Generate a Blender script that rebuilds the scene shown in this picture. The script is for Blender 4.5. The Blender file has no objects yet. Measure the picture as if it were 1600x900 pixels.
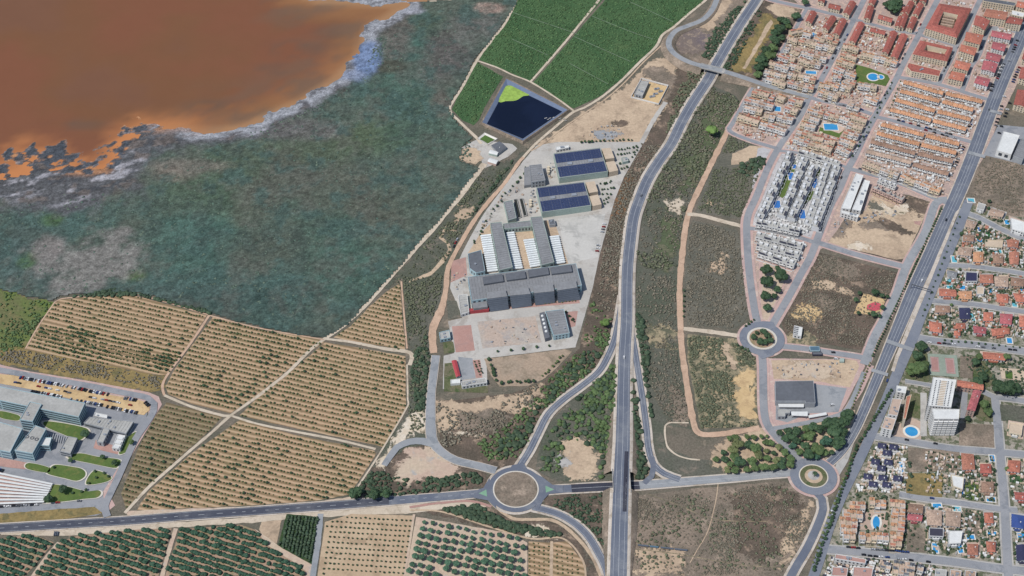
import bpy, bmesh, math, random
import numpy as np
from mathutils import Vector, noise
from mathutils.geometry import tessellate_polygon

# ------------------------------------------------------------------ camera, sky, sun, exposure
sc = bpy.context.scene
COL = sc.collection
FPX, TILT, HC = 2552.0, math.radians(44), 1262.0      # focal length in photo pixels, angle off straight down, height (m)
CY = -HC * math.tan(TILT)
cam = bpy.data.objects.new("camera", bpy.data.cameras.new("camera"))
COL.objects.link(cam)
cam.data.sensor_width = 36.0
cam.data.lens = FPX / 1600 * 36.0
cam.data.clip_start = 5.0
cam.data.clip_end = 60000.0
cam.location = (0, CY, HC)
cam.rotation_euler = (TILT, 0, 0)
sc.camera = cam

SUN_EL, SUN_AZ = math.radians(57), math.radians(237)   # azimuth clockwise from north (+y)
world = bpy.data.worlds.new("World")
sc.world = world
world.use_nodes = True
wn = world.node_tree
wn.nodes.clear()
sky = wn.nodes.new("ShaderNodeTexSky")
sky.sky_type = 'NISHITA'
sky.sun_disc = False
sky.sun_elevation = SUN_EL
sky.sun_rotation = SUN_AZ
sky.altitude = 300
bg = wn.nodes.new("ShaderNodeBackground")
bg.inputs["Strength"].default_value = 0.10
wo = wn.nodes.new("ShaderNodeOutputWorld")
wn.links.new(sky.outputs[0], bg.inputs[0])
wn.links.new(bg.outputs[0], wo.inputs[0])

sun = bpy.data.objects.new("sun", bpy.data.lights.new("sun", 'SUN'))
COL.objects.link(sun)
sun.data.energy = 3.4
sun.data.angle = math.radians(0.53)
sun.data.color = (1.0, 0.955, 0.89)
_toward = Vector((math.sin(SUN_AZ) * math.cos(SUN_EL), math.cos(SUN_AZ) * math.cos(SUN_EL), math.sin(SUN_EL)))
sun.rotation_euler = (-_toward).to_track_quat('-Z', 'Y').to_euler()
sun.location = _toward * 2000

sc.view_settings.view_transform = 'Standard'
sc.view_settings.look = 'None'
sc.view_settings.exposure = 0.12
sc.view_settings.gamma = 1.0
sc.view_settings.use_curve_mapping = False
sc.cycles.max_bounces = 5
sc.cycles.diffuse_bounces = 2
sc.cycles.glossy_bounces = 2
sc.cycles.transparent_max_bounces = 12

# ------------------------------------------------------------------ survey plan -> metres
_ct, _st = math.cos(TILT), math.sin(TILT)
def P(px, py, z=0.0):
    """plan coordinate (read off the aerial photograph) -> x, y in metres at height z"""
    dx, dy = (px - 800) / FPX, (450 - py) / FPX
    k = (HC - z) / (_ct - dy * _st)
    return (dx * k, CY + (_st + dy * _ct) * k)
def PZ(px, py, z=0.0):
    x, y = P(px, py, z)
    return Vector((x, y, z))
def mpp(py):
    return P(801, py)[0]
R = random.Random(7)
NR = np.random.default_rng(11)

# ------------------------------------------------------------------ numpy noise
def _hash(ix, iy, s):
    h = (ix.astype(np.int64) * 374761393 + iy.astype(np.int64) * 668265263 + s * 1442695041) & 0xFFFFFFFF
    h = ((h ^ (h >> 13)) * 1274126177) & 0xFFFFFFFF
    return ((h ^ (h >> 16)) & 0xFFFF) / 65535.0
def vnoise(x, y, s=0):
    ix, iy = np.floor(x), np.floor(y)
    fx, fy = x - ix, y - iy
    fx, fy = fx * fx * (3 - 2 * fx), fy * fy * (3 - 2 * fy)
    a, b = _hash(ix, iy, s), _hash(ix + 1, iy, s)
    c, d = _hash(ix, iy + 1, s), _hash(ix + 1, iy + 1, s)
    return (a * (1 - fx) + b * fx) * (1 - fy) + (c * (1 - fx) + d * fx) * fy
def fbm(x, y, s=0, o=5, g=.55):
    t, a, n = 0, 1.0, 0
    for k in range(o):
        t = t + a * vnoise(x * 2 ** k, y * 2 ** k, s + 17 * k); n += a; a *= g
    return t / n
def sstep(a, b, x):
    t = np.clip((x - a) / (b - a), 0, 1)
    return t * t * (3 - 2 * t)
def inpoly(xy, poly):
    x, y = xy[:, 0], xy[:, 1]
    r = np.zeros(len(xy), bool)
    n = len(poly)
    for i in range(n):
        x0, y0 = poly[i]; x1, y1 = poly[(i + 1) % n]
        if y0 == y1: continue
        c = ((y0 > y) != (y1 > y)) & (x < (x1 - x0) * (y - y0) / (y1 - y0) + x0)
        r ^= c
    return r
def polydist(xy, line):
    """distance of points to an open polyline"""
    best = np.full(len(xy), 1e9)
    for (ax, ay), (bx, by) in zip(line[:-1], line[1:]):
        dx, dy = bx - ax, by - ay
        t = np.clip(((xy[:, 0] - ax) * dx + (xy[:, 1] - ay) * dy) / (dx * dx + dy * dy + 1e-9), 0, 1)
        best = np.minimum(best, np.hypot(xy[:, 0] - ax - t * dx, xy[:, 1] - ay - t * dy))
    return best

# ------------------------------------------------------------------ materials
KALB = 0.80
def lin(c, k=None):
    k = KALB if k is None else k
    return tuple((v / 12.92 if v <= .04045 else ((v + .055) / 1.055) ** 2.4) * k for v in (x / 255 for x in c))
MATS = {}
def _new(name):
    m = bpy.data.materials.new(name); m.use_nodes = True
    nt = m.node_tree; b = nt.nodes["Principled BSDF"]
    MATS[name] = m
    return m, nt, b
def _rgb(nt, c):
    n = nt.nodes.new("ShaderNodeRGB"); n.outputs[0].default_value = (*lin(c), 1); return n.outputs[0]
def _mix(nt, f, a, b, mode='MIX'):
    n = nt.nodes.new("ShaderNodeMix"); n.data_type = 'RGBA'; n.blend_type = mode
    if isinstance(f, (int, float)): n.inputs[0].default_value = f
    else: nt.links.new(f, n.inputs[0])
    nt.links.new(a, n.inputs[6]); nt.links.new(b, n.inputs[7])
    return n.outputs[2]
def _noise(nt, vec, scale, det=5, rough=.6, dist=0.0):
    n = nt.nodes.new("ShaderNodeTexNoise"); n.inputs["Scale"].default_value = scale
    n.inputs["Detail"].default_value = det; n.inputs["Roughness"].default_value = rough
    n.inputs["Distortion"].default_value = dist
    nt.links.new(vec, n.inputs["Vector"]); return n.outputs[0]
def _ramp(nt, f, a, b, lo=0.0, hi=1.0):
    n = nt.nodes.new("ShaderNodeMapRange"); n.inputs[1].default_value = a; n.inputs[2].default_value = b
    n.inputs[3].default_value = lo; n.inputs[4].default_value = hi; n.interpolation_type = 'SMOOTHSTEP'
    nt.links.new(f, n.inputs[0]); return n.outputs[0]
def _pos(nt):
    return nt.nodes.new("ShaderNodeNewGeometry").outputs["Position"]
def _valmul(nt, col, f):
    n = nt.nodes.new("ShaderNodeVectorMath"); n.operation = 'SCALE'
    nt.links.new(col, n.inputs[0]); nt.links.new(f, n.inputs["Scale"]); return n.outputs[0]
def _bump(nt, b, f, strength, dist):
    n = nt.nodes.new("ShaderNodeBump"); n.inputs["Strength"].default_value = strength; n.inputs["Distance"].default_value = dist
    nt.links.new(f, n.inputs["Height"]); nt.links.new(n.outputs[0], b.inputs["Normal"])
def soil(name, c1, c2, c3, s1=.012, s2=.06, s3=.45, speck=.25, t=(.5, .62), bump=.0, attr=None, rough=.95, t1=(.4, .6)):
    """ground-like: two broad tones, patches of a third, fine grain"""
    m, nt, b = _new(name)
    p = _pos(nt)
    c = _mix(nt, _ramp(nt, _noise(nt, p, s1, 6, .65, .3), *t1), _rgb(nt, c1), _rgb(nt, c2))
    c = _mix(nt, _ramp(nt, _noise(nt, p, s2, 7, .7, .4), *t), c, _rgb(nt, c3))
    g = _noise(nt, p, s3, 5, .75)
    c = _valmul(nt, c, _ramp(nt, g, .25, .75, 1 - speck, 1 + speck))
    nt.links.new(c, b.inputs["Base Color"])
    b.inputs["Roughness"].default_value = rough
    b.inputs["Specular IOR Level"].default_value = .15
    if bump: _bump(nt, b, g, bump, 1.2)
    return m
def flat(name, c, rough=.8, speck=.10, s=.35, rnd=0.0, spec=.25, metal=0.0, big=.06, hue=0.0, k=None):
    """painted or built surface: one tone with grain and weathering; rnd varies it from thing to thing"""
    m, nt, b = _new(name)
    p = _pos(nt)
    col = nt.nodes.new("ShaderNodeRGB"); col.outputs[0].default_value = (*lin(c, k), 1)
    f = _ramp(nt, _noise(nt, p, s, 5, .7), .25, .75, 1 - speck, 1 + speck)
    o = _valmul(nt, col.outputs[0], f)
    f2 = _ramp(nt, _noise(nt, p, .04, 4, .6), .3, .7, 1 - big, 1 + big)
    o = _valmul(nt, o, f2)
    if rnd or hue:
        oi = nt.nodes.new("ShaderNodeObjectInfo")
        if hue:
            h = nt.nodes.new("ShaderNodeHueSaturation")
            nt.links.new(_ramp(nt, oi.outputs["Random"], 0, 1, .5 - hue, .5 + hue), h.inputs["Hue"])
            nt.links.new(o, h.inputs["Color"]); o = h.outputs[0]
        mm = nt.nodes.new("ShaderNodeMath"); mm.operation = 'FRACT'
        m3 = nt.nodes.new("ShaderNodeMath"); m3.operation = 'MULTIPLY'; m3.inputs[1].default_value = 7.31
        nt.links.new(oi.outputs["Random"], m3.inputs[0]); nt.links.new(m3.outputs[0], mm.inputs[0])
        o = _valmul(nt, o, _ramp(nt, mm.outputs[0], 0, 1, 1 - rnd, 1 + rnd))
    nt.links.new(o, b.inputs["Base Color"])
    b.inputs["Roughness"].default_value = rough
    b.inputs["Specular IOR Level"].default_value = spec
    b.inputs["Metallic"].default_value = metal
    return m
def leafmat(name, c1, c2, s=.5, rnd=.18, tone=False):
    m, nt, b = _new(name)
    p = _pos(nt)
    o = _mix(nt, _ramp(nt, _noise(nt, p, s, 4, .7), .35, .65), _rgb(nt, c1), _rgb(nt, c2))
    if tone:
        a = nt.nodes.new("ShaderNodeAttribute"); a.attribute_name = "tone"
        o = _valmul(nt, o, a.outputs["Fac"])
    else:
        oi = nt.nodes.new("ShaderNodeObjectInfo")
        o = _valmul(nt, o, _ramp(nt, oi.outputs["Random"], 0, 1, 1 - rnd, 1 + rnd))
    nt.links.new(o, b.inputs["Base Color"])
    b.inputs["Roughness"].default_value = .7
    b.inputs["Specular IOR Level"].default_value = .2
    return m
def tilemat(name, c, rnd=.12, s=2.2):
    """clay roof tiles: fine courses and blotchy weathering"""
    m, nt, b = _new(name)
    p = _pos(nt)
    o = _mix(nt, _ramp(nt, _noise(nt, p, .5, 5, .75), .3, .7), _rgb(nt, tuple(v * .80 for v in c)), _rgb(nt, tuple(min(255, v * 1.10) for v in c)))
    o = _mix(nt, _ramp(nt, _noise(nt, p, .18, 4, .7), .56, .72, 0, .5), o, _rgb(nt, (150, 128, 112)))
    g = _noise(nt, p, s, 3, .6)
    o = _valmul(nt, o, _ramp(nt, g, .3, .7, .85, 1.12))
    oi = nt.nodes.new("ShaderNodeObjectInfo")
    o = _valmul(nt, o, _ramp(nt, oi.outputs["Random"], 0, 1, 1 - rnd, 1 + rnd))
    nt.links.new(o, b.inputs["Base Color"])
    b.inputs["Roughness"].default_value = .85
    b.inputs["Specular IOR Level"].default_value = .2
    _bump(nt, b, g, .5, .2)
    return m
def watermat(name, c, c2=None, rough=.12, s=.02, spec=.4):
    m, nt, b = _new(name)
    p = _pos(nt)
    o = _mix(nt, _ramp(nt, _noise(nt, p, s, 5, .6, .6), .35, .65), _rgb(nt, c), _rgb(nt, c2 or c))
    nt.links.new(o, b.inputs["Base Color"])
    b.inputs["Roughness"].default_value = rough
    b.inputs["Specular IOR Level"].default_value = spec
    _bump(nt, b, _noise(nt, p, .35, 4, .6), .05, .4)
    return m

# ------------------------------------------------------------------ object helpers
def link(o, parent=None):
    COL.objects.link(o)
    if parent is not None: o.parent = parent
    return o
def tag(o, label=None, cat=None, group=None, kind=None):
    if label: o["label"] = label
    if cat: o["category"] = cat
    if group: o["group"] = group
    if kind: o["kind"] = kind
    return o
def empty(name, loc, rz=0.0):
    o = bpy.data.objects.new(name, None); o.location = loc; o.rotation_euler = (0, 0, rz)
    o.empty_display_size = .5
    return link(o)
def npmesh(name, V, F, mats, parent=None, tone=None, fm=None):
    """V (n,3), F (m,3) or (m,4) -> one mesh object"""
    V = np.asarray(V, np.float32); F = np.asarray(F, np.int32)
    me = bpy.data.meshes.new(name)
    k = F.shape[1]
    me.vertices.add(len(V)); me.vertices.foreach_set("co", V.ravel())
    me.loops.add(F.size); me.loops.foreach_set("vertex_index", F.ravel())
    me.polygons.add(len(F)); me.polygons.foreach_set("loop_start", np.arange(0, F.size, k, dtype=np.int32))
    for m in mats: me.materials.append(m)
    if fm is not None: me.polygons.foreach_set("material_index", np.asarray(fm, np.int32))
    me.update(calc_edges=True)
    if tone is not None:
        a = me.attributes.new("tone", 'FLOAT', 'POINT'); a.data.foreach_set("value", np.asarray(tone, np.float32))
    return link(bpy.data.objects.new(name, me), parent)
class MB:
    """collects faces; build() links them as one mesh object"""
    def __init__(s): s.v, s.f, s.m = [], [], []
    def poly(s, pts, mi=0):
        n = len(s.v); s.v += [tuple(p) for p in pts]; s.f.append(tuple(range(n, n + len(pts)))); s.m.append(mi)
    def box(s, x0, x1, y0, y1, z0, z1, mi=0, top=None):
        t = mi if top is None else top
        a, b, c, d = (x0, y0), (x1, y0), (x1, y1), (x0, y1)
        s.prism([a, b, c, d], z0, z1, mi, t)
    def prism(s, pts, z0, z1, mi=0, top=None, bottom=False):
        """pts counter-clockwise"""
        n = len(s.v); k = len(pts)
        s.v += [(p[0], p[1], z0) for p in pts] + [(p[0], p[1], z1) for p in pts]
        for i in range(k):
            j = (i + 1) % k
            s.f.append((n + i, n + j, n + k + j, n + k + i)); s.m.append(mi)
        if top != -1:
            s.f.append(tuple(range(n + k, n + 2 * k))); s.m.append(mi if top is None else top)
        if bottom: s.f.append(tuple(range(n + k - 1, n - 1, -1))); s.m.append(mi)
    def obox(s, c, ux, hx, hy, z0, z1, mi=0, top=None):
        """box turned along unit vector ux, half sizes hx, hy"""
        uy = (-ux[1], ux[0])
        q = [(c[0] + a * hx * ux[0] + b * hy * uy[0], c[1] + a * hx * ux[1] + b * hy * uy[1]) for a, b in ((-1, -1), (1, -1), (1, 1), (-1, 1))]
        s.prism(q, z0, z1, mi, top)
    def mesh(s, name, mats):
        me = bpy.data.meshes.new(name); me.from_pydata(s.v, [], s.f)
        for m in mats: me.materials.append(m)
        if len(mats) > 1: me.polygons.foreach_set("material_index", s.m)
        me.update(); return me
    def build(s, name, mats, parent=None):
        if not isinstance(mats, (list, tuple)): mats = [mats]
        return link(bpy.data.objects.new(name, s.mesh(name, mats)), parent)
def ccw(pts):
    a = sum(p[0] * q[1] - q[0] * p[1] for p, q in zip(pts, pts[1:] + pts[:1]))
    return pts if a > 0 else pts[::-1]
def inst(me, name, parent=None, loc=None, rz=None):
    o = bpy.data.objects.new(name, me)
    if loc is not None: o.location = loc
    if rz is not None: o.rotation_euler = (0, 0, rz)
    return link(o, parent)
def od(i):
    i = int(i)
    w = "zeroth first second third fourth fifth sixth seventh eighth ninth tenth eleventh twelfth".split()
    if i < len(w): return w[i]
    return f"{i}th" if 10 <= i % 100 <= 20 else f"{i}" + {1: "st", 2: "nd", 3: "rd"}.get(i % 10, "th")

def crspline(pts, step=6.0, closed=False):
    """Catmull-Rom through points (tuples of any dimension), resampled roughly every step metres"""
    n = len(pts); out = []
    rng = range(n) if closed else range(n - 1)
    for i in rng:
        if closed: p0, p1, p2, p3 = (pts[(i + k) % n] for k in (-1, 0, 1, 2))
        else: p0, p1, p2, p3 = pts[max(i - 1, 0)], pts[i], pts[i + 1], pts[min(i + 2, n - 1)]
        L = math.hypot(p2[0] - p1[0], p2[1] - p1[1]); k = max(1, int(L / step))
        for j in range(k):
            t = j / k; t2, t3 = t * t, t * t * t
            out.append(tuple(.5 * (2 * b + (c - a) * t + (2 * a - 5 * b + 4 * c - d) * t2 + (3 * b - a - 3 * c + d) * t3) for a, b, c, d in zip(p0, p1, p2, p3)))
    if not closed: out.append(tuple(pts[-1]))
    return out
def wpoly(pts, z=0.0, smooth=False, rough=0.0, step=4.0, seed=0):
    w = [P(x, y, z) for x, y in pts]
    if smooth: w = crspline(w, step, True)
    elif rough:
        o = []
        for a, b in zip(w, w[1:] + w[:1]):
            L = math.hypot(b[0] - a[0], b[1] - a[1]); k = max(1, int(L / step))
            o += [(a[0] + (b[0] - a[0]) * j / k, a[1] + (b[1] - a[1]) * j / k) for j in range(k)]
        w = o
    if rough:
        o = []
        for x, y in w:
            a = noise.noise(Vector((x * .09, y * .09, seed))) + .6 * noise.noise(Vector((x * .3, y * .3, seed + 5)))
            b = noise.noise(Vector((x * .09, y * .09, seed + 31))) + .6 * noise.noise(Vector((x * .3, y * .3, seed + 47)))
            o.append((x + a * rough, y + b * rough))
        w = o
    return ccw(w)
_pz = [0.0]
def edgy(mat):
    """the same ground cover, thinning out raggedly towards its border"""
    nm = mat.name + "_ragged"
    if nm in MATS: return MATS[nm]
    m = mat.copy(); m.name = nm; MATS[nm] = m; nt = m.node_tree
    out = nt.nodes["Material Output"]; b = nt.nodes["Principled BSDF"]
    a = nt.nodes.new("ShaderNodeAttribute"); a.attribute_name = "edge"
    s = nt.nodes.new("ShaderNodeMath"); s.operation = 'ADD'
    nt.links.new(_ramp(nt, _noise(nt, _pos(nt), .055, 9, .74, .5), .25, .75, -.48, .48), s.inputs[0]); nt.links.new(a.outputs["Fac"], s.inputs[1])
    t = nt.nodes.new("ShaderNodeBsdfTransparent"); x = nt.nodes.new("ShaderNodeMixShader")
    nt.links.new(_ramp(nt, s.outputs[0], .42, .58), x.inputs[0]); nt.links.new(t.outputs[0], x.inputs[1]); nt.links.new(b.outputs[0], x.inputs[2]); nt.links.new(x.outputs[0], out.inputs[0])
    return m
def ragged(name, pts, mat, z, fade):
    w = [P(*p) for p in pts]; lo, hi = np.min(w, 0) - fade, np.max(w, 0) + fade; c = 3.5
    X, Y = np.meshgrid(np.arange(lo[0], hi[0] + c, c), np.arange(lo[1], hi[1] + c, c)); q = np.stack([X.ravel(), Y.ravel()], 1)
    d = polydist(q, w + w[:1]); d[~inpoly(q, w)] *= -1
    e = np.clip(.5 + d / (2 * fade), 0, 1); n = np.arange(len(q)).reshape(X.shape)
    F = np.stack([n[:-1, :-1], n[:-1, 1:], n[1:, 1:], n[1:, :-1]], -1).reshape(-1, 4); F = F[(e[F] > .02).any(1)]
    u, iv = np.unique(F, return_inverse=True)
    o = npmesh(name, np.concatenate([q[u], np.full((len(u), 1), z)], 1), iv.reshape(-1, 4), [edgy(mat)])
    at = o.data.attributes.new("edge", 'FLOAT', 'POINT'); at.data.foreach_set("value", e[u].astype(np.float32))
    return o
def patch(name, pts, mat, z=None, rough=1.5, smooth=False, kind="structure", label=None, parent=None, step=4.0):
    """a sheet of ground cover, each a little above the one laid before"""
    if z is None:
        _pz[0] += 1; z = .05 + .0019 * _pz[0]
    if rough >= 1.5 and parent is None and not smooth: return tag(ragged(name, pts, mat, z, 3.5 + rough * 2.2), label, None, None, kind)
    w = wpoly(pts, 0, smooth, rough, step, seed=len(pts) * 3.7 + pts[0][0])
    tri = tessellate_polygon([[Vector((x, y, 0)) for x, y in w]])
    me = bpy.data.meshes.new(name)
    me.from_pydata([(x, y, z) for x, y in w], [], [tuple(t) for t in tri]); me.update()
    up = me.polygons[0].normal.z if me.polygons else 1
    if up < 0: me.flip_normals()
    me.materials.append(mat)
    o = link(bpy.data.objects.new(name, me), parent)
    if parent is None: tag(o, label, None, None, kind)
    return o
_rz = [0]
def ribbon_np(line, wid, z=None, off=0.0):
    """line of (x,y[,z]) metres -> verts, quads of a strip; wid number or list"""
    n = len(line); V = []; 
    for i, p in enumerate(line):
        a, b = line[max(i - 1, 0)], line[min(i + 1, n - 1)]
        dx, dy = b[0] - a[0], b[1] - a[1]; L = math.hypot(dx, dy) or 1
        nx, ny = -dy / L, dx / L
        w = (wid[i] if isinstance(wid, (list, tuple)) else wid) / 2
        zz = (p[2] if len(p) > 2 else 0) + (z or 0)
        V += [(p[0] + nx * (off + w), p[1] + ny * (off + w), zz), (p[0] + nx * (off - w), p[1] + ny * (off - w), zz)]
    F = [(2 * i + 1, 2 * i + 3, 2 * i + 2, 2 * i) for i in range(n - 1)]
    return V, F
ROADS = {}
LANES = []
def road(name, pts, wid, mat, key=None, side=0, sidemat=None, lines="", step=6.0, z=None, kind="structure", smooth=True, linem=None):
    """pts (px,py[,height]); side = width of the pavement or verge strip on both sides"""
    if z is None:
        _rz[0] += 1; z = .62 + .006 * _rz[0]
    w = [(*P(p[0], p[1], p[2] if len(p) > 2 else 0), p[2] if len(p) > 2 else 0) for p in pts]
    line = crspline(w, step) if smooth else w
    if isinstance(wid, (list, tuple)):
        n = len(line); ww = [float(np.interp(i / (n - 1), np.linspace(0, 1, len(wid)), wid)) for i in range(n)]
    else: ww = wid
    if name == "path":      # worn tracks are never of one width
        line = crspline([tuple(p) for p in line], 2.5); n = len(line); base_w = [float(np.interp(i / (n - 1), np.linspace(0, 1, len(ww)), ww)) for i in range(n)] if isinstance(ww, list) else [ww] * n
        ww = [b_ * (1 + .22 * noise.noise(Vector((p[0] * .12, p[1] * .12, 3))) + .16 * noise.noise(Vector((p[0] * .4, p[1] * .4, 9)))) for b_, p in zip(base_w, line)]
    V, F = ribbon_np(line, ww, z)
    o = npmesh(name, V, F, [mat]); tag(o, kind=kind)
    if side:
        _pz[0] += .3
        V, F = ribbon_np(line, [x + 2 * side for x in ww] if isinstance(ww, list) else ww + 2 * side, .4507 + .0021 * _rz[0])
        s = npmesh("pavement", V, F, [sidemat]); tag(s, kind=kind)
    lm = linem or MATS["paint"]
    wmin = min(ww) if isinstance(ww, list) else ww
    def strip(off, w=.32):
        V, F = ribbon_np(line, w, z + .004, off); return V, F
    def put(VF):
        if VF[1]: npmesh("lane_marking", VF[0], VF[1], [lm], o)
    if "e" in lines:
        for s in (-1, 1): put(strip(s * (wmin / 2 - .9), .24))
    if "c" in lines: put(strip(0, .30))
    if "d" in lines:
        fine = crspline([tuple(p) for p in line], 3.0)
        V, F = ribbon_np(fine, .34, z + .004)
        put((V, [f for i, f in enumerate(F) if i % 3 == 0]))
    ROADS[key or name] = line; LANES.append(([(p[0], p[1]) for p in line], (max(ww) if isinstance(ww, list) else ww) / 2 + side * .6))
    return o
def disc(name, px, py, r, mat, z, parent=None, kind="structure", n=64, r0=0.0):
    x, y = P(px, py); V, F = [], []
    a = np.linspace(0, 2 * math.pi, n, endpoint=False)
    if r0:
        V = [(x + r * math.cos(t), y + r * math.sin(t), z) for t in a] + [(x + r0 * math.cos(t), y + r0 * math.sin(t), z) for t in a]
        F = [(i, (i + 1) % n, n + (i + 1) % n, n + i) for i in range(n)]
        o = npmesh(name, V, F, [mat], parent)
    else:
        m = MB(); m.poly([(x + r * math.cos(t), y + r * math.sin(t), z) for t in a]); o = m.build(name, mat, parent)
    if parent is None: tag(o, kind=kind)
    return o
# ------------------------------------------------------------------ material list
flat("paint", (186, 190, 194), speck=.3, s=1.2)
soil("scrub", (122, 114, 102), (104, 102, 90), (152, 138, 122), s1=.02, s2=.05, s3=.5, speck=.34, t=(.55, .7))
soil("scrub_green", (104, 104, 94), (92, 97, 84), (136, 126, 114), s1=.02, s2=.05, s3=.5, speck=.36, t=(.54, .7))
soil("scrub_dark", (114, 101, 90), (96, 88, 78), (162, 142, 124), s1=.03, s2=.05, s3=.5, speck=.36, t=(.52, .66))
soil("scrub_brown", (144, 130, 116), (122, 113, 101), (168, 152, 136), s1=.03, s2=.05, s3=.5, speck=.34, t=(.5, .68))
soil("scrub_grey", (116, 113, 102), (102, 102, 92), (144, 135, 120), s1=.02, s2=.05, s3=.5, speck=.32, t=(.58, .7))
soil("scrub_pale", (176, 160, 132), (148, 139, 114), (106, 106, 88), s1=.03, s2=.12, s3=.5, speck=.28, t=(.46, .56))
soil("dry_grass", (156, 136, 92), (136, 122, 84), (116, 110, 78), s1=.03, s2=.08, s3=.4, speck=.25)
soil("bare", (204, 182, 156), (190, 168, 144), (162, 144, 124), s1=.03, s2=.06, s3=.35, speck=.18, t=(.5, .7))
soil("bare_pink", (200, 176, 158), (204, 186, 164), (182, 178, 172), s1=.03, s2=.07, s3=.3, speck=.14, t=(.55, .68))
soil("sand", (218, 190, 146), (208, 180, 136), (192, 164, 126), s1=.05, s2=.1, s3=.4, speck=.07)
soil("dirt_path", (210, 180, 156), (200, 170, 146), (186, 158, 136), s1=.03, s2=.1, s3=.5, speck=.12)
soil("pale_path", (214, 200, 180), (204, 190, 170), (188, 174, 154), s1=.03, s2=.1, s3=.5, speck=.10)
soil("rock_pale", (226, 214, 196), (212, 196, 172), (128, 120, 100), s1=.05, s2=.1, s3=.4, speck=.16, t=(.55, .62))
ROWDIR = {}
def rowframe(a, b, spacing):
    """unit vector along the planting rows, its normal, and the row spacing in metres"""
    (x0, y0), (x1, y1) = P(*a), P(*b); L = math.hypot(x1 - x0, y1 - y0); u = ((x1 - x0) / L, (y1 - y0) / L)
    return u, (-u[1], u[0]), spacing
def rowsoil(name, fr, tilled, bare_c, *args, **kw):
    """soil worked in strips along the rows: a darker planted strip, pale wheel tracks between"""
    m = soil(name, *args, **kw); nt = m.node_tree; b = nt.nodes["Principled BSDF"]
    src = b.inputs["Base Color"].links[0].from_socket
    d = nt.nodes.new("ShaderNodeVectorMath"); d.operation = 'DOT_PRODUCT'; d.inputs[1].default_value = (fr[1][0], fr[1][1], 0)
    p = _pos(nt); nt.links.new(p, d.inputs[0])
    w = nt.nodes.new("ShaderNodeMath"); w.operation = 'MULTIPLY_ADD'; w.inputs[1].default_value = 1.6; nt.links.new(_noise(nt, p, .25, 4, .7), w.inputs[0]); nt.links.new(d.outputs["Value"], w.inputs[2])
    k = nt.nodes.new("ShaderNodeMath"); k.operation = 'MULTIPLY'; k.inputs[1].default_value = 2 * math.pi / fr[2]; nt.links.new(w.outputs[0], k.inputs[0])
    c = nt.nodes.new("ShaderNodeMath"); c.operation = 'COSINE'; nt.links.new(k.outputs[0], c.inputs[0])
    o = _mix(nt, _ramp(nt, c.outputs[0], -.1, .8, 0, .75), src, _rgb(nt, tilled))
    o = _mix(nt, _ramp(nt, c.outputs[0], -.35, -.9, 0, .7), o, _rgb(nt, bare_c))
    nt.links.new(o, b.inputs["Base Color"]); return m
FR_O = rowframe((300, 600), (400, 624), 5.9)
FR_G = rowframe((120, 850), (250, 892), 6.3)
FR_N = rowframe((510, 850), (640, 858), 5.9)
FR_C = rowframe((660, 830), (790, 853), 8.0)
rowsoil("orchard_soil", FR_O, (126, 112, 86), (204, 178, 148), (180, 150, 120), (168, 144, 112), (142, 132, 98), s1=.02, s2=.06, s3=.4, speck=.16, t=(.55, .72))
rowsoil("orchard_soil_dark", FR_O, (112, 98, 76), (166, 148, 120), (140, 124, 98), (130, 120, 94), (116, 114, 80), s1=.02, s2=.06, s3=.4, speck=.2)
soil("grove_soil", (178, 152, 132), (168, 142, 120), (150, 138, 108), s1=.02, s2=.06, s3=.4, speck=.14)
soil("nursery_soil", (200, 178, 150), (192, 168, 140), (176, 154, 128), s1=.02, s2=.06, s3=.4, speck=.1)
soil("crop", (80, 108, 72), (70, 100, 66), (104, 120, 80), s1=.02, s2=.035, s3=.7, speck=.4, t=(.56, .78))
soil("lawn", (100, 120, 66), (90, 112, 62), (114, 122, 72), s1=.05, s2=.12, s3=.6, speck=.16)
soil("garden", (100, 106, 76), (118, 114, 92), (80, 96, 62), s1=.05, s2=.12, s3=.6, speck=.3)
soil("asphalt", (108, 115, 129), (117, 123, 135), (128, 133, 142), s1=.03, s2=.06, s3=.8, speck=.08)
soil("asphalt_dark", (80, 84, 97), (88, 92, 103), (98, 101, 110), s1=.03, s2=.06, s3=.8, speck=.1)
soil("asphalt_new", (66, 68, 80), (72, 74, 86), (78, 80, 90), s1=.03, s2=.06, s3=.8, speck=.08)
soil("asphalt_pale", (154, 158, 162), (164, 167, 170), (142, 147, 152), s1=.03, s2=.06, s3=.8, speck=.08)
soil("street", (150, 153, 158), (158, 160, 164), (138, 142, 148), s1=.03, s2=.06, s3=.8, speck=.08)
soil("pavement_pink", (202, 172, 164), (192, 166, 160), (210, 190, 178), s1=.04, s2=.08, s3=.8, speck=.12)
soil("verge", (208, 198, 186), (198, 188, 176), (178, 166, 150), s1=.04, s2=.08, s3=.8, speck=.15)
soil("plant_slab", (198, 194, 187), (188, 185, 179), (174, 168, 160), s1=.02, s2=.05, s3=.4, speck=.07)
soil("plant_lot", (206, 204, 198), (196, 194, 188), (180, 179, 174), s1=.02, s2=.05, s3=.4, speck=.07)
soil("brick_plaza", (182, 144, 134), (188, 152, 142), (174, 142, 134), s1=.04, s2=.08, s3=.8, speck=.12)
soil("urban", (188, 166, 156), (176, 158, 150), (206, 180, 164), s1=.05, s2=.2, s3=.9, speck=.24, t=(.5, .58))
soil("urban_white", (200, 198, 198), (188, 186, 188), (176, 172, 172), s1=.04, s2=.09, s3=.7, speck=.14)
soil("villa_yard", (170, 162, 150), (150, 146, 132), (100, 106, 84), s1=.06, s2=.14, s3=.8, speck=.26, t=(.45, .55))
soil("concrete", (190, 188, 184), (180, 178, 174), (168, 166, 162), s1=.05, s2=.1, s3=.8, speck=.08)
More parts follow.
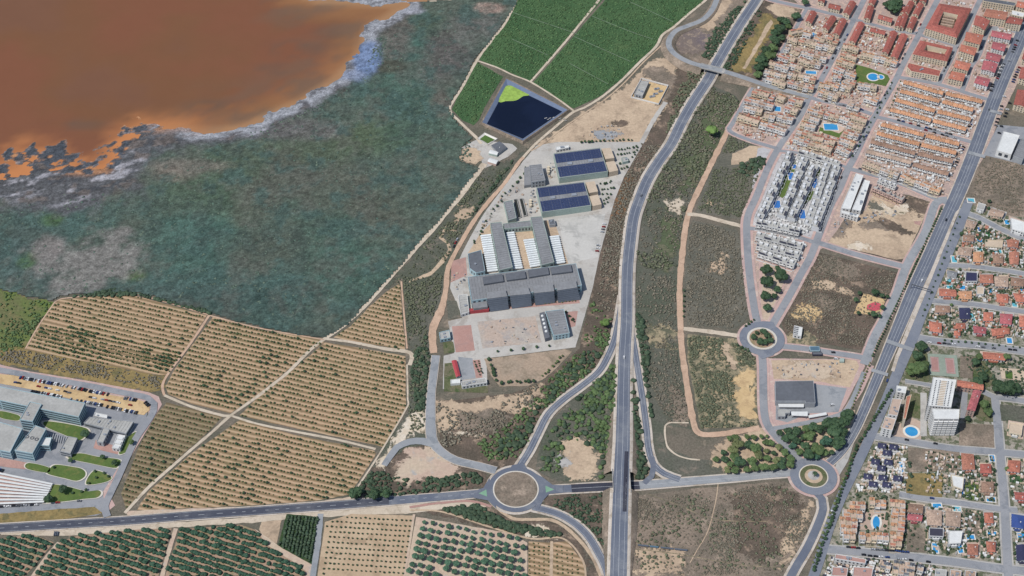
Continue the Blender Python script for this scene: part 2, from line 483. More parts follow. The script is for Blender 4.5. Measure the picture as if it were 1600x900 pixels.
soil("street_blue", (128, 134, 146), (138, 143, 152), (120, 126, 138), s1=.03, s2=.06, s3=.8, speck=.08)
soil("forecourt", (192, 174, 160), (188, 180, 170), (176, 168, 162), s1=.03, s2=.08, s3=.4, speck=.16)
soil("brown_lot", (178, 158, 138), (168, 152, 134), (150, 136, 118), s1=.03, s2=.06, s3=.4, speck=.2)
flat("kerb", (214, 208, 196)); flat("court_green", (150, 162, 148)); flat("court_red", (178, 138, 132))
flat("rubber_red", (200, 92, 104)); flat("liner", (112, 126, 150)); flat("green_paint", (132, 172, 144))

# ------------------------------------------------------------------ ground sheet
m = MB(); m.poly([(-16000, -12000, 0), (16000, -12000, 0), (16000, 20000, 0), (-16000, 20000, 0)])
tag(m.build("ground", MATS["scrub"]), kind="structure")

# ------------------------------------------------------------------ lagoon and marsh
SHORE = [(-260, 330), (-120, 300), (-60, 272), (0, 276), (34, 270), (42, 250), (74, 250), (86, 264), (118, 268), (164, 268), (180, 254), (190, 234), (200, 216),
         (226, 204), (284, 200), (305, 207), (340, 205), (384, 199), (402, 190), (440, 172), (476, 157), (502, 140), (524, 126), (540, 108),
         (556, 94), (566, 80), (572, 58), (582, 42), (606, 27), (622, 15), (636, 8), (560, 5), (500, 2), (480, -4), (470, -60), (480, -200)]
MARSH = [(-260, -200), (480, -200), (470, -40), (640, 3), (770, -2), (815, -20), (812, 0), (790, 34), (768, 64), (742, 96), (720, 138), (701, 172), (716, 192), (742, 216),
         (722, 232), (718, 250), (752, 262), (735, 284), (700, 330), (650, 390), (600, 448), (575, 474), (545, 508), (508, 530), (470, 525), (400, 512), (325, 491),
         (218, 459), (182, 457), (95, 464), (82, 472), (40, 465), (-10, 452), (-120, 440), (-260, 430)]
shw = [P(*p) for p in SHORE]
mw = [P(*p) for p in MARSH]
xs = [p[0] for p in mw]; ys = [p[1] for p in mw]
CELL = 2.4
gx = np.arange(min(xs), max(xs) + CELL, CELL); gy = np.arange(min(ys), max(ys) + CELL, CELL)
# keep the fine grid to the part the photograph shows, coarse beyond is not needed
X, Y = np.meshgrid(gx, gy)
xy = np.stack([X.ravel(), Y.ravel()], 1)
edge_j = np.stack([fbm(xy[:, 0] * .05, xy[:, 1] * .05, 91, 4) - .5, fbm(xy[:, 0] * .05, xy[:, 1] * .05, 191, 4) - .5], 1) * 10
inside = inpoly(xy + edge_j * .5, mw)
water_poly = shw + [P(-260, -200)]
isw = inpoly(xy, water_poly)
sd = polydist(xy, shw); sd[isw] *= -1
n1 = fbm(xy[:, 0] * .022, xy[:, 1] * .022, 3, 6, .6) - .5
n2 = fbm(xy[:, 0] * .08, xy[:, 1] * .08, 8, 5, .6) - .5
# elongated noise along the shore for mud streaks
n3 = fbm((xy[:, 0] * .8 + xy[:, 1] * .35) * .02, (xy[:, 1] * .94 - xy[:, 0] * .35) * .07, 23, 6, .6) - .5
left = sstep(P(400, 0)[0], P(250, 0)[0], xy[:, 0])          # weed banks stand in the water only on the western shore
sdn = sd + n1 * 42 + n2 * 16 + n3 * 20 * left
hgt = np.clip(sdn * .02, -1.2, .5)
weed = (n3 * .9 + n2 * 1.5 - .17 + .20 * sstep(-55, 0, sd)) - 1.5 * (1 - left * sstep(-75, -25, sd))
hgt = np.maximum(hgt, np.where(sd < 10, np.clip(weed * 1.6, -1, .2), -1))
def L3(c): return np.array(lin(c))
N = len(xy)
colr = np.tile(L3((88, 104, 92)), (N, 1))
def blend(w, c):
    global colr
    w = np.clip(w, 0, 1)[:, None]; colr = colr * (1 - w) + L3(c) * w
def zone(px, py, rx, ry, soft=.5, amp=.8, s=.02, seed=0):
    cx, cy = P(px, py); k = mpp(py)
    d = np.hypot((xy[:, 0] - cx) / (rx * k), (xy[:, 1] - cy) / (ry * k * 1.35))
    d = d + amp * (fbm(xy[:, 0] * s, xy[:, 1] * s, seed + 40, 6, .62) - .5) * 2
    return sstep(1 + soft, 1 - soft, d)
blend(.55 * sstep(-.1, .12, n1), (94, 102, 90))
nB = fbm(xy[:, 0] * .03, xy[:, 1] * .03, 301, 6, .68) - .5; nC = fbm(xy[:, 0] * .035, xy[:, 1] * .035, 351, 6, .68) - .5
for px, py, rx, ry, c, w in [(330, 390, 120, 60, (72, 110, 100), .75), (640, 85, 50, 45, (72, 110, 98), .8), (530, 340, 90, 50, (72, 106, 92), .6), (610, 150, 90, 30, (70, 104, 92), .6),
        (80, 340, 110, 26, (76, 106, 100), .7), (40, 410, 60, 40, (78, 100, 100), .6), (350, 450, 160, 30, (76, 104, 98), .7), (200, 470, 200, 24, (78, 96, 92), .6),
        (560, 430, 70, 50, (72, 108, 96), .6), (430, 490, 100, 30, (66, 92, 86), .7), (340, 290, 70, 50, (82, 104, 82), .7), (580, 215, 60, 30, (86, 104, 72), .6), (450, 240, 90, 30, (86, 100, 76), .6),
        (660, 40, 60, 20, (78, 98, 80), .6), (660, 200, 70, 60, (74, 104, 90), .6), (500, 290, 90, 40, (100, 100, 88), .6), (590, 330, 40, 40, (100, 98, 86), .6), (420, 390, 60, 40, (96, 96, 84), .6),
        (85, 345, 16, 10, (80, 112, 62), .8), (45, 405, 18, 14, (80, 112, 62), .7), (210, 432, 22, 12, (88, 112, 60), .8), (700, 90, 40, 40, (106, 98, 96), .8), (620, 60, 22, 40, (112, 104, 98), .8),
        (530, 135, 30, 14, (92, 80, 76), .8), (600, 105, 40, 12, (84, 82, 70), .8), (460, 205, 60, 16, (112, 106, 108), .7), (690, 160, 16, 30, (112, 102, 94), .7), (740, 40, 40, 30, (110, 108, 104), .85),
        (765, 14, 22, 9, (176, 146, 132), .8), (300, 262, 60, 12, (132, 122, 112), .7), (270, 275, 30, 10, (128, 118, 106), .6), (395, 335, 30, 30, (100, 100, 86), .5)]:
    blend(w * zone(px, py, rx, ry, seed=int(px)), c)
blend(.5 * sstep(.01, .16, nB), (98, 100, 92))
blend(.7 * sstep(.02, .16, nC), (74, 100, 94))
blend(.55 * sstep(.06, .2, -nB - nC * .4), (74, 88, 82))
# dry grey stand of reed
blend(.9 * zone(140, 412, 84, 44, .3, 1.15, .035, 5), (134, 131, 126))
blend(.7 * zone(75, 390, 26, 20, .4, .6, .03, 6), (138, 130, 126))
# mud flats: purple grey, pale salt crust
mudw = np.interp(xy[:, 0], [P(0, 0)[0], P(200, 0)[0], P(300, 0)[0], P(480, 0)[0], P(560, 0)[0], P(640, 0)[0]], [56, 70, 44, 26, 18, 22])
blend(.9 * sstep(1.25, .55, sd / mudw + n1 * 1.6 + n2 * .8), (98, 98, 102))
blend(.75 * sstep(.02, .16, n3) * sstep(1.1, .6, sd / mudw + n1), (84, 90, 98))
blend(.9 * sstep(.0, .13, n3 + n2 * .6) * sstep(1.0, .4, sd / mudw + n1), (168, 166, 172))
blend(.7 * sstep(.03, .14, -n3 + n2 * .7) * sstep(1.1, .5, sd / mudw + n1), (74, 78, 84))
blend(.6 * sstep(.1, .2, n2 - n3 * .6) * sstep(1.2, .6, sd / mudw + n1), (122, 110, 102))
right_sh = sstep(P(270, 0)[0], P(360, 0)[0], xy[:, 0])
blend(.9 * right_sh * sstep(16, 4, np.abs(sd - 5 + n1 * 20 + n2 * 18)) , (162, 165, 172))
blend(.75 * right_sh * sstep(.02, .12, n2 + n3 * .4) * sstep(16, 8, np.abs(sd - 4 + n1 * 20)), (84, 82, 86))
blend(.9 * zone(572, 98, 20, 34, .4, .6, .04, 9), (112, 136, 176))
blend(.7 * zone(552, 118, 20, 10, .4, .6, .04, 19), (140, 152, 178))
blend(.8 * zone(645, 18, 16, 6, .4, .5, .04, 29), (164, 166, 176))
blend(np.where(sd < 6, sstep(.14, .0, weed) * left * .7, 0) * (weed > -.1), (158, 116, 86))
# weed islands are dark slate, orange wet mud round them
blend(np.where(sd < 6, sstep(.0, .14, weed) * left, 0), (80, 86, 94))
blend(.85 * left * sstep(.02, .12, n1 - n3) * sstep(14, -6, sd) * (weed < .06), (202, 140, 88))
lum_ = colr.mean(1, keepdims=True); colr = colr * .86 + lum_ * .14
sp = vnoise(xy[:, 0] / 2.4, xy[:, 1] / 2.4, 77)
colr *= (.76 + .48 * sp)[:, None]
colr *= (.66 + .68 * fbm(xy[:, 0] * .12, xy[:, 1] * .12, 55, 4, .7))[:, None]
ny, nx = X.shape
idx = np.arange(N).reshape(ny, nx)
F = np.stack([idx[:-1, :-1], idx[:-1, 1:], idx[1:, 1:], idx[1:, :-1]], -1).reshape(-1, 4)
keep = inside[F].all(1) & (hgt[F].max(1) > -.6)
F = F[keep]
used, inv = np.unique(F, return_inverse=True)
V = np.concatenate([xy, (.12 + hgt + np.clip(sd, 0, 40) * .002 * (vnoise(xy[:, 0] * .4, xy[:, 1] * .4, 66)) * 12)[:, None]], 1)[used]
mm, nt, b = _new("marsh")
a = nt.nodes.new("ShaderNodeAttribute"); a.attribute_name = "tint"
pp = _pos(nt)
g = _noise(nt, pp, .55, 5, .8)
o = _valmul(nt, a.outputs["Color"], _ramp(nt, g, .3, .7, .64, 1.38))
o = _valmul(nt, o, _ramp(nt, _noise(nt, pp, .16, 6, .75, .4), .3, .7, .72, 1.3))
nt.links.new(o, b.inputs["Base Color"]); b.inputs["Roughness"].default_value = .95; b.inputs["Specular IOR Level"].default_value = .1
_bump(nt, b, g, .6, 1.6)
marsh = npmesh("marsh", V, inv.reshape(-1, 4), [mm]); tag(marsh, kind="structure")
ca = marsh.data.color_attributes.new("tint", 'FLOAT_COLOR', 'POINT')
ca.data.foreach_set("color", np.concatenate([colr[used], np.ones((len(used), 1))], 1).astype(np.float32).ravel())

# water: deep brown-red to orange shallows, as the brine itself is coloured
WC = 8.0
wx = np.arange(P(-280, -220)[0], P(660, 0)[0] + 60, WC); wy = np.arange(P(0, 330)[1], P(0, -200)[1], WC)
WX, WY = np.meshgrid(wx, wy); wxy = np.stack([WX.ravel(), WY.ravel()], 1)
wd = polydist(wxy, shw); wd[~inpoly(wxy, water_poly)] *= -1
wn1 = fbm(wxy[:, 0] * .006, wxy[:, 1] * .006, 13, 5, .55) - .5
wn2 = fbm((wxy[:, 0] * .85 + wxy[:, 1] * .3) * .018, (wxy[:, 1] * .9 - wxy[:, 0] * .3) * .04, 33, 5, .6) - .5
wc = np.tile(L3((128, 90, 65)), (len(wxy), 1))
def wblend(w, c):
    global wc
    w = np.clip(w, 0, 1)[:, None]; wc = wc * (1 - w) + L3(c) * w
wblend(sstep(-.05, .14, wn1) * .7, (135, 88, 67))
wblend(sstep(.02, .16, -wn1) * .5, (124, 90, 74))
lf = sstep(P(420, 0)[0], P(250, 0)[0], wxy[:, 0])
wblend(sstep(60, 6, wd + wn2 * 60) * .55 * (1 - lf), (168, 122, 82))
wblend(sstep(0, .2, wn2) * sstep(110, 20, wd) * .7 * (1 - lf), (118, 98, 82))
wblend(sstep(46, 8, wd + wn2 * 50) * lf * .9, (206, 138, 88))
wblend(sstep(14, 0, wd) * .5 * (1 - lf), (188, 150, 112))
for zx, zy, rx_, ry_ in ((470, 75, 60, 22), (430, 110, 50, 18), (520, 50, 40, 16), (330, 165, 60, 14), (120, 195, 60, 12)):
    cx_, cy_ = P(zx, zy); k_ = mpp(zy); dd = np.hypot((wxy[:, 0] - cx_) / (rx_ * k_), (wxy[:, 1] - cy_) / (ry_ * k_ * 1.35))
    wblend(.75 * sstep(1.3, .3, dd + wn2 * 3.0) * sstep(-.12, .1, wn2), (104, 90, 78))
nyw, nxw = WX.shape; iw = np.arange(len(wxy)).reshape(nyw, nxw)
Fw = np.stack([iw[:-1, :-1], iw[:-1, 1:], iw[1:, 1:], iw[1:, :-1]], -1).reshape(-1, 4)
Fw = Fw[(wd[Fw] > -24).any(1)]
us, iv = np.unique(Fw, return_inverse=True)
mm, nt, b = _new("lagoon_brine")
a = nt.nodes.new("ShaderNodeAttribute"); a.attribute_name = "tint"
pp = _pos(nt)
o = _valmul(nt, a.outputs["Color"], _ramp(nt, _noise(nt, pp, .03, 5, .7), .25, .75, .975, 1.025))
nt.links.new(o, b.inputs["Base Color"]); b.inputs["Roughness"].default_value = .5; b.inputs["Specular IOR Level"].default_value = .08
lag = npmesh("lagoon", np.concatenate([wxy[us], np.full((len(us), 1), .12)], 1), iv.reshape(-1, 4), [mm]); tag(lag, kind="structure")
ca = lag.data.color_attributes.new("tint", 'FLOAT_COLOR', 'POINT')
ca.data.foreach_set("color", np.concatenate([wc[us], np.ones((len(us), 1))], 1).astype(np.float32).ravel())
patch("field", [(470, -40), (490, 1), (560, 5), (640, 5), (775, -2), (830, -40)], MATS["scrub_dark"], rough=1)
patch("path", [(485, -3), (498, 3), (560, 7), (640, 6), (776, 1), (776, -2), (640, 2), (560, 3)], MATS["pale_path"], rough=.8)

# ------------------------------------------------------------------ open land
M = MATS
patch("field", [(-60, 450), (0, 452), (40, 462), (84, 474), (60, 510), (38, 546), (0, 560), (-60, 560)], soil("meadow", (106, 124, 68), (112, 114, 80), (130, 122, 86), s1=.02, s2=.05, s3=.4, speck=.3), rough=2)
patch("field", [(-60, 536), (0, 545), (38, 543), (130, 562), (232, 582), (262, 590), (250, 613), (120, 594), (0, 568), (-60, 560)], M["dry_grass"], rough=1.5)
# strip between the marsh track and the dirt path
patch("field", [(757, 262), (800, 250), (830, 225), (840, 226), (814, 256), (790, 286), (765, 316), (745, 345), (722, 376), (702, 415), (697, 450), (688, 490), (675, 520), (680, 555), (676, 620), (672, 690), (600, 720), (545, 780), (590, 712), (635, 640), (640, 570), (640, 550), (632, 520), (627, 440), (602, 450), (650, 392), (702, 332)], M["scrub_green"], rough=1.5)
patch("path", [(697, 352), (690, 362), (686, 372), (697, 380), (700, 390), (690, 405), (672, 425), (640, 438), (640, 441), (674, 430), (695, 410), (705, 392), (702, 378), (692, 370)], M["bare"], rough=1.2)
patch("field", [(716, 320), (735, 322), (738, 330), (720, 345), (708, 362), (702, 358), (712, 340)], M["bare"], rough=2.5)
patch("field", [(680, 628), (800, 615), (850, 595), (905, 545), (925, 452), (946, 365), (975, 277), (1003, 228), (1046, 140), (1060, 100), (1105, 127), (1050, 222), (1012, 282), (985, 340), (972, 450), (966, 500), (935, 580), (845, 650), (800, 735), (745, 728), (690, 706)], M["scrub_dark"], rough=1)
patch("field", [(680, 628), (760, 626), (830, 612), (850, 600), (838, 640), (770, 650), (740, 665), (700, 672), (684, 676)], M["bare"], rough=2.5)
patch("field", [(720, 645), (790, 640), (800, 655), (760, 675), (715, 668)], M["scrub_brown"], rough=3)
patch("field", [(700, 672), (755, 678), (752, 684), (690, 676)], M["rock_pale"], rough=2)
patch("field", [(960, 300), (985, 280), (978, 330), (972, 350), (958, 345)], soil("rust_scrub", (146, 110, 82), (126, 100, 78), (110, 96, 76), s2=.08), rough=4)
# west of roundabout
patch("field", [(600, 715), (672, 692), (690, 708), (745, 730), (764, 745), (757, 762), (700, 772), (545, 784), (580, 735)], M["scrub_dark"], rough=1.5)
patch("field", [(620, 730), (636, 705), (665, 699), (690, 712), (712, 728), (720, 742), (690, 752), (640, 752), (615, 748)], M["bare_pink"], rough=3)
patch("field", [(612, 700), (640, 640), (662, 640), (668, 672), (640, 686), (622, 698), (612, 712), (600, 738), (588, 728)], M["rock_pale"], rough=2.5)
# between ramp and highway
patch("field", [(955, 540), (968, 530), (966, 700), (960, 750), (870, 752), (836, 735), (850, 672), (884, 632), (935, 588)], M["scrub_green"], rough=1)
patch("field", [(878, 690), (900, 680), (925, 690), (940, 715), (930, 745), (900, 752), (876, 742), (880, 715)], M["bare"], rough=3)
patch("field", [(872, 715), (888, 712), (890, 728), (876, 732)], M["concrete"], rough=2.5)
patch("field", [(958, 530), (966, 522), (965, 700), (955, 690), (962, 560)], M["bare"], rough=1.5)
# highway corridor right
patch("field", [(1105, 130), (1150, 150), (1175, 190), (1140, 205), (1125, 235), (1095, 290), (1070, 345), (1060, 450), (1064, 545), (1085, 672), (1040, 665), (1040, 700), (1090, 718), (1240, 728), (1240, 740), (1040, 745), (1012, 690), (990, 520), (992, 400), (1010, 310), (1050, 230)], M["scrub_green"], rough=1)
soil("grassy", (96, 106, 80), (88, 98, 74), (116, 114, 94), s1=.03, s2=.06, s3=.5, speck=.3)
patch("field", [(1108, 142), (1160, 160), (1146, 196), (1118, 245), (1088, 292), (1062, 300), (1072, 250), (1092, 200)], M["grassy"], rough=4)
patch("field", [(1040, 330), (1062, 345), (1058, 400), (1040, 420), (1028, 380)], M["grassy"], rough=4)
patch("field", [(1010, 510), (1030, 500), (1052, 520), (1050, 545), (1020, 540), (1008, 530)], M["scrub_pale"], rough=3)
patch("field", [(1045, 315), (1062, 308), (1072, 318), (1062, 335), (1050, 330)], M["pale_path"], rough=2.5)
patch("field", [(1050, 600), (1075, 625), (1082, 660), (1045, 660)], M["scrub_brown"], rough=3)
patch("field", [(1130, -20), (1215, -20), (1205, 0), (1262, 20), (1240, 55), (1205, 108), (1190, 132), (1128, 110), (1150, 60), (1175, 20)], M["scrub_dark"], rough=1.5)
patch("field", [(1192, 22), (1205, 20), (1218, 35), (1190, 75), (1175, 112), (1140, 110), (1150, 90), (1170, 60)], M["dry_grass"], rough=2)
patch("path", [(1205, 30), (1208, 36), (1185, 75), (1165, 108), (1160, 107), (1180, 72), (1198, 38)], M["bare"], rough=1)
patch("field", [(1208, -5), (1225, 5), (1250, 14), (1238, 30), (1210, 24), (1200, 12)], M["bare"], rough=1.5)
patch("field", [(1060, 100), (1050, 88), (1040, 75), (1048, 52), (1080, 42), (1110, 26), (1122, 0), (1180, -10), (1150, 40), (1120, 98), (1105, 104)], M["scrub_brown"], rough=1)
patch("field", [(1110, 20), (1135, -5), (1150, -5), (1115, 40), (1105, 48), (1092, 42)], M["bare"], rough=1.5)
patch("field", [(1052, 60), (1070, 46), (1092, 44), (1108, 52), (1105, 75), (1088, 88), (1062, 82)], soil("burnt", (118, 108, 110), (128, 116, 108), (160, 144, 128), s2=.1), rough=2)
# dirt north of the plant
patch("field", [(838, 228), (880, 198), (912, 176), (945, 156), (985, 128), (1012, 100), (1034, 88), (1060, 100), (1052, 130), (1040, 162), (1002, 224), (930, 226)], M["bare"], rough=2)
patch("field", [(1005, 110), (1035, 105), (1056, 120), (1050, 150), (1030, 165), (1042, 136), (1012, 125)], M["scrub_brown"], rough=2.5)
patch("field", [(958, 190), (970, 186), (984, 192), (978, 200), (962, 198)], M["scrub_dark"], rough=1.5)
patch("field", [(930, 205), (960, 203), (970, 210), (950, 218), (930, 215)], M["asphalt_pale"], rough=2)
# plots in the middle
patch("field", [(1140, 207), (1212, 232), (1196, 262), (1178, 304), (1160, 344), (1086, 332), (1100, 290), (1122, 246)], M["scrub_grey"], rough=.8)
patch("field", [(1145, 240), (1172, 228), (1212, 230), (1205, 240), (1178, 246), (1160, 256), (1142, 258)], M["bare"], rough=1.4)
patch("field", [(1103, 313), (1112, 310), (1115, 318), (1106, 322)], M["bare"], rough=1.5)
patch("field", [(1082, 344), (1152, 360), (1163, 400), (1169, 460), (1170, 492), (1158, 508), (1146, 514), (1074, 508), (1070, 440), (1074, 370)], M["scrub_grey"], rough=.8)
patch("field", [(1112, 408), (1130, 395), (1134, 405), (1122, 424), (1110, 420)], M["bare"], rough=2.5)
patch("field", [(1074, 522), (1152, 530), (1170, 546), (1183, 562), (1184, 666), (1094, 670), (1086, 620), (1074, 560)], M["scrub_pale"], rough=.8)
patch("field", [(1150, 580), (1172, 572), (1176, 600), (1178, 650), (1160, 655), (1150, 630), (1146, 600)], M["sand"], rough=3)
patch("field", [(1130, 530), (1140, 540), (1150, 575), (1145, 585), (1132, 560), (1126, 540)], M["bare"], rough=2)
patch("field", [(1278, 394), (1402, 426), (1392, 460), (1360, 546), (1350, 548), (1228, 528), (1222, 505), (1230, 480), (1262, 420)], M["scrub_dark"], rough=.8)
patch("field", [(1278, 400), (1300, 402), (1330, 410), (1350, 420), (1330, 440), (1300, 430), (1272, 425)], M["scrub_brown"], rough=3)
patch("field", [(1246, 480), (1262, 474), (1280, 480), (1288, 494), (1270, 500), (1248, 500), (1240, 492)], M["sand"], rough=2.5)
patch("field", [(1272, 438), (1300, 442), (1330, 458), (1322, 462), (1296, 454), (1268, 452)], M["bare"], rough=2.5)
patch("field", [(1262, 462), (1290, 460), (1312, 470), (1308, 482), (1296, 490), (1276, 478)], M["scrub_brown"], rough=3)
patch("field", [(1228, 515), (1262, 520), (1280, 530), (1275, 545), (1240, 540), (1224, 528)], M["scrub_pale"], rough=2)
pg = patch("playground", [(1350, 458), (1384, 468), (1376, 492), (1334, 490), (1338, 480)], M["sand"], rough=.8)
patch("safety_surface", [(1355, 477), (1364, 473), (1376, 475), (1375, 484), (1365, 487), (1354, 484)], M["rubber_red"], z=.5, rough=0, smooth=True, parent=pg)
patch("field", [(1335, 320), (1352, 330), (1365, 300), (1408, 316), (1420, 306), (1455, 318), (1450, 328), (1412, 408), (1398, 410), (1292, 382), (1300, 362)], M["bare"], rough=1)
patch("field", [(1420, 306), (1455, 318), (1446, 340), (1425, 335), (1415, 322)], M["scrub_dark"], rough=3)
patch("field", [(1360, 310), (1385, 318), (1400, 330), (1380, 340), (1355, 330)], M["rock_pale"], rough=4)
patch("field", [(1305, 350), (1320, 335), (1330, 340), (1318, 365), (1300, 372)], M["scrub_brown"], rough=3)
patch("field", [(1325, 384), (1342, 380), (1358, 376), (1360, 388), (1340, 392), (1328, 390)], M["rock_pale"], rough=2)
patch("field", [(1345, 352), (1370, 346), (1398, 352), (1402, 362), (1380, 358), (1352, 360)], M["scrub_brown"], rough=1.6)
patch("field", [(1375, 340), (1400, 350), (1430, 366), (1426, 372), (1395, 360), (1372, 346)], M["scrub_dark"], rough=1.5)
patch("field", [(1352, 316), (1372, 314), (1380, 326), (1362, 332)], M["scrub_grey"], rough=2.5)
patch("field", [(1400, 318), (1420, 322), (1414, 336), (1398, 334)], M["rock_pale"], rough=2.5)
patch("field", [(1292, 380), (1400, 406), (1412, 404), (1410, 411), (1398, 412), (1290, 384)], M["scrub_dark"], rough=.8)
patch("field", [(1428, 346), (1440, 345), (1438, 352), (1430, 350)], M["brick_plaza"], rough=.8)
patch("field", [(1536, 242), (1620, 262), (1620, 346), (1560, 336), (1502, 318), (1512, 290)], M["scrub_brown"], rough=1)
patch("field", [(988, 776), (1080, 764), (1225, 752), (1258, 770), (1275, 795), (1262, 830), (1232, 900), (1190, 990), (980, 990)], M["scrub_brown"], rough=1)
patch("field", [(1140, 775), (1230, 762), (1260, 790), (1240, 850), (1190, 880), (1150, 860)], M["scrub_dark"], rough=4)
patch("field", [(995, 862), (1050, 858), (1080, 880), (1040, 900), (1000, 900)], M["bare"], rough=4)
patch("field", [(1225, 830), (1255, 800), (1266, 785), (1260, 815), (1238, 860), (1216, 890)], M["bare"], rough=2.5)
patch("field", [(852, 778), (890, 770), (955, 768), (954, 880), (940, 860), (905, 818), (880, 800), (850, 792)], M["scrub_dark"], rough=1)
patch("field", [(720, 790), (760, 790), (800, 812), (870, 815), (905, 845), (935, 890), (935, 940), (885, 940), (915, 890), (880, 850), (800, 835), (690, 802), (640, 798)], M["scrub_dark"], rough=1.5)
patch("field", [(800, 822), (840, 820), (880, 838), (876, 842), (820, 838)], M["rock_pale"], rough=1.5)
patch("field", [(410, 815), (440, 812), (432, 850), (420, 845), (405, 828)], M["bare"], rough=1)
patch("field", [(0, 836), (0, 828), (300, 815), (640, 788), (745, 782), (760, 792), (690, 796), (640, 802), (500, 808), (380, 818), (280, 824), (100, 838)], M["pale_path"], rough=1)

# ------------------------------------------------------------------ fields
patch("field", [(812, -30), (952, -30), (944, -3), (829, 127), (800, 115), (777, 105), (748, 93), (770, 62), (795, 32)], M["crop"], rough=.6)
patch("field", [(946, -30), (1120, -30), (1100, 2), (1074, 24), (1050, 42), (1034, 54), (1024, 72), (999, 95), (969, 125), (938, 150), (905, 166), (896, 170), (870, 153), (833, 129), (948, -3)], M["crop"], rough=.6)
patch("field", [(745, 97), (786, 120), (772, 143), (757, 168), (748, 188), (740, 196), (722, 188), (706, 171), (714, 154), (726, 135)], M["crop"], rough=.6)
for q in ([(85, 472), (95, 468), (185, 460), (215, 463), (323, 493), (296, 537), (262, 586), (230, 584), (130, 564), (38, 546), (60, 510)],):
    patch("field", q, M["orchard_soil"], rough=.8)
ORCH = {
 "o1a": [(86, 473), (95, 470), (185, 462), (215, 465), (320, 494), (288, 548), (70, 500)],
 "o1b": [(72, 504), (288, 551), (262, 583), (230, 582), (130, 562), (42, 544)],
 "o2": [(333, 496), (405, 516), (498, 531), (506, 535), (480, 552), (400, 618), (360, 645), (300, 630), (264, 616), (260, 604), (272, 580), (301, 540)],
 "o3": [(623, 444), (602, 458), (577, 480), (548, 510), (522, 527), (633, 547), (632, 530), (628, 490), (625, 450)],
 "o4": [(508, 536), (632, 557), (633, 638), (598, 698), (588, 695), (525, 682), (405, 656), (376, 649), (402, 623), (452, 584)],
 "o5": [(260, 630), (346, 652), (328, 672), (260, 733), (198, 795), (190, 770), (217, 700), (242, 652)],
 "o6": [(376, 657), (455, 679), (583, 705), (586, 710), (545, 772), (500, 781), (400, 789), (216, 797), (234, 768), (302, 708)],
}
for k in ("o2", "o3", "o4", "o5", "o6"):
    c = np.array(ORCH[k]).mean(0)
    patch("field", [tuple(c + (np.array(p) - c) * 1.012) for p in ORCH[k]], M["orchard_soil"] if k != "o5" else M["orchard_soil_dark"], rough=.6)
patch("field", [(196, 800), (212, 798), (400, 791), (500, 783), (548, 776), (545, 786), (400, 797), (200, 808)], M["bare_pink"], rough=1)
GROVE = {
 "d1": [(-140, 858), (0, 843), (48, 834), (84, 848), (40, 900), (30, 965), (-140, 965)],
 "d2": [(92, 848), (125, 836), (225, 827), (268, 826), (248, 900), (244, 965), (42, 965), (52, 900)],
 "d3": [(282, 827), (375, 820), (398, 828), (415, 848), (478, 892), (478, 965), (254, 965), (258, 898)],
}
for k in GROVE: patch("field", GROVE[k], M["grove_soil"], rough=.5)
patch("field", [(448, 803), (499, 808), (488, 882), (434, 853)], soil("hedge_floor", (60, 84, 54), (54, 78, 50), (80, 92, 60)), rough=.4)
patch("field", [(398, 826), (440, 856), (490, 884), (482, 965), (478, 892), (415, 850)], M["bare_pink"], rough=.6)
NURS = [(508, 816), (550, 803), (646, 806), (632, 900), (630, 965), (494, 965), (496, 900)]
patch("field", NURS, M["nursery_soil"], rough=.5)
CITR = [(650, 808), (700, 816), (800, 834), (824, 848), (824, 965), (632, 965), (634, 900)]
patch("field", CITR, M["bare_pink"], rough=.5)
patch("field", [(826, 846), (862, 848), (886, 846), (916, 884), (914, 965), (824, 965)], M["orchard_soil"], rough=.5)

# ------------------------------------------------------------------ tracks
road("path", [(757, 256), (737, 281), (722, 302), (700, 328), (675, 360), (650, 388), (625, 417), (605, 440), (572, 477), (540, 507), (510, 528), (485, 547), (450, 582), (425, 602), (402, 620), (360, 650), (332, 675), (300, 702), (262, 735), (232, 762), (195, 802)], [7.5, 8, 5, 4, 4, 3.6, 3.2, 3.2, 3.2], M["pale_path"], z=.40)
road("path", [(510, 530), (550, 535), (600, 545), (641, 552), (640, 571)], [3, 3.4, 4.5, 4.5], M["pale_path"], z=.41, smooth=False)
road("path", [(636, 570), (637, 625), (634, 640), (590, 714), (546, 780)], 1.8, M["pale_path"], z=.405)
road("path", [(257, 618), (300, 636), (350, 650), (360, 650)], 3.0, M["pale_path"], z=.412)
road("path", [(362, 650), (400, 662), (457, 674), (525, 687), (587, 702)], 2.6, M["pale_path"], z=.414)
road("path", [(327, 493), (297, 538), (265, 581), (254, 602), (257, 618)], 2.6, M["dirt_path"], z=.408)
road("path", [(86, 472), (60, 510), (40, 545)], 1.6, M["dirt_path"], z=.402)
road("path", [(325, 492), (218, 461), (184, 459), (96, 467), (86, 472)], 1.4, M["dirt_path"], z=.403)
road("path", [(327, 493), (405, 513), (506, 531)], 1.6, M["dirt_path"], z=.404)
road("path", [(627, 440), (632, 500), (636, 545)], 1.8, M["dirt_path"], z=.406)
road("path", [(815, -20), (792, 32), (769, 62), (745, 95), (722, 137), (703, 167), (704, 176), (720, 192), (745, 216), (752, 225)], 3.4, M["pale_path"], z=.40)
road("path", [(948, -15), (888, 60), (829, 128)], 3.0, M["pale_path"], z=.41)
road("path", [(745, 95), (777, 106), (800, 117), (830, 129), (870, 154), (897, 174)], 2.4, M["pale_path"], z=.412)
flat("crop_line", (128, 146, 122), speck=.3, s=.8)
for q in ([(800, 20), (885, 48), (905, 56)], [(800, 62), (856, 87)], [(925, 26), (985, 50), (1020, 62)], [(897, 58), (985, 97)], [(985, 4), (1052, 35)], [(890, 100), (950, 132)]): road("path", q, .8, M["crop_line"], z=.9)
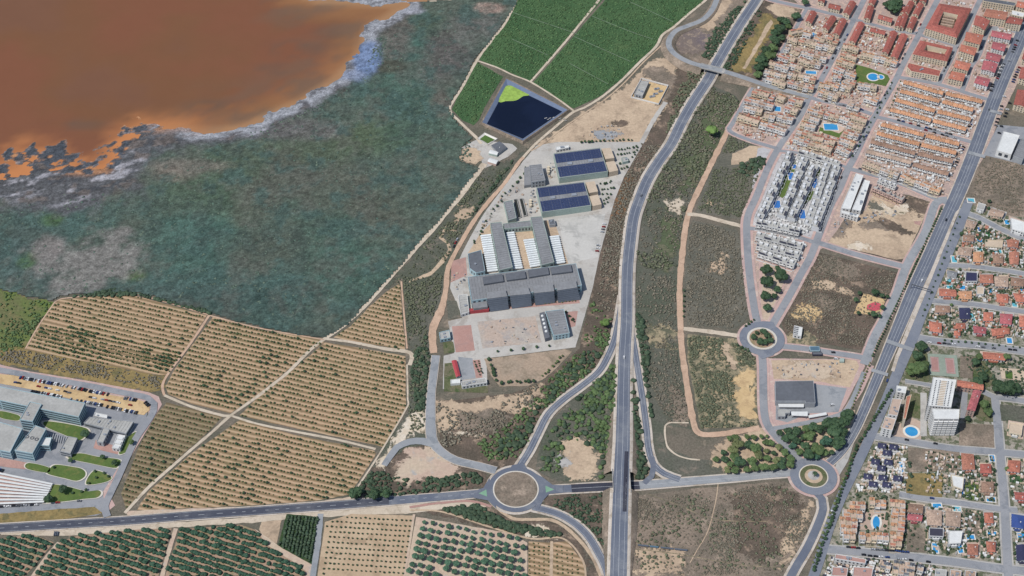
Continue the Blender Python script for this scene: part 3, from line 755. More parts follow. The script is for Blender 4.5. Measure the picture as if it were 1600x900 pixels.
road("path", [(1112, -10), (1102, 1), (1075, 23), (1052, 43), (1035, 55), (1025, 73), (1000, 97), (970, 127), (940, 152), (912, 169), (895, 176), (866, 200), (837, 225), (812, 252)], 3.4, M["pale_path"], z=.414)
road("path", [(1035, 70), (1005, 98), (975, 130), (945, 156), (918, 174), (880, 200), (850, 224), (830, 236)], 1.8, M["bare"], z=.416)
road("path", [(818, 246), (812, 252), (788, 287), (767, 311), (745, 339), (725, 371), (701, 417), (697, 450), (690, 482), (677, 512), (676, 535), (678, 552)], [4, 4.5, 5, 5, 5, 6, 9, 7], M["dirt_path"], z=.418)
road("path", [(92, 848), (66, 880), (42, 915)], 4, M["bare_pink"], z=.41)
road("path", [(275, 826), (262, 868), (250, 915)], 4, M["bare_pink"], z=.41)
road("path", [(501, 803), (497, 845), (489, 900), (486, 925)], 5.5, M["asphalt_pale"], z=.42)
road("path", [(647, 804), (640, 850), (632, 900), (628, 930)], 2.4, M["bare_pink"], z=.41)
road("path", [(862, 846), (861, 900), (860, 930)], 3, M["bare"], z=.41)
road("path", [(640, 797), (690, 800), (760, 822), (830, 842), (880, 842), (912, 880), (914, 930)], 1.8, M["bare"], z=.415)
road("path", [(1040, 160), (1020, 190), (1002, 224)], 5.5, M["plant_slab"], z=.42, smooth=False)
road("path", [(1137, 204), (1127, 225), (1112, 255), (1095, 290), (1080, 322), (1072, 350), (1067, 388), (1062, 447), (1063, 500), (1065, 542), (1071, 587), (1077, 625), (1084, 662), (1094, 678), (1130, 678), (1187, 669)], 6.5, M["dirt_path"], z=.42)
road("path", [(1074, 335), (1095, 337), (1125, 345), (1160, 354)], 5.5, M["pale_path"], z=.425)
road("path", [(1068, 514), (1112, 519), (1166, 527)], 5.5, M["pale_path"], z=.425)
road("path", [(1122, 756), (1118, 785), (1106, 830), (1088, 862), (1078, 880)], .9, M["bare"], z=.421)
road("path", [(986, 858), (1060, 866), (1150, 882), (1236, 888)], .7, M["scrub_pale"], z=.422)
road("path", [(1012, 772), (1060, 790), (1118, 812), (1200, 815)], .6, M["scrub_pale"], z=.423)
road("path", [(1076, 661), (1046, 661), (1040, 665), (1039, 680), (1044, 700), (1057, 711), (1075, 717), (1094, 719)], 1.8, M["pale_path"], z=.42)
# ------------------------------------------------------------------ town base sheets
patch("pavement", [(1208, -30), (1780, -30), (1780, 60), (1600, 110), (1560, 190), (1540, 240), (1500, 312), (1475, 322), (1420, 305), (1365, 300), (1352, 330), (1335, 322), (1290, 384), (1280, 392), (1250, 430), (1212, 500), (1186, 508), (1172, 470), (1165, 360), (1182, 300), (1215, 232), (1140, 206), (1138, 200), (1180, 138), (1205, 110), (1240, 55), (1262, 20)], M["urban"], rough=.6)
patch("pavement", [(1184, 232), (1232, 226), (1324, 262), (1276, 376), (1200, 362), (1166, 352)], M["urban_white"], rough=.4)
patch("pavement", [(1182, 362), (1258, 380), (1240, 424), (1186, 404)], M["urban_white"], rough=.4)
patch("pavement", [(1186, 402), (1238, 422), (1196, 508), (1186, 505)], M["pavement_pink"], rough=.3)
patch("pavement", [(1500, 312), (1560, 336), (1780, 356), (1780, 1000), (1250, 1000), (1292, 850), (1350, 700), (1400, 600), (1440, 510), (1480, 410)], M["villa_yard"], rough=.6)
patch("pavement", [(1560, 195), (1780, 215), (1780, 265), (1600, 258), (1536, 242)], M["street"], rough=.4)
patch("pavement", [(1196, 560), (1345, 562), (1352, 572), (1312, 648), (1260, 664), (1204, 670), (1196, 640)], M["pavement_pink"], rough=.4)
patch("field", [(1205, 563), (1338, 562), (1342, 572), (1329, 606), (1276, 596), (1209, 592)], M["bare"], rough=.8)
patch("field", [(1220, 568), (1298, 566), (1300, 590), (1218, 592)], M["bare_pink"], rough=2)
patch("pavement", [(1272, 600), (1323, 607), (1310, 644), (1265, 646), (1230, 660), (1212, 656), (1212, 628), (1272, 630)], M["asphalt_pale"], rough=.3)
patch("field", [(1136, 684), (1185, 672), (1206, 682), (1244, 718), (1240, 736), (1130, 738), (1112, 725), (1120, 700)], M["bare"], rough=2)
patch("field", [(1212, 674), (1260, 664), (1320, 646), (1336, 640), (1330, 668), (1310, 700), (1292, 716), (1262, 720), (1240, 706)], M["bare"], rough=1)
patch("field", [(1192, 408), (1232, 424), (1200, 500), (1188, 500)], M["bare_pink"], rough=1)
# avenue edge strips
patch("field", [(1358, 690), (1340, 735), (1290, 858), (1276, 905), (1262, 905), (1282, 850), (1310, 780), (1330, 735), (1350, 690)], M["dry_grass"], rough=.5)
patch("pavement", [(1500, 326), (1493, 332), (1444, 448), (1420, 505), (1398, 560), (1392, 580), (1397, 582), (1404, 560), (1427, 505), (1450, 450)], M["verge"], rough=.3, z=.97)
patch("pavement", [(1356, 570), (1336, 612), (1312, 648), (1322, 650), (1348, 612), (1366, 572)], M["pavement_pink"], rough=.2)
patch("pavement", [(1310, 715), (1335, 690), (1325, 720), (1306, 752), (1300, 745)], M["concrete"], rough=.3)

# ------------------------------------------------------------------ streets
ST = M["street"]; PK = M["pavement_pink"]
S4 = [(1370, -36), (1350, 0), (1335, 30), (1304, 87), (1276, 137), (1264, 153), (1252, 179), (1233, 207), (1218, 229), (1200, 262), (1182, 307), (1168, 340), (1167, 375), (1170, 420), (1175, 460), (1181, 495), (1186, 512)]
S5 = [(1480, -26), (1465, 0), (1441, 45), (1413, 97), (1401, 122), (1387, 147), (1365, 186), (1354, 206), (1334, 248), (1325, 264), (1312, 295), (1297, 323), (1277, 374), (1266, 402), (1251, 429), (1234, 461), (1213, 497), (1204, 512)]
road("street", S4, [7, 7, 7, 7.5, 8, 8], ST, "s4", 3.0, PK)
road("street", S5, [7, 7, 7.5, 8, 8], ST, "s5", 3.0, PK)
for key, pts, w in [("s6", [(1167, 357), (1198, 360), (1236, 368), (1275, 380)], 6), ("s7", [(1276, 379), (1330, 396), (1368, 406), (1412, 417)], 7.5),
        ("s9", [(1326, 264), (1372, 276), (1414, 290), (1448, 305), (1480, 318)], 6.5), ("s10", [(1364, 182), (1395, 189), (1429, 199), (1460, 206), (1491, 215), (1530, 226)], 6),
        ("s11", [(1402, 121), (1429, 125), (1460, 131), (1483, 137), (1514, 147), (1550, 158)], 6), ("s12", [(1335, 31), (1367, 40), (1398, 48), (1440, 54)], 6),
        ("s13", [(1438, 55), (1467, 64), (1494, 72)], 6), ("s13b", [(1538, -14), (1530, 3), (1519, 26), (1507, 52), (1494, 72), (1487, 90), (1478, 107), (1466, 131)], 6.5),
        ("s13c", [(1560, 44), (1546, 46), (1537, 65), (1529, 87), (1517, 104), (1511, 122), (1503, 142)], 6), ("s13d", [(1546, 46), (1575, 48), (1604, 56)], 5),
        ("s14", [(1190, -6), (1203, 0), (1242, 9), (1261, 13), (1290, 20), (1335, 31)], 6), ("s15", [(1261, 13), (1240, 50), (1215, 92), (1192, 130)], 4.5),
        ("s16", [(1212, 232), (1170, 219), (1140, 205), (1147, 190), (1172, 146), (1182, 133)], 5.5), ("s17", [(1216, 236), (1250, 240), (1290, 250), (1322, 262)], 4.5)]:
    road("street", pts, w, ST, key, 2.0, PK)
road("street", [(1264, 152), (1280, 157), (1327, 167), (1362, 179)], 6.5, ST, "s2", 2.2, PK)
road("street", [(1214, 541), (1255, 545), (1293, 551), (1340, 558), (1362, 563)], 7, ST, "e2", 2.0, PK)
road("street", [(1190, 550), (1192, 575), (1193, 632), (1197, 660), (1207, 676), (1222, 692), (1242, 712), (1258, 730)], 8, ST, "s1", 2.4, PK)
road("street", [(1203, 671), (1245, 664), (1290, 655), (1318, 645), (1332, 625), (1350, 582)], 5, M["asphalt_pale"], "lane")
road("street", [(1480, 312), (1462, 318), (1445, 365), (1417, 415), (1400, 462), (1380, 502), (1365, 530), (1350, 570)], 9, M["asphalt_pale"], "s8", 2.0, PK)
for key, pts, w in [("v1", [(1490, 327), (1525, 339), (1553, 353), (1578, 365), (1770, 450)], 6.5), ("v2", [(1472, 415), (1522, 417), (1553, 421), (1592, 427), (1770, 458)], 5.5),
        ("v3", [(1450, 470), (1498, 474), (1529, 477), (1560, 482), (1770, 513)], 6), ("v4", [(1425, 527), (1474, 535), (1529, 540), (1575, 546), (1770, 573)], 9),
        ("v5", [(1554, 620), (1558, 660), (1561, 692), (1565, 741), (1570, 802), (1573, 863), (1582, 1000)], 8), ("v6", [(1536, 613), (1556, 622), (1580, 624), (1770, 654)], 6),
        ("v7", [(1356, 681), (1411, 689), (1464, 698), (1501, 703), (1557, 707), (1770, 727)], 7.5), ("v8", [(1405, 773), (1440, 779), (1501, 787), (1562, 796), (1590, 798)], 6),
        ("v9", [(1285, 858), (1340, 863), (1393, 868), (1440, 873), (1501, 880), (1572, 890), (1770, 910)], 8.5), ("v10", [(1414, 596), (1440, 600), (1455, 603)], 4)]:
    road("street", pts, w, ST, key, 1.6, M["concrete"])
# avenue
AV = [(1662, -98), (1625, -15), (1610, 22), (1590, 70), (1566, 125), (1545, 178), (1524, 235), (1500, 295), (1475, 350), (1452, 402), (1430, 450), (1409, 500), (1388, 550), (1367, 600), (1348, 645), (1334, 675), (1316, 704), (1296, 724)]
road("road", [(1514, 314), (1498, 354), (1476, 406), (1456, 451), (1438, 494), (1424, 532), (1409, 567), (1393, 606), (1378, 641), (1358, 686), (1337, 731), (1315, 776), (1295, 826), (1278, 881), (1240, 990)], [10, 11.5, 12, 12, 11, 9.5, 9.5, 9.5, 9.5, 10], M["street_blue"], "service", 0, None, "")
road("road", AV, [15, 15.5, 16, 16, 16, 15, 14.5, 10, 8], M["asphalt"], "avenue", 1.2, M["verge"], "ce")
road("road", [(1262, 758), (1284, 780), (1286, 795), (1280, 815), (1262, 855), (1236, 900), (1195, 985)], 7.5, M["asphalt"], "r3s", 2.4, M["verge"], "")
for q in ([(1386, 531), (1428, 545.5), (1426, 551), (1384, 536.5)], [(1362, 576.5), (1388, 584.5), (1386.5, 589.5), (1360.5, 581.5)], [(1514, 237), (1540, 244), (1538, 248.5), (1512, 241.5)], [(1548, 172), (1566, 177), (1564, 181), (1546, 176)]):
    patch("crossing", q, M["asphalt_pale"], z=1.30, rough=.15)
gy_ = empty("road_gantry", (*P(1438, 456), 1.0), math.atan2(*(np.array(P(1450, 459)) - np.array(P(1420, 450)))[::-1])); tag(gy_, "dark gantry beam spanning the avenue beside the villas", "gantry")
for s in (-10.5, 10.5): m = MB(); m.box(s - .25, s + .25, -.25, .25, -.3, 6.2); m.build("post", flat("gantry_metal", (90, 94, 100)) if s < 0 else MATS["gantry_metal"], gy_)
m = MB(); m.box(-10.7, 10.7, -.35, .35, 5.6, 6.4); m.build("beam", MATS["gantry_metal"], gy_)
# main east-west road
road("road", [(-190, 838), (0, 826), (100, 820), (200, 814), (300, 806), (400, 799), (525, 790), (612, 783)], 9.6, M["asphalt_dark"], "ew", 1.4, M["verge"], "de")
road("road", [(608, 783.4), (625, 782), (700, 776), (745, 772), (768, 770)], [9.6, 9, 9, 8], M["asphalt"], "ew2", 1.2, M["verge"], "d")
road("road", [(838, 768), (875, 765), (895, 764)], 9, M["asphalt"], "ew3", 1.6, M["verge"])
road("road", [(893, 764), (950, 761), (1001, 759)], 9.6, M["asphalt_new"], "ew4", 1.6, M["verge"], "c")
road("road", [(999, 759), (1075, 753), (1150, 747), (1200, 742), (1245, 739)], [9.5, 9, 8.5, 8.5, 8.5], M["asphalt_pale"], "ew5", 1.6, M["verge"], "c")
# slip roads
road("road", [(972, 462), (968, 492), (965, 508), (960, 532), (950, 557), (935, 582), (907, 605), (880, 625), (857, 647), (842, 675), (827, 705), (813, 727), (806, 738)], [5, 6.2, 6.4, 6.4, 6.4, 6.4, 6.4, 6.4], M["asphalt"], "ramp_w", 2.6, M["verge"], "e")
road("road", [(984, 470), (986, 512), (992, 550), (997, 582), (1004, 625), (1010, 670), (1013, 700), (1021, 726), (1038, 741), (1062, 750)], [5, 6, 6.2, 6.2, 6.2, 6.2, 6.2, 7], M["asphalt"], "ramp_e", 2.4, M["verge"], "e")
road("road", [(1018, 715), (1021, 730), (1018, 745), (1006, 756)], 5.5, M["asphalt"], "ramp_e2")
road("road", [(832, 793), (850, 797), (875, 805), (900, 820), (920, 840), (935, 865), (947, 890), (956, 925)], 7.2, M["asphalt"], "arc", 2.2, M["verge"], "e")
road("path", [(772, 790), (800, 810), (830, 812), (862, 813), (887, 827), (912, 852), (928, 875), (940, 905), (944, 930)], 3.4, M["bare"], "arcpath", z=.43)
road("path", [(640, 793), (680, 787), (730, 783), (752, 787), (768, 792)], 2.6, M["brick_plaza"], "redpath", z=.44)
road("road", [(775, 736), (745, 728), (712, 720), (690, 707), (677, 692), (673, 672), (673, 625), (677, 587), (681, 556)], [8.5, 8.5, 8.5, 10, 9, 8, 8, 8], M["asphalt_pale"], "nw", .8, M["verge"])
road("road", [(676, 694), (660, 690), (640, 691), (620, 700), (610, 713), (600, 728)], [9, 8, 7, 6], M["asphalt_pale"], "nw2")
# roundabouts
def roundabout(px, py, ri, ro, isl, apron, key):
    disc("road", px, py, ro, M["asphalt" if key == "r1" else "street_blue"], 1.16, r0=ri - .4)
    disc("verge", px, py, ro + 2.6, M["verge" if key == "r1" else "pavement_pink"], .612, r0=ro - 1)
    o = disc("roundabout_island", px, py, ri - apron, isl, 1.24)
    disc("kerb", px, py, ri, M["kerb"], 1.28, parent=o, r0=ri - apron - .02)
    return o
r1 = roundabout(806, 765.5, 22.0, 27.0, M["scrub_brown"], 1.2, "r1")
r2 = roundabout(1190.5, 530, 15.6, 23.5, M["grove_soil"], 2.4, "r2")
r3 = roundabout(1271, 745, 14.2, 22.6, M["bare"], 1.0, "r3")
disc("planting_bed", 1271, 745, 13.0, M["garden"], 1.262, parent=r3, r0=8.6)
disc("paved_centre", 1271, 744, 5.6, M["concrete"], 1.266, parent=r3)
for q in ([(748, 772), (760, 766), (761, 777)], [(866, 766), (852, 760), (853, 771)]):
    patch("traffic_island", q, M["green_paint"], z=1.22, rough=0)
for q in ([(826, 736), (848, 747), (863, 758.4), (880, 759), (880, 771), (858, 773), (848, 783), (842, 796), (834, 784), (842, 765)], [(740, 768.6), (756, 763), (764, 748), (770, 765), (772, 782), (776, 796), (762, 783), (740, 779)], [(792, 741), (800, 728), (818, 724), (826, 738), (812, 740)], [(1243, 735), (1252, 722), (1262, 718), (1262, 730), (1255, 748), (1262, 770), (1243, 746)], [(1168, 520), (1178, 505), (1192, 503), (1208, 504), (1222, 540), (1208, 556), (1190, 562), (1180, 552)]):
    patch("road", q, M["asphalt"] if q[0][0] < 1160 else M["street_blue"], z=1.14, rough=.3)
# highway: dips nowhere, rises onto its bridge over the east-west road
HW = [(1240, -95), (1196, -24), (1182, 0), (1160, 33), (1137, 70), (1117, 105), (1105, 127), (1082, 162), (1065, 192), (1049, 225), (1030, 252), (1012, 281), (1000, 310), (990, 340), (985, 375), (981, 412), (979.5, 448), (979, 500), (976, 550), (974.5, 600), (974, 630, .5), (973.5, 660, 2.5), (973, 690, 4.8), (972, 715, 5.6), (970.5, 755, 5.8), (969, 800, 5.6), (968, 830, 4.8), (967, 870, 2.5), (966, 905, .8), (966, 940, 0), (965, 1010, 0)]
HWW = [11.5, 11.5, 12, 12.5, 12.5, 12, 12, 12, 12, 12.6, 14.4, 15.4, 15.6]
hw = road("road", HW, HWW, M["asphalt"], "highway", 0, None, "ce", z=1.05)
ln = ROADS["highway"]
V, F = ribbon_np(ln, 4.0, 1.054, 4.2); n0 = len(ln)
sel = [f for i, f in enumerate(F) if P(0, 800)[1] < ln[i][1] < P(0, 705)[1]]
npmesh("resurfaced_lane", [(x, y, z) for x, y, z in V], sel, [M["asphalt_new"]], hw)
# verges and banks of the highway
k = len(ln); V, F = [], []
for i, p in enumerate(ln):
    a, b_ = ln[max(i - 1, 0)], ln[min(i + 1, k - 1)]
    dx, dy = b_[0] - a[0], b_[1] - a[1]; L = math.hypot(dx, dy); nx, ny = -dy / L, dx / L
    w = float(np.interp(i / (k - 1), np.linspace(0, 1, len(HWW)), HWW)) / 2
    zz = p[2]
    V += [(p[0] + nx * d, p[1] + ny * d, z) for d, z in ((w + 3.4 + zz * 1.1, .55), (w + 3.0, zz + .98), (w - .3, zz + 1.0), (-w + .3, zz + 1.0), (-w - 3.0, zz + .98), (-w - 3.4 - zz * 1.1, .55))]
yb0, yb1 = P(970, 772)[1], P(970, 747)[1]
for i in range(k - 1):
    if yb0 < .5 * (ln[i][1] + ln[i + 1][1]) < yb1: continue
    for j in (0, 1, 3, 4): F.append((6 * i + j, 6 * i + j + 1, 6 * i + 7 + j, 6 * i + 6 + j)[::-1])
tag(npmesh("embankment", V, F, [M["verge"], M["scrub_brown"]], fm=[0, 0, 0, 0] * 0 + [1 if k_ in (0, 3) else 0 for _ in range(len(F) // 4) for k_ in range(4)]), kind="structure")
br = empty("highway_bridge", PZ(970.5, 758))
tag(br, "concrete road bridge carrying the highway over the east-west road", "bridge")
def bparts(name, fn, mt):
    m = MB(); fn(m); o = m.build(name, mt, br); o.matrix_parent_inverse = br.matrix_world.inverted(); o.location = (0, 0, 0)
    return o
c0 = P(970.6, 760)
def rel(px, py): 
    x, y = P(px, py); return x, y
for sx in (-1, 1):
    m = MB(); m.box(sx * 8.3 - .25, sx * 8.3 + .25, -14, 14, 6.6, 7.9); m.build("parapet", M["concrete"], br)
for sy in (-1, 1):
    m = MB(); m.box(-8.6, 8.6, sy * 8 - .6, sy * 8 + .6, 0.3, 6.3); m.build("abutment", M["concrete"], br)
m = MB(); m.box(-8.5, 8.5, -12, 12, 5.9, 6.75); m.build("deck", M["concrete"], br)
# overpass in the north
OV = [(1128, -22, .2), (1120, 0, .4), (1112, 17, .8), (1097, 32, 1.2), (1075, 41, 1.6), (1056, 49, 2.2), (1046, 62, 3), (1046, 75, 4), (1058, 88, 5), (1080, 99, 5.8), (1107, 106, 6.2), (1130, 112, 6), (1162, 122, 4.2), (1197, 134, 1.8), (1230, 143, .5), (1264, 152, 0)]
road("road", OV, [7, 7, 7, 7, 7.5, 7.5, 7.5, 7.5, 7], M["asphalt_pale"], "overpass", 0, None, "", z=.95)
ln = ROADS["overpass"]; k = len(ln); V, F = [], []
for i, p in enumerate(ln):
    a, b_ = ln[max(i - 1, 0)], ln[min(i + 1, k - 1)]
    dx, dy = b_[0] - a[0], b_[1] - a[1]; L = math.hypot(dx, dy); nx, ny = -dy / L, dx / L
    w = 3.7; zz = p[2]
    V += [(p[0] + nx * d, p[1] + ny * d, z) for d, z in ((w + 1.6 + zz * 1.2, .5), (w + 1.0, zz + .88), (w - .4, zz + .9), (-w + .4, zz + .9), (-w - 1.0, zz + .88), (-w - 1.6 - zz * 1.2, .5))]
xb0, xb1 = P(1096, 106, 6)[0], P(1130, 106, 6)[0]
for i in range(k - 1):
    if ln[i][1] < P(0, 80)[1] and xb0 < .5 * (ln[i][0] + ln[i + 1][0]) < xb1: continue
    for j in (0, 1, 3, 4): F.append((6 * i + j, 6 * i + j + 1, 6 * i + 7 + j, 6 * i + 6 + j)[::-1])
tag(npmesh("embankment", V, F, [M["scrub_brown"]]), kind="structure")
a_, b_ = P(1094, 103.5, 6), P(1132, 113, 6)
ang = math.atan2(b_[1] - a_[1], b_[0] - a_[0]); LL = math.hypot(b_[0] - a_[0], b_[1] - a_[1]) / 2
ob = empty("overpass_bridge", ((a_[0] + b_[0]) / 2, (a_[1] + b_[1]) / 2, 0), ang)
tag(ob, "narrow concrete overpass crossing the highway near the green field", "bridge")
m = MB(); m.box(-LL, LL, -4.2, 4.2, 6.1, 7.0); m.build("deck", M["concrete"], ob)
for sy in (-1, 1):
    m = MB(); m.box(-LL, LL, sy * 4.3 - .2, sy * 4.3 + .2, 6.3, 8.1); m.build("parapet", M["concrete"], ob)
for sx in (-.55, .55):
    m = MB(); m.box(sx * LL - .5, sx * LL + .5, -3.4, 3.4, 0, 6.1); m.build("pier", M["concrete"], ob)
# hospital roads and lawns
patch("pavement", [(-60, 590), (5, 590), (140, 622), (232, 640), (226, 662), (186, 735), (165, 800), (150, 806), (-60, 812)], M["street"], rough=.3)
patch("pavement", [(-60, 570), (0, 570), (44, 580), (142, 596), (232, 613), (248, 620), (253, 632), (240, 655), (200, 722), (186, 748), (172, 775), (180, 790), (168, 800), (160, 770), (210, 690), (232, 650), (232, 640), (140, 620), (0, 590), (-60, 585)], M["pavement_pink"], rough=.3)
road("road", [(-60, 568), (0, 579), (44, 587), (89, 595), (142, 604), (196, 615), (230, 622), (241, 632), (240, 643), (229, 662), (213, 685), (199, 714), (184, 748), (171, 775), (164, 792), (168, 808)], 7, M["street"], "hring")
patch("pavement", [(21, 587), (53, 594), (142, 612), (219, 626), (233, 631), (234, 641), (225, 649), (196, 644), (142, 631), (44, 608), (-20, 596), (0, 585)], M["sand"], rough=.2, z=.60)
patch("field", [(-60, 806), (0, 803), (148, 792), (161, 802), (100, 812), (0, 818), (-60, 822)], M["dry_grass"], rough=.8)
patch("pavement", [(-60, 704), (0, 715), (45, 724), (40, 734), (0, 729), (-60, 722)], M["brick_plaza"], rough=.2, z=.60)
patch("pavement", [(150, 688), (190, 700), (186, 711), (146, 701)], M["brick_plaza"], rough=.2, z=.60)
patch("pavement", [(-40, 728), (0, 738), (84, 758), (70, 786), (0, 790), (-40, 794)], M["pavement_pink"], rough=.2, z=.60)
for i, q in enumerate([[(110, 712), (127, 709), (152, 714), (184, 718), (189, 723), (184, 730), (177, 732), (148, 726), (110, 718)], [(78, 733), (87, 727), (106, 729), (127, 733), (134, 740), (131, 747), (120, 752), (101, 748), (75, 741)], [(45, 724), (76, 731), (74, 739), (42, 733)],
        [(148, 736), (174, 746), (165, 754), (135, 757)], [(84, 758), (106, 761), (135, 768), (154, 767), (158, 772), (152, 778), (135, 780), (70, 786), (80, 767)], [(211, 676), (213, 682), (203, 701), (194, 709), (186, 709), (194, 689)], [(76, 659), (135, 670), (132, 684), (118, 690), (107, 683), (71, 667)], [(0, 643), (30, 650), (28, 658), (0, 653)]]):
    c = np.array(q).mean(0)
    lw = patch("lawn", q, M["lawn"], z=.82, rough=.1, smooth=True, step=1.5)
    patch("kerb", [tuple(c + (np.array(p) - c) * 1.09) for p in q], M["kerb"], z=.80, rough=0, parent=lw, smooth=True, step=1.5)
# desalination plant ground
patch("pavement", [(838, 228), (870, 222), (1000, 222), (1003, 228), (975, 277), (960, 314), (946, 365), (936, 402), (926, 450), (910, 507), (899, 543), (760, 560), (762, 606), (692, 608), (693, 556), (710, 552), (700, 502), (722, 497), (712, 470), (703, 450), (706, 430), (720, 400), (735, 370), (752, 340), (770, 315), (790, 288), (815, 255)], M["plant_slab"], rough=.3)
patch("pavement", [(872, 342), (946, 334), (934, 402), (887, 412)], M["plant_lot"], rough=.4)
patch("pavement", [(706, 510), (736, 508), (742, 548), (712, 551)], M["brick_plaza"], rough=.2)
patch("pavement", [(746, 503), (837, 494), (846, 535), (754, 545)], M["forecourt"], rough=.4)
patch("pavement", [(738, 563), (750, 562), (754, 590), (744, 591)], M["brick_plaza"], rough=.2)
patch("pavement", [(716, 558), (738, 560), (743, 591), (720, 594)], M["asphalt_pale"], rough=.2)
patch("pavement", [(706, 408), (728, 402), (730, 430), (704, 442)], M["brick_plaza"], rough=.3)
patch("pavement", [(782, 478), (905, 468), (906, 474), (784, 484)], M["brick_plaza"], rough=.3)
patch("pavement", [(883, 488), (903, 486), (899, 510), (890, 512)], M["brick_plaza"], rough=.3)
patch("field", [(757, 561), (883, 546), (894, 549), (874, 572), (848, 594), (826, 603), (780, 604), (766, 587)], M["brown_lot"], rough=1)
patch("field", [(698, 470), (713, 470), (722, 496), (700, 500)], M["scrub_green"], rough=.5)
patch("field", [(694, 568), (712, 566), (720, 596), (762, 604), (762, 614), (694, 612)], M["garden"], rough=.5)
patch("field", [(692, 536), (708, 534), (711, 550), (694, 553)], M["garden"], rough=.4)
patch("pavement", [(718, 232), (745, 218), (800, 225), (808, 232), (795, 245), (757, 264), (752, 250), (722, 250)], M["plant_slab"], rough=.8)
patch("field", [(722, 232), (742, 226), (752, 248), (745, 258), (720, 250)], M["bare"], rough=1.5)
for q in ([(790, 352), (829, 348), (845, 372), (828, 374), (843, 418), (818, 421), (803, 362)], [(850, 345), (866, 344), (888, 412), (874, 414), (872, 368), (857, 369)], [(731, 396), (750, 366), (766, 350), (784, 424), (757, 428)]):
    patch("pavement", q, M["bare"], rough=.2)
patch("pavement", [(1002, 125), (1043, 136), (1028, 163), (987, 152)], M["sand"], rough=.3)
# ------------------------------------------------------------------ plants
leafmat("leaf_dark", (54, 78, 58), (76, 98, 68)); leafmat("leaf_mid", (78, 100, 64), (100, 118, 76)); leafmat("leaf_olive", (102, 112, 74), (122, 128, 88))
leafmat("leaf_citrus", (66, 98, 78), (88, 118, 94)); leafmat("leaf_bright", (104, 134, 72), (120, 146, 84))
leafmat("stuff_dark", (58, 78, 62), (82, 98, 74), tone=True); leafmat("stuff_olive", (92, 100, 80), (116, 118, 94), tone=True)
leafmat("stuff_dry", (112, 108, 94), (138, 130, 114), tone=True); leafmat("stuff_orchard", (70, 86, 56), (92, 104, 68), tone=True)
leafmat("stuff_grove", (50, 80, 64), (70, 100, 80), tone=True); leafmat("stuff_crop", (74, 106, 68), (98, 122, 80), tone=True)
leafmat("stuff_marsh", (80, 104, 92), (102, 114, 98), tone=True, s=.05)
leafmat("leaf_grove", (50, 80, 64), (70, 100, 80)); leafmat("stuff_green", (80, 104, 66), (104, 122, 80), tone=True)
flat("bark", (96, 80, 64)); 
def ico(sub):
    bm = bmesh.new(); bmesh.ops.create_icosphere(bm, subdivisions=sub, radius=1.0)
    V = np.array([v.co[:] for v in bm.verts]); F = np.array([[v.index for v in f.verts] for f in bm.faces]); bm.free(); return V, F
ICO = {k: ico(k) for k in (1, 2, 3)}
def lump(sub, seed, amp=.35, flat_=.75):
    V, F = ICO[sub]; V = V.copy()
    for i, v in enumerate(V):
        q = Vector(v) * 1.7 + Vector((seed * 7.1, seed * 3.3, seed))
        f = 1 + amp * noise.noise(q) + amp * .8 * noise.noise(q * 2.7)
        V[i] = v * f
    V[:, 2] *= flat_
    return V, F
def crown_np(seed, sub=2, leaves=90, amp=.35, flat_=.72):
    """lumpy core and a shell of leaf sprays; radius about 1, centred on 0"""
    rg = np.random.default_rng(seed)
    Vs, Fs, n = [], [], 0
    nl = 5
    for k in range(nl):
        V, F = lump(2 if sub > 1 else 1, seed + k * 13, amp, flat_)
        if k: 
            a = k * 2 * math.pi / (nl - 1) + rg.random(); r = .42 + .16 * rg.random()
            V = V * (.46 + .16 * rg.random()) + np.array([r * math.cos(a), r * math.sin(a), -.05 + .3 * rg.random()])
        else: V = V * .66 + np.array([0, 0, .1])
        Vs.append(V); Fs.append(F + n); n += len(V)
    d = rg.normal(size=(leaves, 3)); d /= np.linalg.norm(d, axis=1)[:, None]; d[:, 2] = np.abs(d[:, 2]) * .9 - .15
    for q in d:
        c = q * np.array([.95, .95, .78]) * (.72 + .34 * rg.random()); t = rg.normal(size=(3, 3)) * .14
        Vs.append(c + t); Fs.append(np.array([[n, n + 1, n + 2]])); n += 3
    return np.concatenate(Vs), np.concatenate(Fs)
def meshnp(name, V, F, mat):
    me = bpy.data.meshes.new(name); me.from_pydata(V.tolist(), [], F.tolist()); me.materials.append(mat); me.update(); return me
CROWN = {}
for mk in ("leaf_dark", "leaf_mid", "leaf_olive", "leaf_citrus", "leaf_bright", "leaf_grove"):
    CROWN[mk] = [meshnp("crown", *crown_np(3 + 11 * k + len(mk)), M[mk]) for k in range(4)]
def trunk_mesh():
    m = MB(); n = 6
    rings = [(0, .16, 0, 0), (.5, .11, .03, .0), (1.0, .07, .05, .03)]
    for (z0, r0, x0, y0), (z1, r1, x1, y1) in zip(rings, rings[1:]):
        for i in range(n):
            a, b = 2 * math.pi * i / n, 2 * math.pi * (i + 1) / n
            m.poly([(x0 + r0 * math.cos(a), y0 + r0 * math.sin(a), z0), (x0 + r0 * math.cos(b), y0 + r0 * math.sin(b), z0), (x1 + r1 * math.cos(b), y1 + r1 * math.sin(b), z1), (x1 + r1 * math.cos(a), y1 + r1 * math.sin(a), z1)])
    for k in range(3):
        a = k * 2.1; d = (.4 * math.cos(a), .4 * math.sin(a))
        m.poly([(.03, 0, .7), (.1, .05, .72), (d[0], d[1], 1.15)]); m.poly([(.1, .05, .72), (.03, 0, .62), (d[0], d[1], 1.15)])
    return m.mesh("trunk", [M["bark"]])
TRUNK = trunk_mesh()
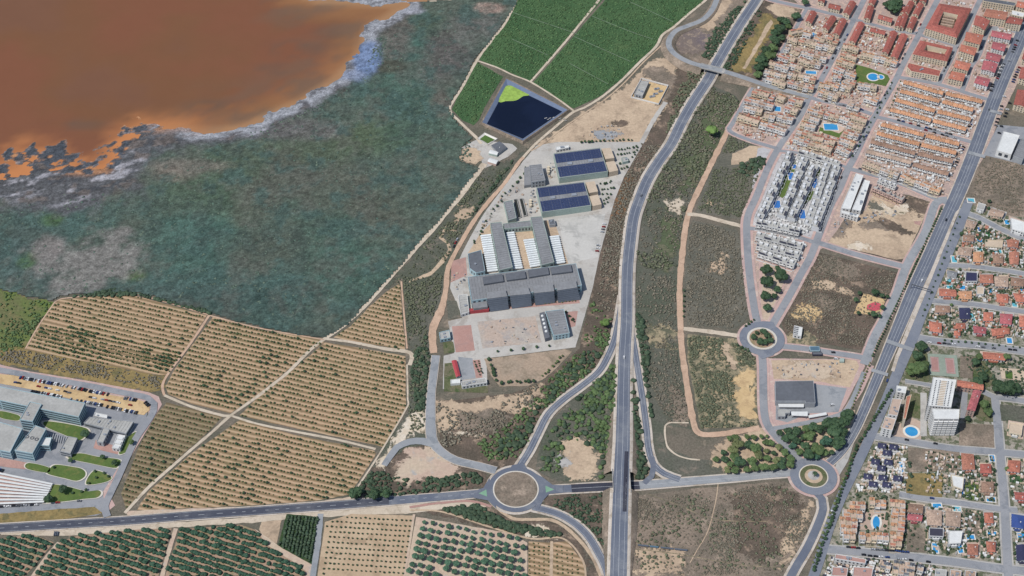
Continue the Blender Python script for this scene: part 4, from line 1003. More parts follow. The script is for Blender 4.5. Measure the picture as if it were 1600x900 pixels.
def tree(px, py, r, mk, label, name="tree", cat="tree", group=None, hk=1.0, world=None, base=.5):
    """crown centre seen at px, py; r crown radius in metres; trunk stands on the ground below"""
    h = r * 1.15 * hk + .9
    x, y = world if world else P(px, py, h)
    o = empty(name, (x, y, base), R.random() * 6.28)
    tag(o, label, cat, group)
    c = inst(R.choice(CROWN[mk]), "crown", o, (0, 0, h)); c.scale = (r * R.uniform(.93, 1.07), r * R.uniform(.93, 1.07), r * R.uniform(.9, 1.15) * hk)
    t = inst(TRUNK, "trunk", o); t.scale = (r * .55, r * .55, h)
    return o
SMALL = {}
def smallmesh(mk, seed):
    """bush or sapling as one mesh: crown with a short stem"""
    V, F = lump(2, seed, .4, .85); V = V + np.array([0, 0, .95])
    rg = np.random.default_rng(seed); n = len(V); Vs, Fs = [V], [F]
    for q in rg.normal(size=(26, 3)):
        q /= np.linalg.norm(q); q[2] = abs(q[2]); c = q * .95 + np.array([0, 0, .95]); Vs.append(c + rg.normal(size=(3, 3)) * .16); Fs.append(np.array([[n, n + 1, n + 2]])); n += 3
    S = np.array([[.1, 0, 0], [-.05, .09, 0], [-.05, -.09, 0], [0, 0, .6]]); Vs.append(S); Fs.append(np.array([[0, 1, 3], [1, 2, 3], [2, 0, 3]]) + n)
    return meshnp("bush", np.concatenate(Vs), np.concatenate(Fs), M[mk])
def bush(x, y, r, mk, label, name="bush", cat="bush", group=None, hz=1.0, base=.4):
    if mk not in SMALL: SMALL[mk] = [smallmesh(mk, 5 + 9 * k) for k in range(4)]
    o = inst(R.choice(SMALL[mk]), name, None, (x, y, base), R.random() * 6.28); o.scale = (r, r, r * hz)
    return tag(o, label, cat, group)
# merged plant masses (nobody could count them)
LUMPS = {s: [lump(s, 3 + 5 * k, .45, .8) for k in range(5)] for s in (1, 2)}
def mass(name, label, xy_, rad, mat, sub=1, squash=1.0, base=.3, seed=0, tvar=.25):
    rg = np.random.default_rng(seed + len(xy_)); n = len(xy_)
    if n == 0: return
    rad = np.broadcast_to(np.asarray(rad, float), (n,)); var = rg.integers(0, 5, n); ang = rg.random(n) * 6.28; tn = rg.uniform(1 - tvar, 1 + tvar, n)
    Vs, Fs, Ts, off = [], [], [], 0
    for k in range(5):
        V, F = LUMPS[sub][k]; s = np.where(var == k)[0]
        if not len(s): continue
        c, d = np.cos(ang[s])[:, None], np.sin(ang[s])[:, None]; st = rg.uniform(.8, 1.25, (len(s), 1))
        x = (V[:, 0] * c * st - V[:, 1] * d) * rad[s, None] + xy_[s, 0, None]
        y = (V[:, 0] * d * st + V[:, 1] * c) * rad[s, None] + xy_[s, 1, None]
        z = (V[:, 2] * squash + .45 * squash) * rad[s, None] + base
        Vs.append(np.stack([x, y, z], -1).reshape(-1, 3)); Fs.append((F[None] + (np.arange(len(s)) * len(V))[:, None, None] + off).reshape(-1, 3)); Ts.append(np.repeat(tn[s], len(V))); off += len(s) * len(V)
    o = npmesh(name, np.concatenate(Vs), np.concatenate(Fs), [M[mat]], tone=np.concatenate(Ts))
    return tag(o, label, "shrubs" if "shrub" in name else "plants", None, "stuff")
def sample(poly, n, rg, clump=0.0, s=.03, seed=0, holes=()):
    w = np.array([P(*p) for p in poly]); lo, hi = w.min(0), w.max(0); out = []
    while sum(map(len, out)) < n:
        q = rg.random((n * 3, 2)) * (hi - lo) + lo; k = inpoly(q, [tuple(t) for t in w])
        for h in holes: k &= ~inpoly(q, [P(*t) for t in h])
        if clump: k &= rg.random(len(q)) < sstep(.5 - .12, .5 + .12, fbm(q[:, 0] * s, q[:, 1] * s, seed + 400, 4)) * clump + (1 - clump)
        out.append(q[k])
        if len(out) > 30: break
    return np.concatenate(out)[:n]
def rowpts(poly, fr, along, jit=.3, drop=.04, rg=NR):
    """planting points on parallel rows inside a plan polygon: x, y, row number"""
    w = np.array([P(*p) for p in poly]); u, v, sp = np.array(fr[0]), np.array(fr[1]), fr[2]
    a, b = w @ u, w @ v; out = []
    for k in range(int(math.ceil(b.min() / sp)), int(b.max() / sp) + 1):
        t = np.arange(math.ceil(a.min() / along) * along, a.max(), along)
        q = t[:, None] * u + k * sp * v; q = q[inpoly(q, [tuple(x) for x in w])]
        if len(q): out.append(np.concatenate([q + rg.normal(size=q.shape) * jit, np.full((len(q), 1), k)], 1))
    r = np.concatenate(out); return r[rg.random(len(r)) > drop]

# -- orchards on the left: rows of small trees
allo = []
FD = {"o1a": "the upper-left orchard", "o1b": "the leafy strip of the upper-left orchard", "o2": "the orchard left of the diagonal track", "o3": "the triangular orchard", "o4": "the orchard right of the diagonal track", "o5": "the dark orchard beside the hospital", "o6": "the lowest orchard above the main road"}
def ranks(pts):
    """row counted from the top and place counted from the left, for each planting point"""
    rk = {k: i + 1 for i, k in enumerate(sorted(set(pts[:, 2]), reverse=True))}; out = np.zeros((len(pts), 2), int)
    for k in rk:
        s_ = np.where(pts[:, 2] == k)[0]; s_ = s_[np.argsort(pts[s_, 0])]; out[s_, 0] = rk[k]; out[s_, 1] = np.arange(1, len(s_) + 1)
    return out
for fi, (k, q) in enumerate(ORCH.items()):
    if k == "o1b": pts = rowpts(q, (FR_O[0], FR_O[1], 5.0), 2.6, .35, .10); rad = NR.uniform(.95, 1.45, len(pts))
    elif k == "o1a": pts = rowpts(q, (FR_O[0], FR_O[1], 5.9), 3.2, .35, .22); rad = NR.uniform(.7, 1.25, len(pts))
    elif k == "o6": pts = rowpts(q, FR_O, 3.4, .3, .10); rad = NR.uniform(.85, 1.35, len(pts))
    else: pts = rowpts(q, FR_O, 3.5, .3, .07); rad = NR.uniform(.85, 1.35, len(pts))
    allo.append(np.concatenate([pts[:, :2], rad[:, None], np.full((len(pts), 1), fi), ranks(pts)], 1))
allo = np.concatenate(allo); allo[:, 2] *= (.62 + .76 * fbm(allo[:, 0] * .02, allo[:, 1] * .02, 61, 4)) * NR.uniform(.8, 1.2, len(allo)); FDL = list(FD.values())
order = np.argsort(-(allo[:, 2] / (allo[:, 1] + 1400)))
near, rest = allo[order[:260]], allo[order[260:]]
for x, y, r, fi, rw, ps in near:
    bush(x, y, r * .95, "leaf_dark", f"small tree, {od(ps)} from left in {od(rw)} row of {FDL[int(fi)]}", "orchard_tree", "tree", "small trees of the brown row orchards", .95)
mass("orchard_rows", "long rows of small green orchard trees on brown soil", rest[:, :2], rest[:, 2], "stuff_orchard", 1, .95, .35, 1)
# -- dense dark groves at the bottom left
gp = []
for nm_, q in zip(("left", "middle", "right"), GROVE.values()):
    t_ = rowpts(q, FR_G, 2.9, .3, .05); gp.append(np.concatenate([t_, ranks(t_), np.full((len(t_), 1), ("left", "middle", "right").index(nm_))], 1))
gp = np.concatenate(gp); gr = NR.uniform(1.7, 2.5, len(gp))
vis = gp[:, 1] > P(0, 904)[1]
o_ = np.argsort(np.where(vis, -gr, 9)); sel = o_[:200]
for i in sel: bush(gp[i, 0], gp[i, 1], gr[i], "leaf_grove", f"dark citrus tree, {od(gp[i, 4])} from left in {od(gp[i, 3])} row of the {('left', 'middle', 'right')[int(gp[i, 5])]} closed grove", "citrus_tree", "tree", "closed rows of dark citrus", .9)
rs = o_[200:]
mass("citrus_rows", "closed rows of dark green citrus trees below the main road", gp[rs, :2], gr[rs], "stuff_grove", 2, .9, .4, 2, .15)
# hedge-like square plot
hp = rowpts([(449, 805), (497, 809), (487, 880), (436, 853)], rowframe((450, 800), (440, 850), 3.4), 2.2, .3, .02)
mass("leafy_crop", "square plot of close-set dark green saplings beside the pale farm track", hp[:, :2], NR.uniform(1.3, 1.9, len(hp)), "stuff_dark", 1, 1.1, .4, 3)
# -- nursery plot: neat rows of dots
npnt = rowpts([(512, 817), (552, 805), (643, 808), (631, 898), (500, 898)], FR_N, 4.3, .2, .01)
rowsn = sorted(set(npnt[:, 2].astype(int)))[::-1]
cnt = 0; restn = []
for ri, k in enumerate(rowsn):
    q = npnt[npnt[:, 2] == k]; q = q[np.argsort(q[:, 0])]
    for ci, (x, y, _) in enumerate(q):
        if cnt < 300:
            bush(x, y, R.uniform(.75, 1.0), "leaf_dark", f"young tree, {od(ci + 1)} from the left in {od(ri + 1)} row of the pale nursery plot", "young_tree", "tree", "young trees in the nursery plot", 1.0); cnt += 1
        else: restn.append((x, y))
# -- round-crowned citrus trees
cp = rowpts([(654, 812), (700, 818), (800, 836), (822, 850), (822, 905), (636, 905)], FR_C, 8.1, .5, .02)
rowsc = sorted(set(cp[:, 2].astype(int)))[::-1]
for ri, k in enumerate(rowsc):
    q = cp[cp[:, 2] == k]; q = q[np.argsort(q[:, 0])]
    for ci, (x, y, _) in enumerate(q):
        r = R.uniform(2.6, 3.6) * (1.0 if ri > 1 else .78)
        tree(0, 0, r, "leaf_citrus", f"round dark citrus tree, {od(ci + 1)} from the left in {od(ri + 1)} row of the round-crowned orchard", "citrus_tree", "tree", "round-crowned citrus orchard", .8, world=(x, y))
q1 = rowpts([(828, 848), (858, 850), (857, 900), (824, 900)], rowframe((830, 850), (831, 900), 4.4), 4.2, .2, .03)
q2 = rowpts([(866, 849), (884, 850), (910, 885), (908, 900), (864, 900)], rowframe((870, 850), (872, 900), 4.6), 4.2, .3, .05)
q2 = np.concatenate([q1, q2])
restn += [tuple(t) for t in q2[:, :2]]
if restn: mass("sapling_rows", "rows of tiny saplings on bare soil beside the curved slip road", np.array(restn), NR.uniform(.6, 1.0, len(restn)), "stuff_orchard", 1, 1, .4, 4)
# -- crop field texture: leafy plants in rows
FRC = rowframe((860, 30), (950, 60), 3.2)
cq = []
for q in ([(812, -6), (942, -4), (829, 125), (800, 113), (777, 103), (750, 92), (770, 64), (796, 32)], [(950, -4), (1098, 2), (1072, 24), (1048, 42), (1032, 54), (1022, 72), (997, 95), (967, 125), (936, 150), (905, 164), (896, 168), (870, 151), (836, 129)], [(746, 99), (783, 120), (770, 143), (755, 168), (746, 188), (739, 193), (722, 185), (708, 171), (716, 154), (727, 137)]):
    cq.append(rowpts(q, FRC, 3.0, .7, .2))
cq = np.concatenate(cq)
mass("leafy_crop", "dense green vegetable crop in rows around the reservoir", cq[:, :2], NR.uniform(.7, 1.5, len(cq)), "stuff_crop", 1, .45, .3, 5, .45)
# -- scrub of all kinds
def scrub(label, poly, n, r0, r1, mat, sub=1, clump=.8, s=.03, seed=0, squash=.8):
    q = sample(poly, n, np.random.default_rng(seed + 900), clump, s, seed)
    for ln_, hw_ in LANES:
        if len(q): q = q[polydist(q, ln_) > hw_ + .9]
    mass("shrubs", label, q, np.random.default_rng(seed).uniform(r0, r1, len(q)) ** 1.0, mat, sub, squash, .3, seed)
scrub("green shrubs thick along the bank between plant and curved slip road", [(850, 600), (905, 548), (925, 470), (955, 500), (950, 545), (930, 578), (885, 615), (850, 645), (835, 690), (815, 715), (760, 720), (745, 695), (800, 655), (835, 625)], 720, .6, 2.1, "stuff_green", 1, .9, .04, 1)
scrub("dark trees and shrubs along the bank west of the curved slip road", [(880, 580), (935, 530), (945, 552), (925, 578), (880, 612), (840, 650), (822, 690), (800, 712), (770, 715), (780, 690), (830, 650), (845, 620)], 130, 1.4, 3.2, "stuff_dark", 2, .7, .05, 2)
scrub("dense green shrubs between the slip road and the highway", [(960, 560), (962, 640), (958, 748), (935, 748), (940, 710), (920, 690), (882, 688), (872, 742), (845, 735), (848, 690), (870, 655), (905, 628), (938, 592)], 470, .7, 2.5, "stuff_green", 2, .85, .05, 3)
scrub("darker green bushes between the slip road and the highway", [(956, 570), (960, 740), (940, 745), (938, 705), (890, 685), (872, 700), (870, 742), (845, 735), (850, 690), (880, 645)], 110, 1.2, 3.0, "stuff_dark", 2, .7, .05, 4)
scrub("row of dark trees between highway and right slip road", [(990, 590), (1001, 640), (1008, 690), (1014, 725), (1006, 748), (992, 750), (988, 700), (988, 640)], 130, 1.4, 3.2, "stuff_dark", 2, .3, .05, 5)
scrub("dark shrubs beside the right slip road", [(994, 490), (1004, 500), (1014, 560), (1012, 600), (1020, 655), (1012, 660), (1000, 600), (996, 540)], 160, 1.0, 2.8, "stuff_dark", 2, .6, .05, 6)
scrub("low scrub on the strip between highway and orange dirt path", [(1105, 132), (1148, 152), (1160, 180), (1135, 205), (1092, 288), (1068, 345), (1058, 450), (1061, 545), (1080, 665), (1045, 660), (1012, 600), (996, 500), (995, 400), (1012, 310), (1052, 232)], 2600, .4, 1.4, "stuff_dry", 1, .9, .03, 7)
scrub("green bushes on the strip between highway and orange dirt path", [(1105, 132), (1148, 152), (1160, 180), (1135, 205), (1092, 288), (1068, 345), (1058, 420), (1010, 420), (995, 400), (1012, 310), (1052, 232)], 900, .8, 2.2, "stuff_olive", 1, .97, .025, 8)
scrub("low scrub on the vacant plot above the pale cross path", [(1142, 262), (1162, 258), (1180, 250), (1202, 246), (1178, 302), (1158, 340), (1090, 330), (1118, 258)], 1100, .4, 1.5, "stuff_olive", 1, .85, .04, 9)
scrub("low scrub at the top corner of the vacant plot", [(1142, 211), (1205, 228), (1172, 226), (1145, 238), (1128, 240)], 260, .4, 1.5, "stuff_olive", 1, .7, .04, 41)
scrub("dark trees on the vacant plot below the curved street", [(1150, 260), (1176, 250), (1200, 246), (1192, 268), (1170, 276), (1150, 270)], 40, 1.6, 3.2, "stuff_dark", 2, .6, .06, 10)
scrub("dry scrub on the long vacant plot beside the orange path", [(1084, 347), (1150, 361), (1162, 400), (1168, 490), (1146, 512), (1076, 507), (1072, 440), (1076, 370)], 2200, .4, 1.3, "stuff_dry", 1, .7, .04, 11)
scrub("olive tussocks on the pale sandy plot by the orange path", [(1076, 524), (1128, 530), (1138, 560), (1146, 600), (1148, 640), (1160, 660), (1182, 662), (1180, 668), (1096, 668), (1088, 620), (1076, 560)], 1500, .5, 1.5, "stuff_olive", 1, .85, .09, 12)
scrub("olive tussocks beside the roundabout on the sandy plot", [(1142, 532), (1168, 546), (1182, 566), (1180, 575), (1155, 570)], 180, .6, 1.6, "stuff_olive", 1, .5, .05, 13)
scrub("dark dry weeds on the vacant plot above the service station", [(1280, 397), (1400, 427), (1360, 544), (1230, 526), (1225, 505), (1262, 425)], 2600, .35, 1.1, "stuff_dry", 1, .8, .04, 14)
scrub("dry weeds over the big brown field under the highway crossing", [(990, 780), (1225, 755), (1272, 797), (1232, 898), (988, 898)], 2800, .3, 1.1, "stuff_dry", 1, .92, .025, 15)
scrub("green bushes on the big brown field", [(1000, 785), (1225, 760), (1262, 797), (1232, 890), (990, 890)], 500, .6, 1.7, "stuff_olive", 1, .95, .03, 16)
scrub("dark shrubs inside the lower slip road curve", [(855, 782), (890, 774), (950, 770), (950, 872), (905, 822), (880, 802)], 330, .6, 1.8, "stuff_dark", 1, .85, .05, 17)
scrub("scrub under the roundabout beside the round-crowned orchard", [(690, 795), (745, 790), (790, 815), (880, 835), (876, 840), (800, 832), (760, 818), (680, 800)], 420, .9, 2.6, "stuff_dark", 2, .5, .05, 18)
scrub("scrub on both sides of the marsh track below the plant", [(750, 268), (800, 256), (760, 312), (720, 372), (697, 430), (690, 480), (672, 512), (678, 560), (672, 660), (640, 680), (640, 560), (630, 450), (610, 448), (655, 395), (705, 335)], 1700, .5, 1.5, "stuff_olive", 1, .9, .035, 19)
scrub("dark shrubs lining the dirt path", [(800, 252), (830, 232), (760, 318), (712, 392), (696, 440), (690, 470), (686, 470), (692, 420), (716, 372), (755, 308)], 420, .9, 2.2, "stuff_dark", 1, .6, .05, 20)
scrub("dark shrubs beside the pale road below the orchard corner", [(640, 570), (668, 520), (676, 560), (672, 640), (650, 640)], 260, .9, 2.4, "stuff_dark", 2, .7, .05, 21)
scrub("dark shrubs in the wedge by the main road", [(545, 782), (580, 738), (600, 740), (640, 750), (720, 742), (740, 735), (755, 752), (735, 764), (690, 770), (600, 778)], 330, .7, 2.3, "stuff_dark", 2, .85, .05, 22)
scrub("weeds on the bank between plant fence and highway", [(1003, 230), (1045, 225), (1010, 282), (984, 340), (975, 450), (966, 490), (930, 480), (946, 368), (975, 280)], 2000, .4, 1.4, "stuff_dry", 1, .7, .04, 23)
scrub("green shrubs beside the overpass ramp", [(1120, 40), (1170, -5), (1150, 40), (1118, 96), (1095, 90), (1108, 60)], 420, .8, 2.2, "stuff_dark", 1, .7, .05, 24)
scrub("green shrubs below the overpass", [(1080, 100), (1104, 112), (1095, 135), (1060, 190), (1040, 210), (1052, 160)], 420, .8, 2.2, "stuff_olive", 1, .7, .05, 25)
scrub("weeds on the meadow left of the orchard", [(0, 455), (80, 474), (40, 540), (0, 556)], 380, .5, 1.6, "stuff_green", 1, .9, .04, 26)
scrub("dry weeds between orchard and hospital road", [(0, 548), (40, 548), (230, 586), (258, 594), (250, 608), (0, 564)], 700, .4, 1.3, "stuff_dry", 1, .8, .04, 27)
scrub("weeds on the brown plot beside the avenue", [(1540, 246), (1598, 260), (1598, 338), (1506, 314)], 900, .35, 1.1, "stuff_dry", 1, .8, .04, 28)
scrub("weeds around the brown lot below the plant", [(684, 630), (760, 655), (800, 615), (840, 602), (835, 640), (770, 680), (690, 700)], 500, .5, 1.7, "stuff_dry", 1, .8, .05, 29)
scrub("weeds inside the large roundabout", [(780, 750), (832, 750), (836, 775), (806, 790), (776, 778)], 160, .4, 1.2, "stuff_dry", 1, .7, .06, 30)
scrub("dark shrubs around the parkland strip by the highway", [(1130, 110), (1150, 60), (1180, 10), (1190, 20), (1170, 60), (1145, 112)], 240, .7, 2.0, "stuff_dark", 1, .7, .06, 31)
# marsh tussocks: dark and pale reed clumps
mq = sample([(-20, 330), (60, 305), (230, 300), (330, 230), (480, 175), (560, 130), (590, 60), (700, 30), (735, 90), (700, 165), (735, 220), (735, 270), (600, 440), (505, 522), (330, 485), (180, 452), (60, 462), (-20, 445)], 16000, np.random.default_rng(5), .75, .02, 50)
mass("reeds", "grey-green reeds and tussocks covering the marsh", mq, np.random.default_rng(6).uniform(.4, 1.9, len(mq)), "stuff_marsh", 1, .45, .2, 6, .32)
mq = sample([(180, 452), (325, 485), (330, 492), (218, 462), (100, 466)], 160, np.random.default_rng(7), .4, .05, 51)
mass("shrubs", "dark bushes along the edge of orchard and marsh", mq, np.random.default_rng(8).uniform(.9, 2.4, len(mq)), "stuff_dark", 2, .8, .3, 7)
# ------------------------------------------------------------------ building kit
flat("white_wall", (226, 226, 224), rnd=.05); flat("cream_wall", (222, 208, 184), rnd=.05); flat("pink_wall", (206, 178, 166), rnd=.05); flat("blue_wall", (172, 198, 206))
flat("grey_wall", (168, 172, 176)); flat("glass", (76, 82, 92), rough=.25, spec=.6); flat("glass_blue", (92, 120, 138), rough=.2, spec=.6)
flat("roof_grey", (140, 142, 145), speck=.14, big=.1); flat("roof_dark", (106, 110, 117), speck=.12, big=.1); flat("roof_pale", (176, 176, 172), speck=.12, big=.1); flat("roof_beige", (206, 188, 166), speck=.1)
flat("roof_white", (224, 226, 224), speck=.08); flat("roof_navy", (62, 74, 108), rough=.5, speck=.08, big=.05); flat("slate_face", (98, 106, 118), rough=.6)
flat("metal", (170, 176, 184), rough=.45, metal=.3); flat("vessel_white", (232, 238, 240), rough=.4); flat("red_roof", (180, 78, 84)); flat("dark_pit", (56, 60, 58))
flat("teal_wall", (170, 186, 178)); flat("panel_navy", (62, 62, 90), rough=.3, spec=.6); flat("panel_blue", (66, 88, 148), rough=.3, spec=.6); flat("deck_tile", (198, 176, 160), rnd=.08)
flat("awning", (70, 70, 84)); flat("pool_rim", (228, 224, 214))
tilemat("tile_orange", (204, 154, 120)); tilemat("tile_terra", (188, 130, 110)); tilemat("tile_red", (174, 104, 94)); tilemat("tile_pink", (184, 108, 112)); tilemat("tile_brown", (164, 134, 116)); tilemat("tile_bright", (198, 128, 108)); tilemat("tile_tan", (188, 164, 146))
watermat("pool_water", (70, 160, 214), (58, 146, 206), .12, .2); watermat("pool_pale", (110, 190, 206), (98, 180, 200), .12, .2); watermat("pool_deep", (62, 118, 190), (70, 128, 200), .12, .2)
watermat("reservoir_water", (18, 26, 46), (24, 33, 56), .15); flat("algae", (152, 182, 88), speck=.25, s=.25, big=.12); flat("algae_dark", (84, 112, 56), speck=.2)
def scale_poly(q, k):
    cx, cy = sum(p[0] for p in q) / len(q), sum(p[1] for p in q) / len(q)
    return [(cx + (x - cx) * k, cy + (y - cy) * k) for x, y in q]
def inset(q, d):
    """move the edges of a convex ccw polygon inwards by d metres"""
    n = len(q); out = []
    for i in range(n):
        p0, p1, p2 = q[i - 1], q[i], q[(i + 1) % n]
        def nrm(a, b):
            dx, dy = b[0] - a[0], b[1] - a[1]; L = math.hypot(dx, dy) or 1; return (-dy / L, dx / L)
        n1, n2 = nrm(p0, p1), nrm(p1, p2); c = 1 + n1[0] * n2[0] + n1[1] * n2[1]
        out.append((p1[0] + d * (n1[0] + n2[0]) / max(c, .3), p1[1] + d * (n1[1] + n2[1]) / max(c, .3)))
    return out
def winrow(m, a, b, z0, z1, w, gap, mi, depth=.12, marg=1.0):
    """windows standing slightly proud along the wall a->b (outside on the right)"""
    dx, dy = b[0] - a[0], b[1] - a[1]; L = math.hypot(dx, dy)
    if L < 2 * marg + w: return
    u = (dx / L, dy / L); k = max(1, int((L - 2 * marg + gap) / (w + gap))); s0 = (L - (k * w + (k - 1) * gap)) / 2
    nx, ny = u[1], -u[0]
    for i in range(k):
        s = s0 + i * (w + gap) + w / 2
        m.obox((a[0] + u[0] * s + nx * depth * .4, a[1] + u[1] * s + ny * depth * .4), u, w / 2, depth * .6, z0, z1, mi)
def local(q, c): return [(x - c[0], y - c[1]) for x, y in q]
def building(name, label, roof, h, wall="white_wall", top="roof_grey", cat="building", style="flat", floors=0, winw=1.6, gap=2.0, band=None, parapet=.7, rise=2.0, extras=True, base=.3, group=None, over=.35, units=0, axis=None):
    """roof: plan corners of the roof as seen; h eaves height"""
    q = ccw([P(x, y, h) for x, y in roof]); c = (sum(p[0] for p in q) / len(q), sum(p[1] for p in q) / len(q))
    o = empty(name, (c[0], c[1], base)); tag(o, label, cat, group)
    q = local(q, c); H = h - base
    m = MB(); m.prism(q, 0, H, 0, -1 if style != "flat" else -1)
    n = len(q)
    if floors and not band:
        fh = H / floors
        for i in range(n):
            for f in range(floors): winrow(m, q[i], q[(i + 1) % n], f * fh + fh * .3, f * fh + fh * .78, winw, gap, 1)
    m.build("wall", [M[wall], M["glass"]], o)
    if band:
        fh = H / floors
        for i in range(n):
            a, b = q[i], q[(i + 1) % n]; L = math.hypot(b[0] - a[0], b[1] - a[1])
            if L < 6 or (b[0] - a[0]) / L < -.3: continue
            for f in range(floors):
                mm_ = MB(); winrow(mm_, a, b, f * fh + fh * .35, f * fh + fh * .75, L - 1.6, 1, 0, .16, .6); mm_.build("window_band", M[band], o)
    r = MB()
    if style == "flat":
        r.poly([(x, y, H - .02) for x, y in q]); r.build("roof", M[top], o)
        if top in ("roof_grey", "roof_dark", "roof_pale") and n == 4:
            La = math.hypot(q[1][0] - q[0][0], q[1][1] - q[0][1]); Lb = math.hypot(q[2][0] - q[1][0], q[2][1] - q[1][1])
            A_, B_, C2, D_ = q if La > Lb else q[1:] + q[:1]; Lm = max(La, Lb)
            if Lm > 14:
                sm = MB(); ks = int(Lm / 3.2)
                for k in range(1, ks):
                    t = k / ks; a0 = (A_[0] + (B_[0] - A_[0]) * t, A_[1] + (B_[1] - A_[1]) * t); b0 = (D_[0] + (C2[0] - D_[0]) * t, D_[1] + (C2[1] - D_[1]) * t); l_ = math.hypot(b0[0] - a0[0], b0[1] - a0[1]) / 2
                    sm.obox(((a0[0] + b0[0]) / 2, (a0[1] + b0[1]) / 2), ((b0[0] - a0[0]) / 2 / l_, (b0[1] - a0[1]) / 2 / l_), l_ - .3, .16, H - .02, H + .22)
                sm.build("roof_seam", M[top], o)["kind"] = "stuff"
        if parapet:
            p = MB(); qi = inset(q, .35); qo = inset(q, -.06)
            for i in range(n):
                j = (i + 1) % n
                p.poly([(*qo[i], H - .5), (*qo[j], H - .5), (*qo[j], H + parapet), (*qo[i], H + parapet)])
                p.poly([(*qo[i], H + parapet), (*qo[j], H + parapet), (*qi[j], H + parapet), (*qi[i], H + parapet)])
                p.poly([(*qi[j], H), (*qi[i], H), (*qi[i], H + parapet), (*qi[j], H + parapet)])
            p.build("parapet", M[wall], o)
        if extras:
            for k in range(units or R.randint(1, 3)):
                u, v = R.uniform(.2, .8), R.uniform(.2, .8)
                if n == 4: x = (q[0][0] * (1 - u) + q[1][0] * u) * (1 - v) + (q[3][0] * (1 - u) + q[2][0] * u) * v; y = (q[0][1] * (1 - u) + q[1][1] * u) * (1 - v) + (q[3][1] * (1 - u) + q[2][1] * u) * v
                else: x, y = R.uniform(-1.5, 1.5), R.uniform(-1.5, 1.5)
                e = MB(); s = R.uniform(.7, 1.5); dx, dy = q[1][0] - q[0][0], q[1][1] - q[0][1]; L = math.hypot(dx, dy)
                e.obox((x, y), (dx / L, dy / L), s, s * .7, H - .02, H + R.uniform(.8, 1.5)); e.build("roof_unit", M["metal"], o)
    elif style in ("gable", "hip") and n == 4:
        qo = inset(q, -over)
        L01 = math.hypot(q[1][0] - q[0][0], q[1][1] - q[0][1]); L12 = math.hypot(q[2][0] - q[1][0], q[2][1] - q[1][1])
        if L01 < L12: qo = qo[1:] + qo[:1]; q2 = q[1:] + q[:1]; L01, L12 = L12, L01
        else: q2 = q
        A, B, C_, D = qo
        m1, m2 = ((A[0] + D[0]) / 2, (A[1] + D[1]) / 2), ((B[0] + C_[0]) / 2, (B[1] + C_[1]) / 2)
        if style == "hip":
            t = min(.42, L12 / 2 / L01); m1, m2 = (m1[0] + (m2[0] - m1[0]) * t, m1[1] + (m2[1] - m1[1]) * t), (m2[0] + (m1[0] - m2[0]) * t, m2[1] + (m1[1] - m2[1]) * t)
        e = H - .1; zt = H + rise
        r.poly([(*A, e), (*B, e), (*m2, zt), (*m1, zt)]); r.poly([(*C_, e), (*D, e), (*m1, zt), (*m2, zt)])
        if style == "hip": r.poly([(*B, e), (*C_, e), (*m2, zt)]); r.poly([(*D, e), (*A, e), (*m1, zt)])
        else:
            g_ = MB(); a1, b1, c1, d1 = q2
            g_.poly([(*b1, H - .05), (*c1, H - .05), ((b1[0] + c1[0]) / 2, (b1[1] + c1[1]) / 2, zt - .25)]); g_.poly([(*d1, H - .05), (*a1, H - .05), ((d1[0] + a1[0]) / 2, (d1[1] + a1[1]) / 2, zt - .25)])
            g_.build("gable_end", M[wall], o)
        r.poly([(*D, e), (*C_, e), (*B, e), (*A, e)])
        rr = r.build("roof", M[top], o)
        if extras:
            e = MB(); t = R.uniform(.25, .75); x, y = A[0] + (B[0] - A[0]) * t + (D[0] - A[0]) * .3, A[1] + (B[1] - A[1]) * t + (D[1] - A[1]) * .3
            e.box(x - .4, x + .4, y - .4, y + .4, H, H + rise + .6); e.build("chimney", M["white_wall"], rr)
    return o
def lpart(o, name, px_quad, z0, z1, mat, zref=None):
    """an extra prism on a building given by plan corners at height zref"""
    q = ccw([P(x, y, z1 if zref is None else zref) for x, y in px_quad]); q = [(x - o.location.x, y - o.location.y) for x, y in q]
    m = MB(); m.prism(q, z0 - o.location.z, z1 - o.location.z); return m.build(name, mat, o)

# ------------------------------------------------------------------ reservoir and small pond
def basin(name, label, cat, outer, inner, zt, zw, water, bank, liner):
    o = empty(name, (*P(*np.mean(outer, 0)), 0)); tag(o, label, cat)
    qo = ccw([P(*p) for p in outer]); qi = ccw([P(*p, z=zw) for p in inner]); c = o.location
    qo, qi = local(qo, c), local(qi, c); qt = [(a[0] * .80 + b[0] * .20, a[1] * .80 + b[1] * .20) for a, b in zip(qo, qi)]; qt2 = [(a[0] * .62 + b[0] * .38, a[1] * .62 + b[1] * .38) for a, b in zip(qo, qi)]
    n = len(qo); m = MB()
    for i in range(n):
        j = (i + 1) % n; m.poly([(*qo[i], .2), (*qo[j], .2), (*qt[j], zt), (*qt[i], zt)]); m.poly([(*qt[i], zt), (*qt[j], zt), (*qt2[j], zt), (*qt2[i], zt)])
    m.build("bank", M[bank], o); m = MB()
    for i in range(n):
        j = (i + 1) % n; m.poly([(*qt2[i], zt), (*qt2[j], zt), (*qi[j], zw - .6), (*qi[i], zw - .6)])
    m.build("liner", M[liner], o); m = MB(); m.poly([(*p, zw) for p in qi]); m.build("water", M[water], o)
    return o
rv = basin("reservoir", "lined irrigation reservoir with dark blue water beside the green field", "reservoir", [(790, 121), (892, 174), (817, 226), (749, 194)], [(793, 133), (878, 174), (817, 216), (761, 193)], 3.0, 1.4, "reservoir_water", "scrub_brown", "liner")
aq = [(793, 133.5), (827, 148), (818, 150), (806, 157), (790, 158), (779, 159)]
m = MB(); m.poly([(x - rv.location.x, y - rv.location.y, 1.46) for x, y in ccw(crspline([P(*p, z=1.4) for p in aq], 3, True))]); m.build("algae_mat", M["algae"], rv)
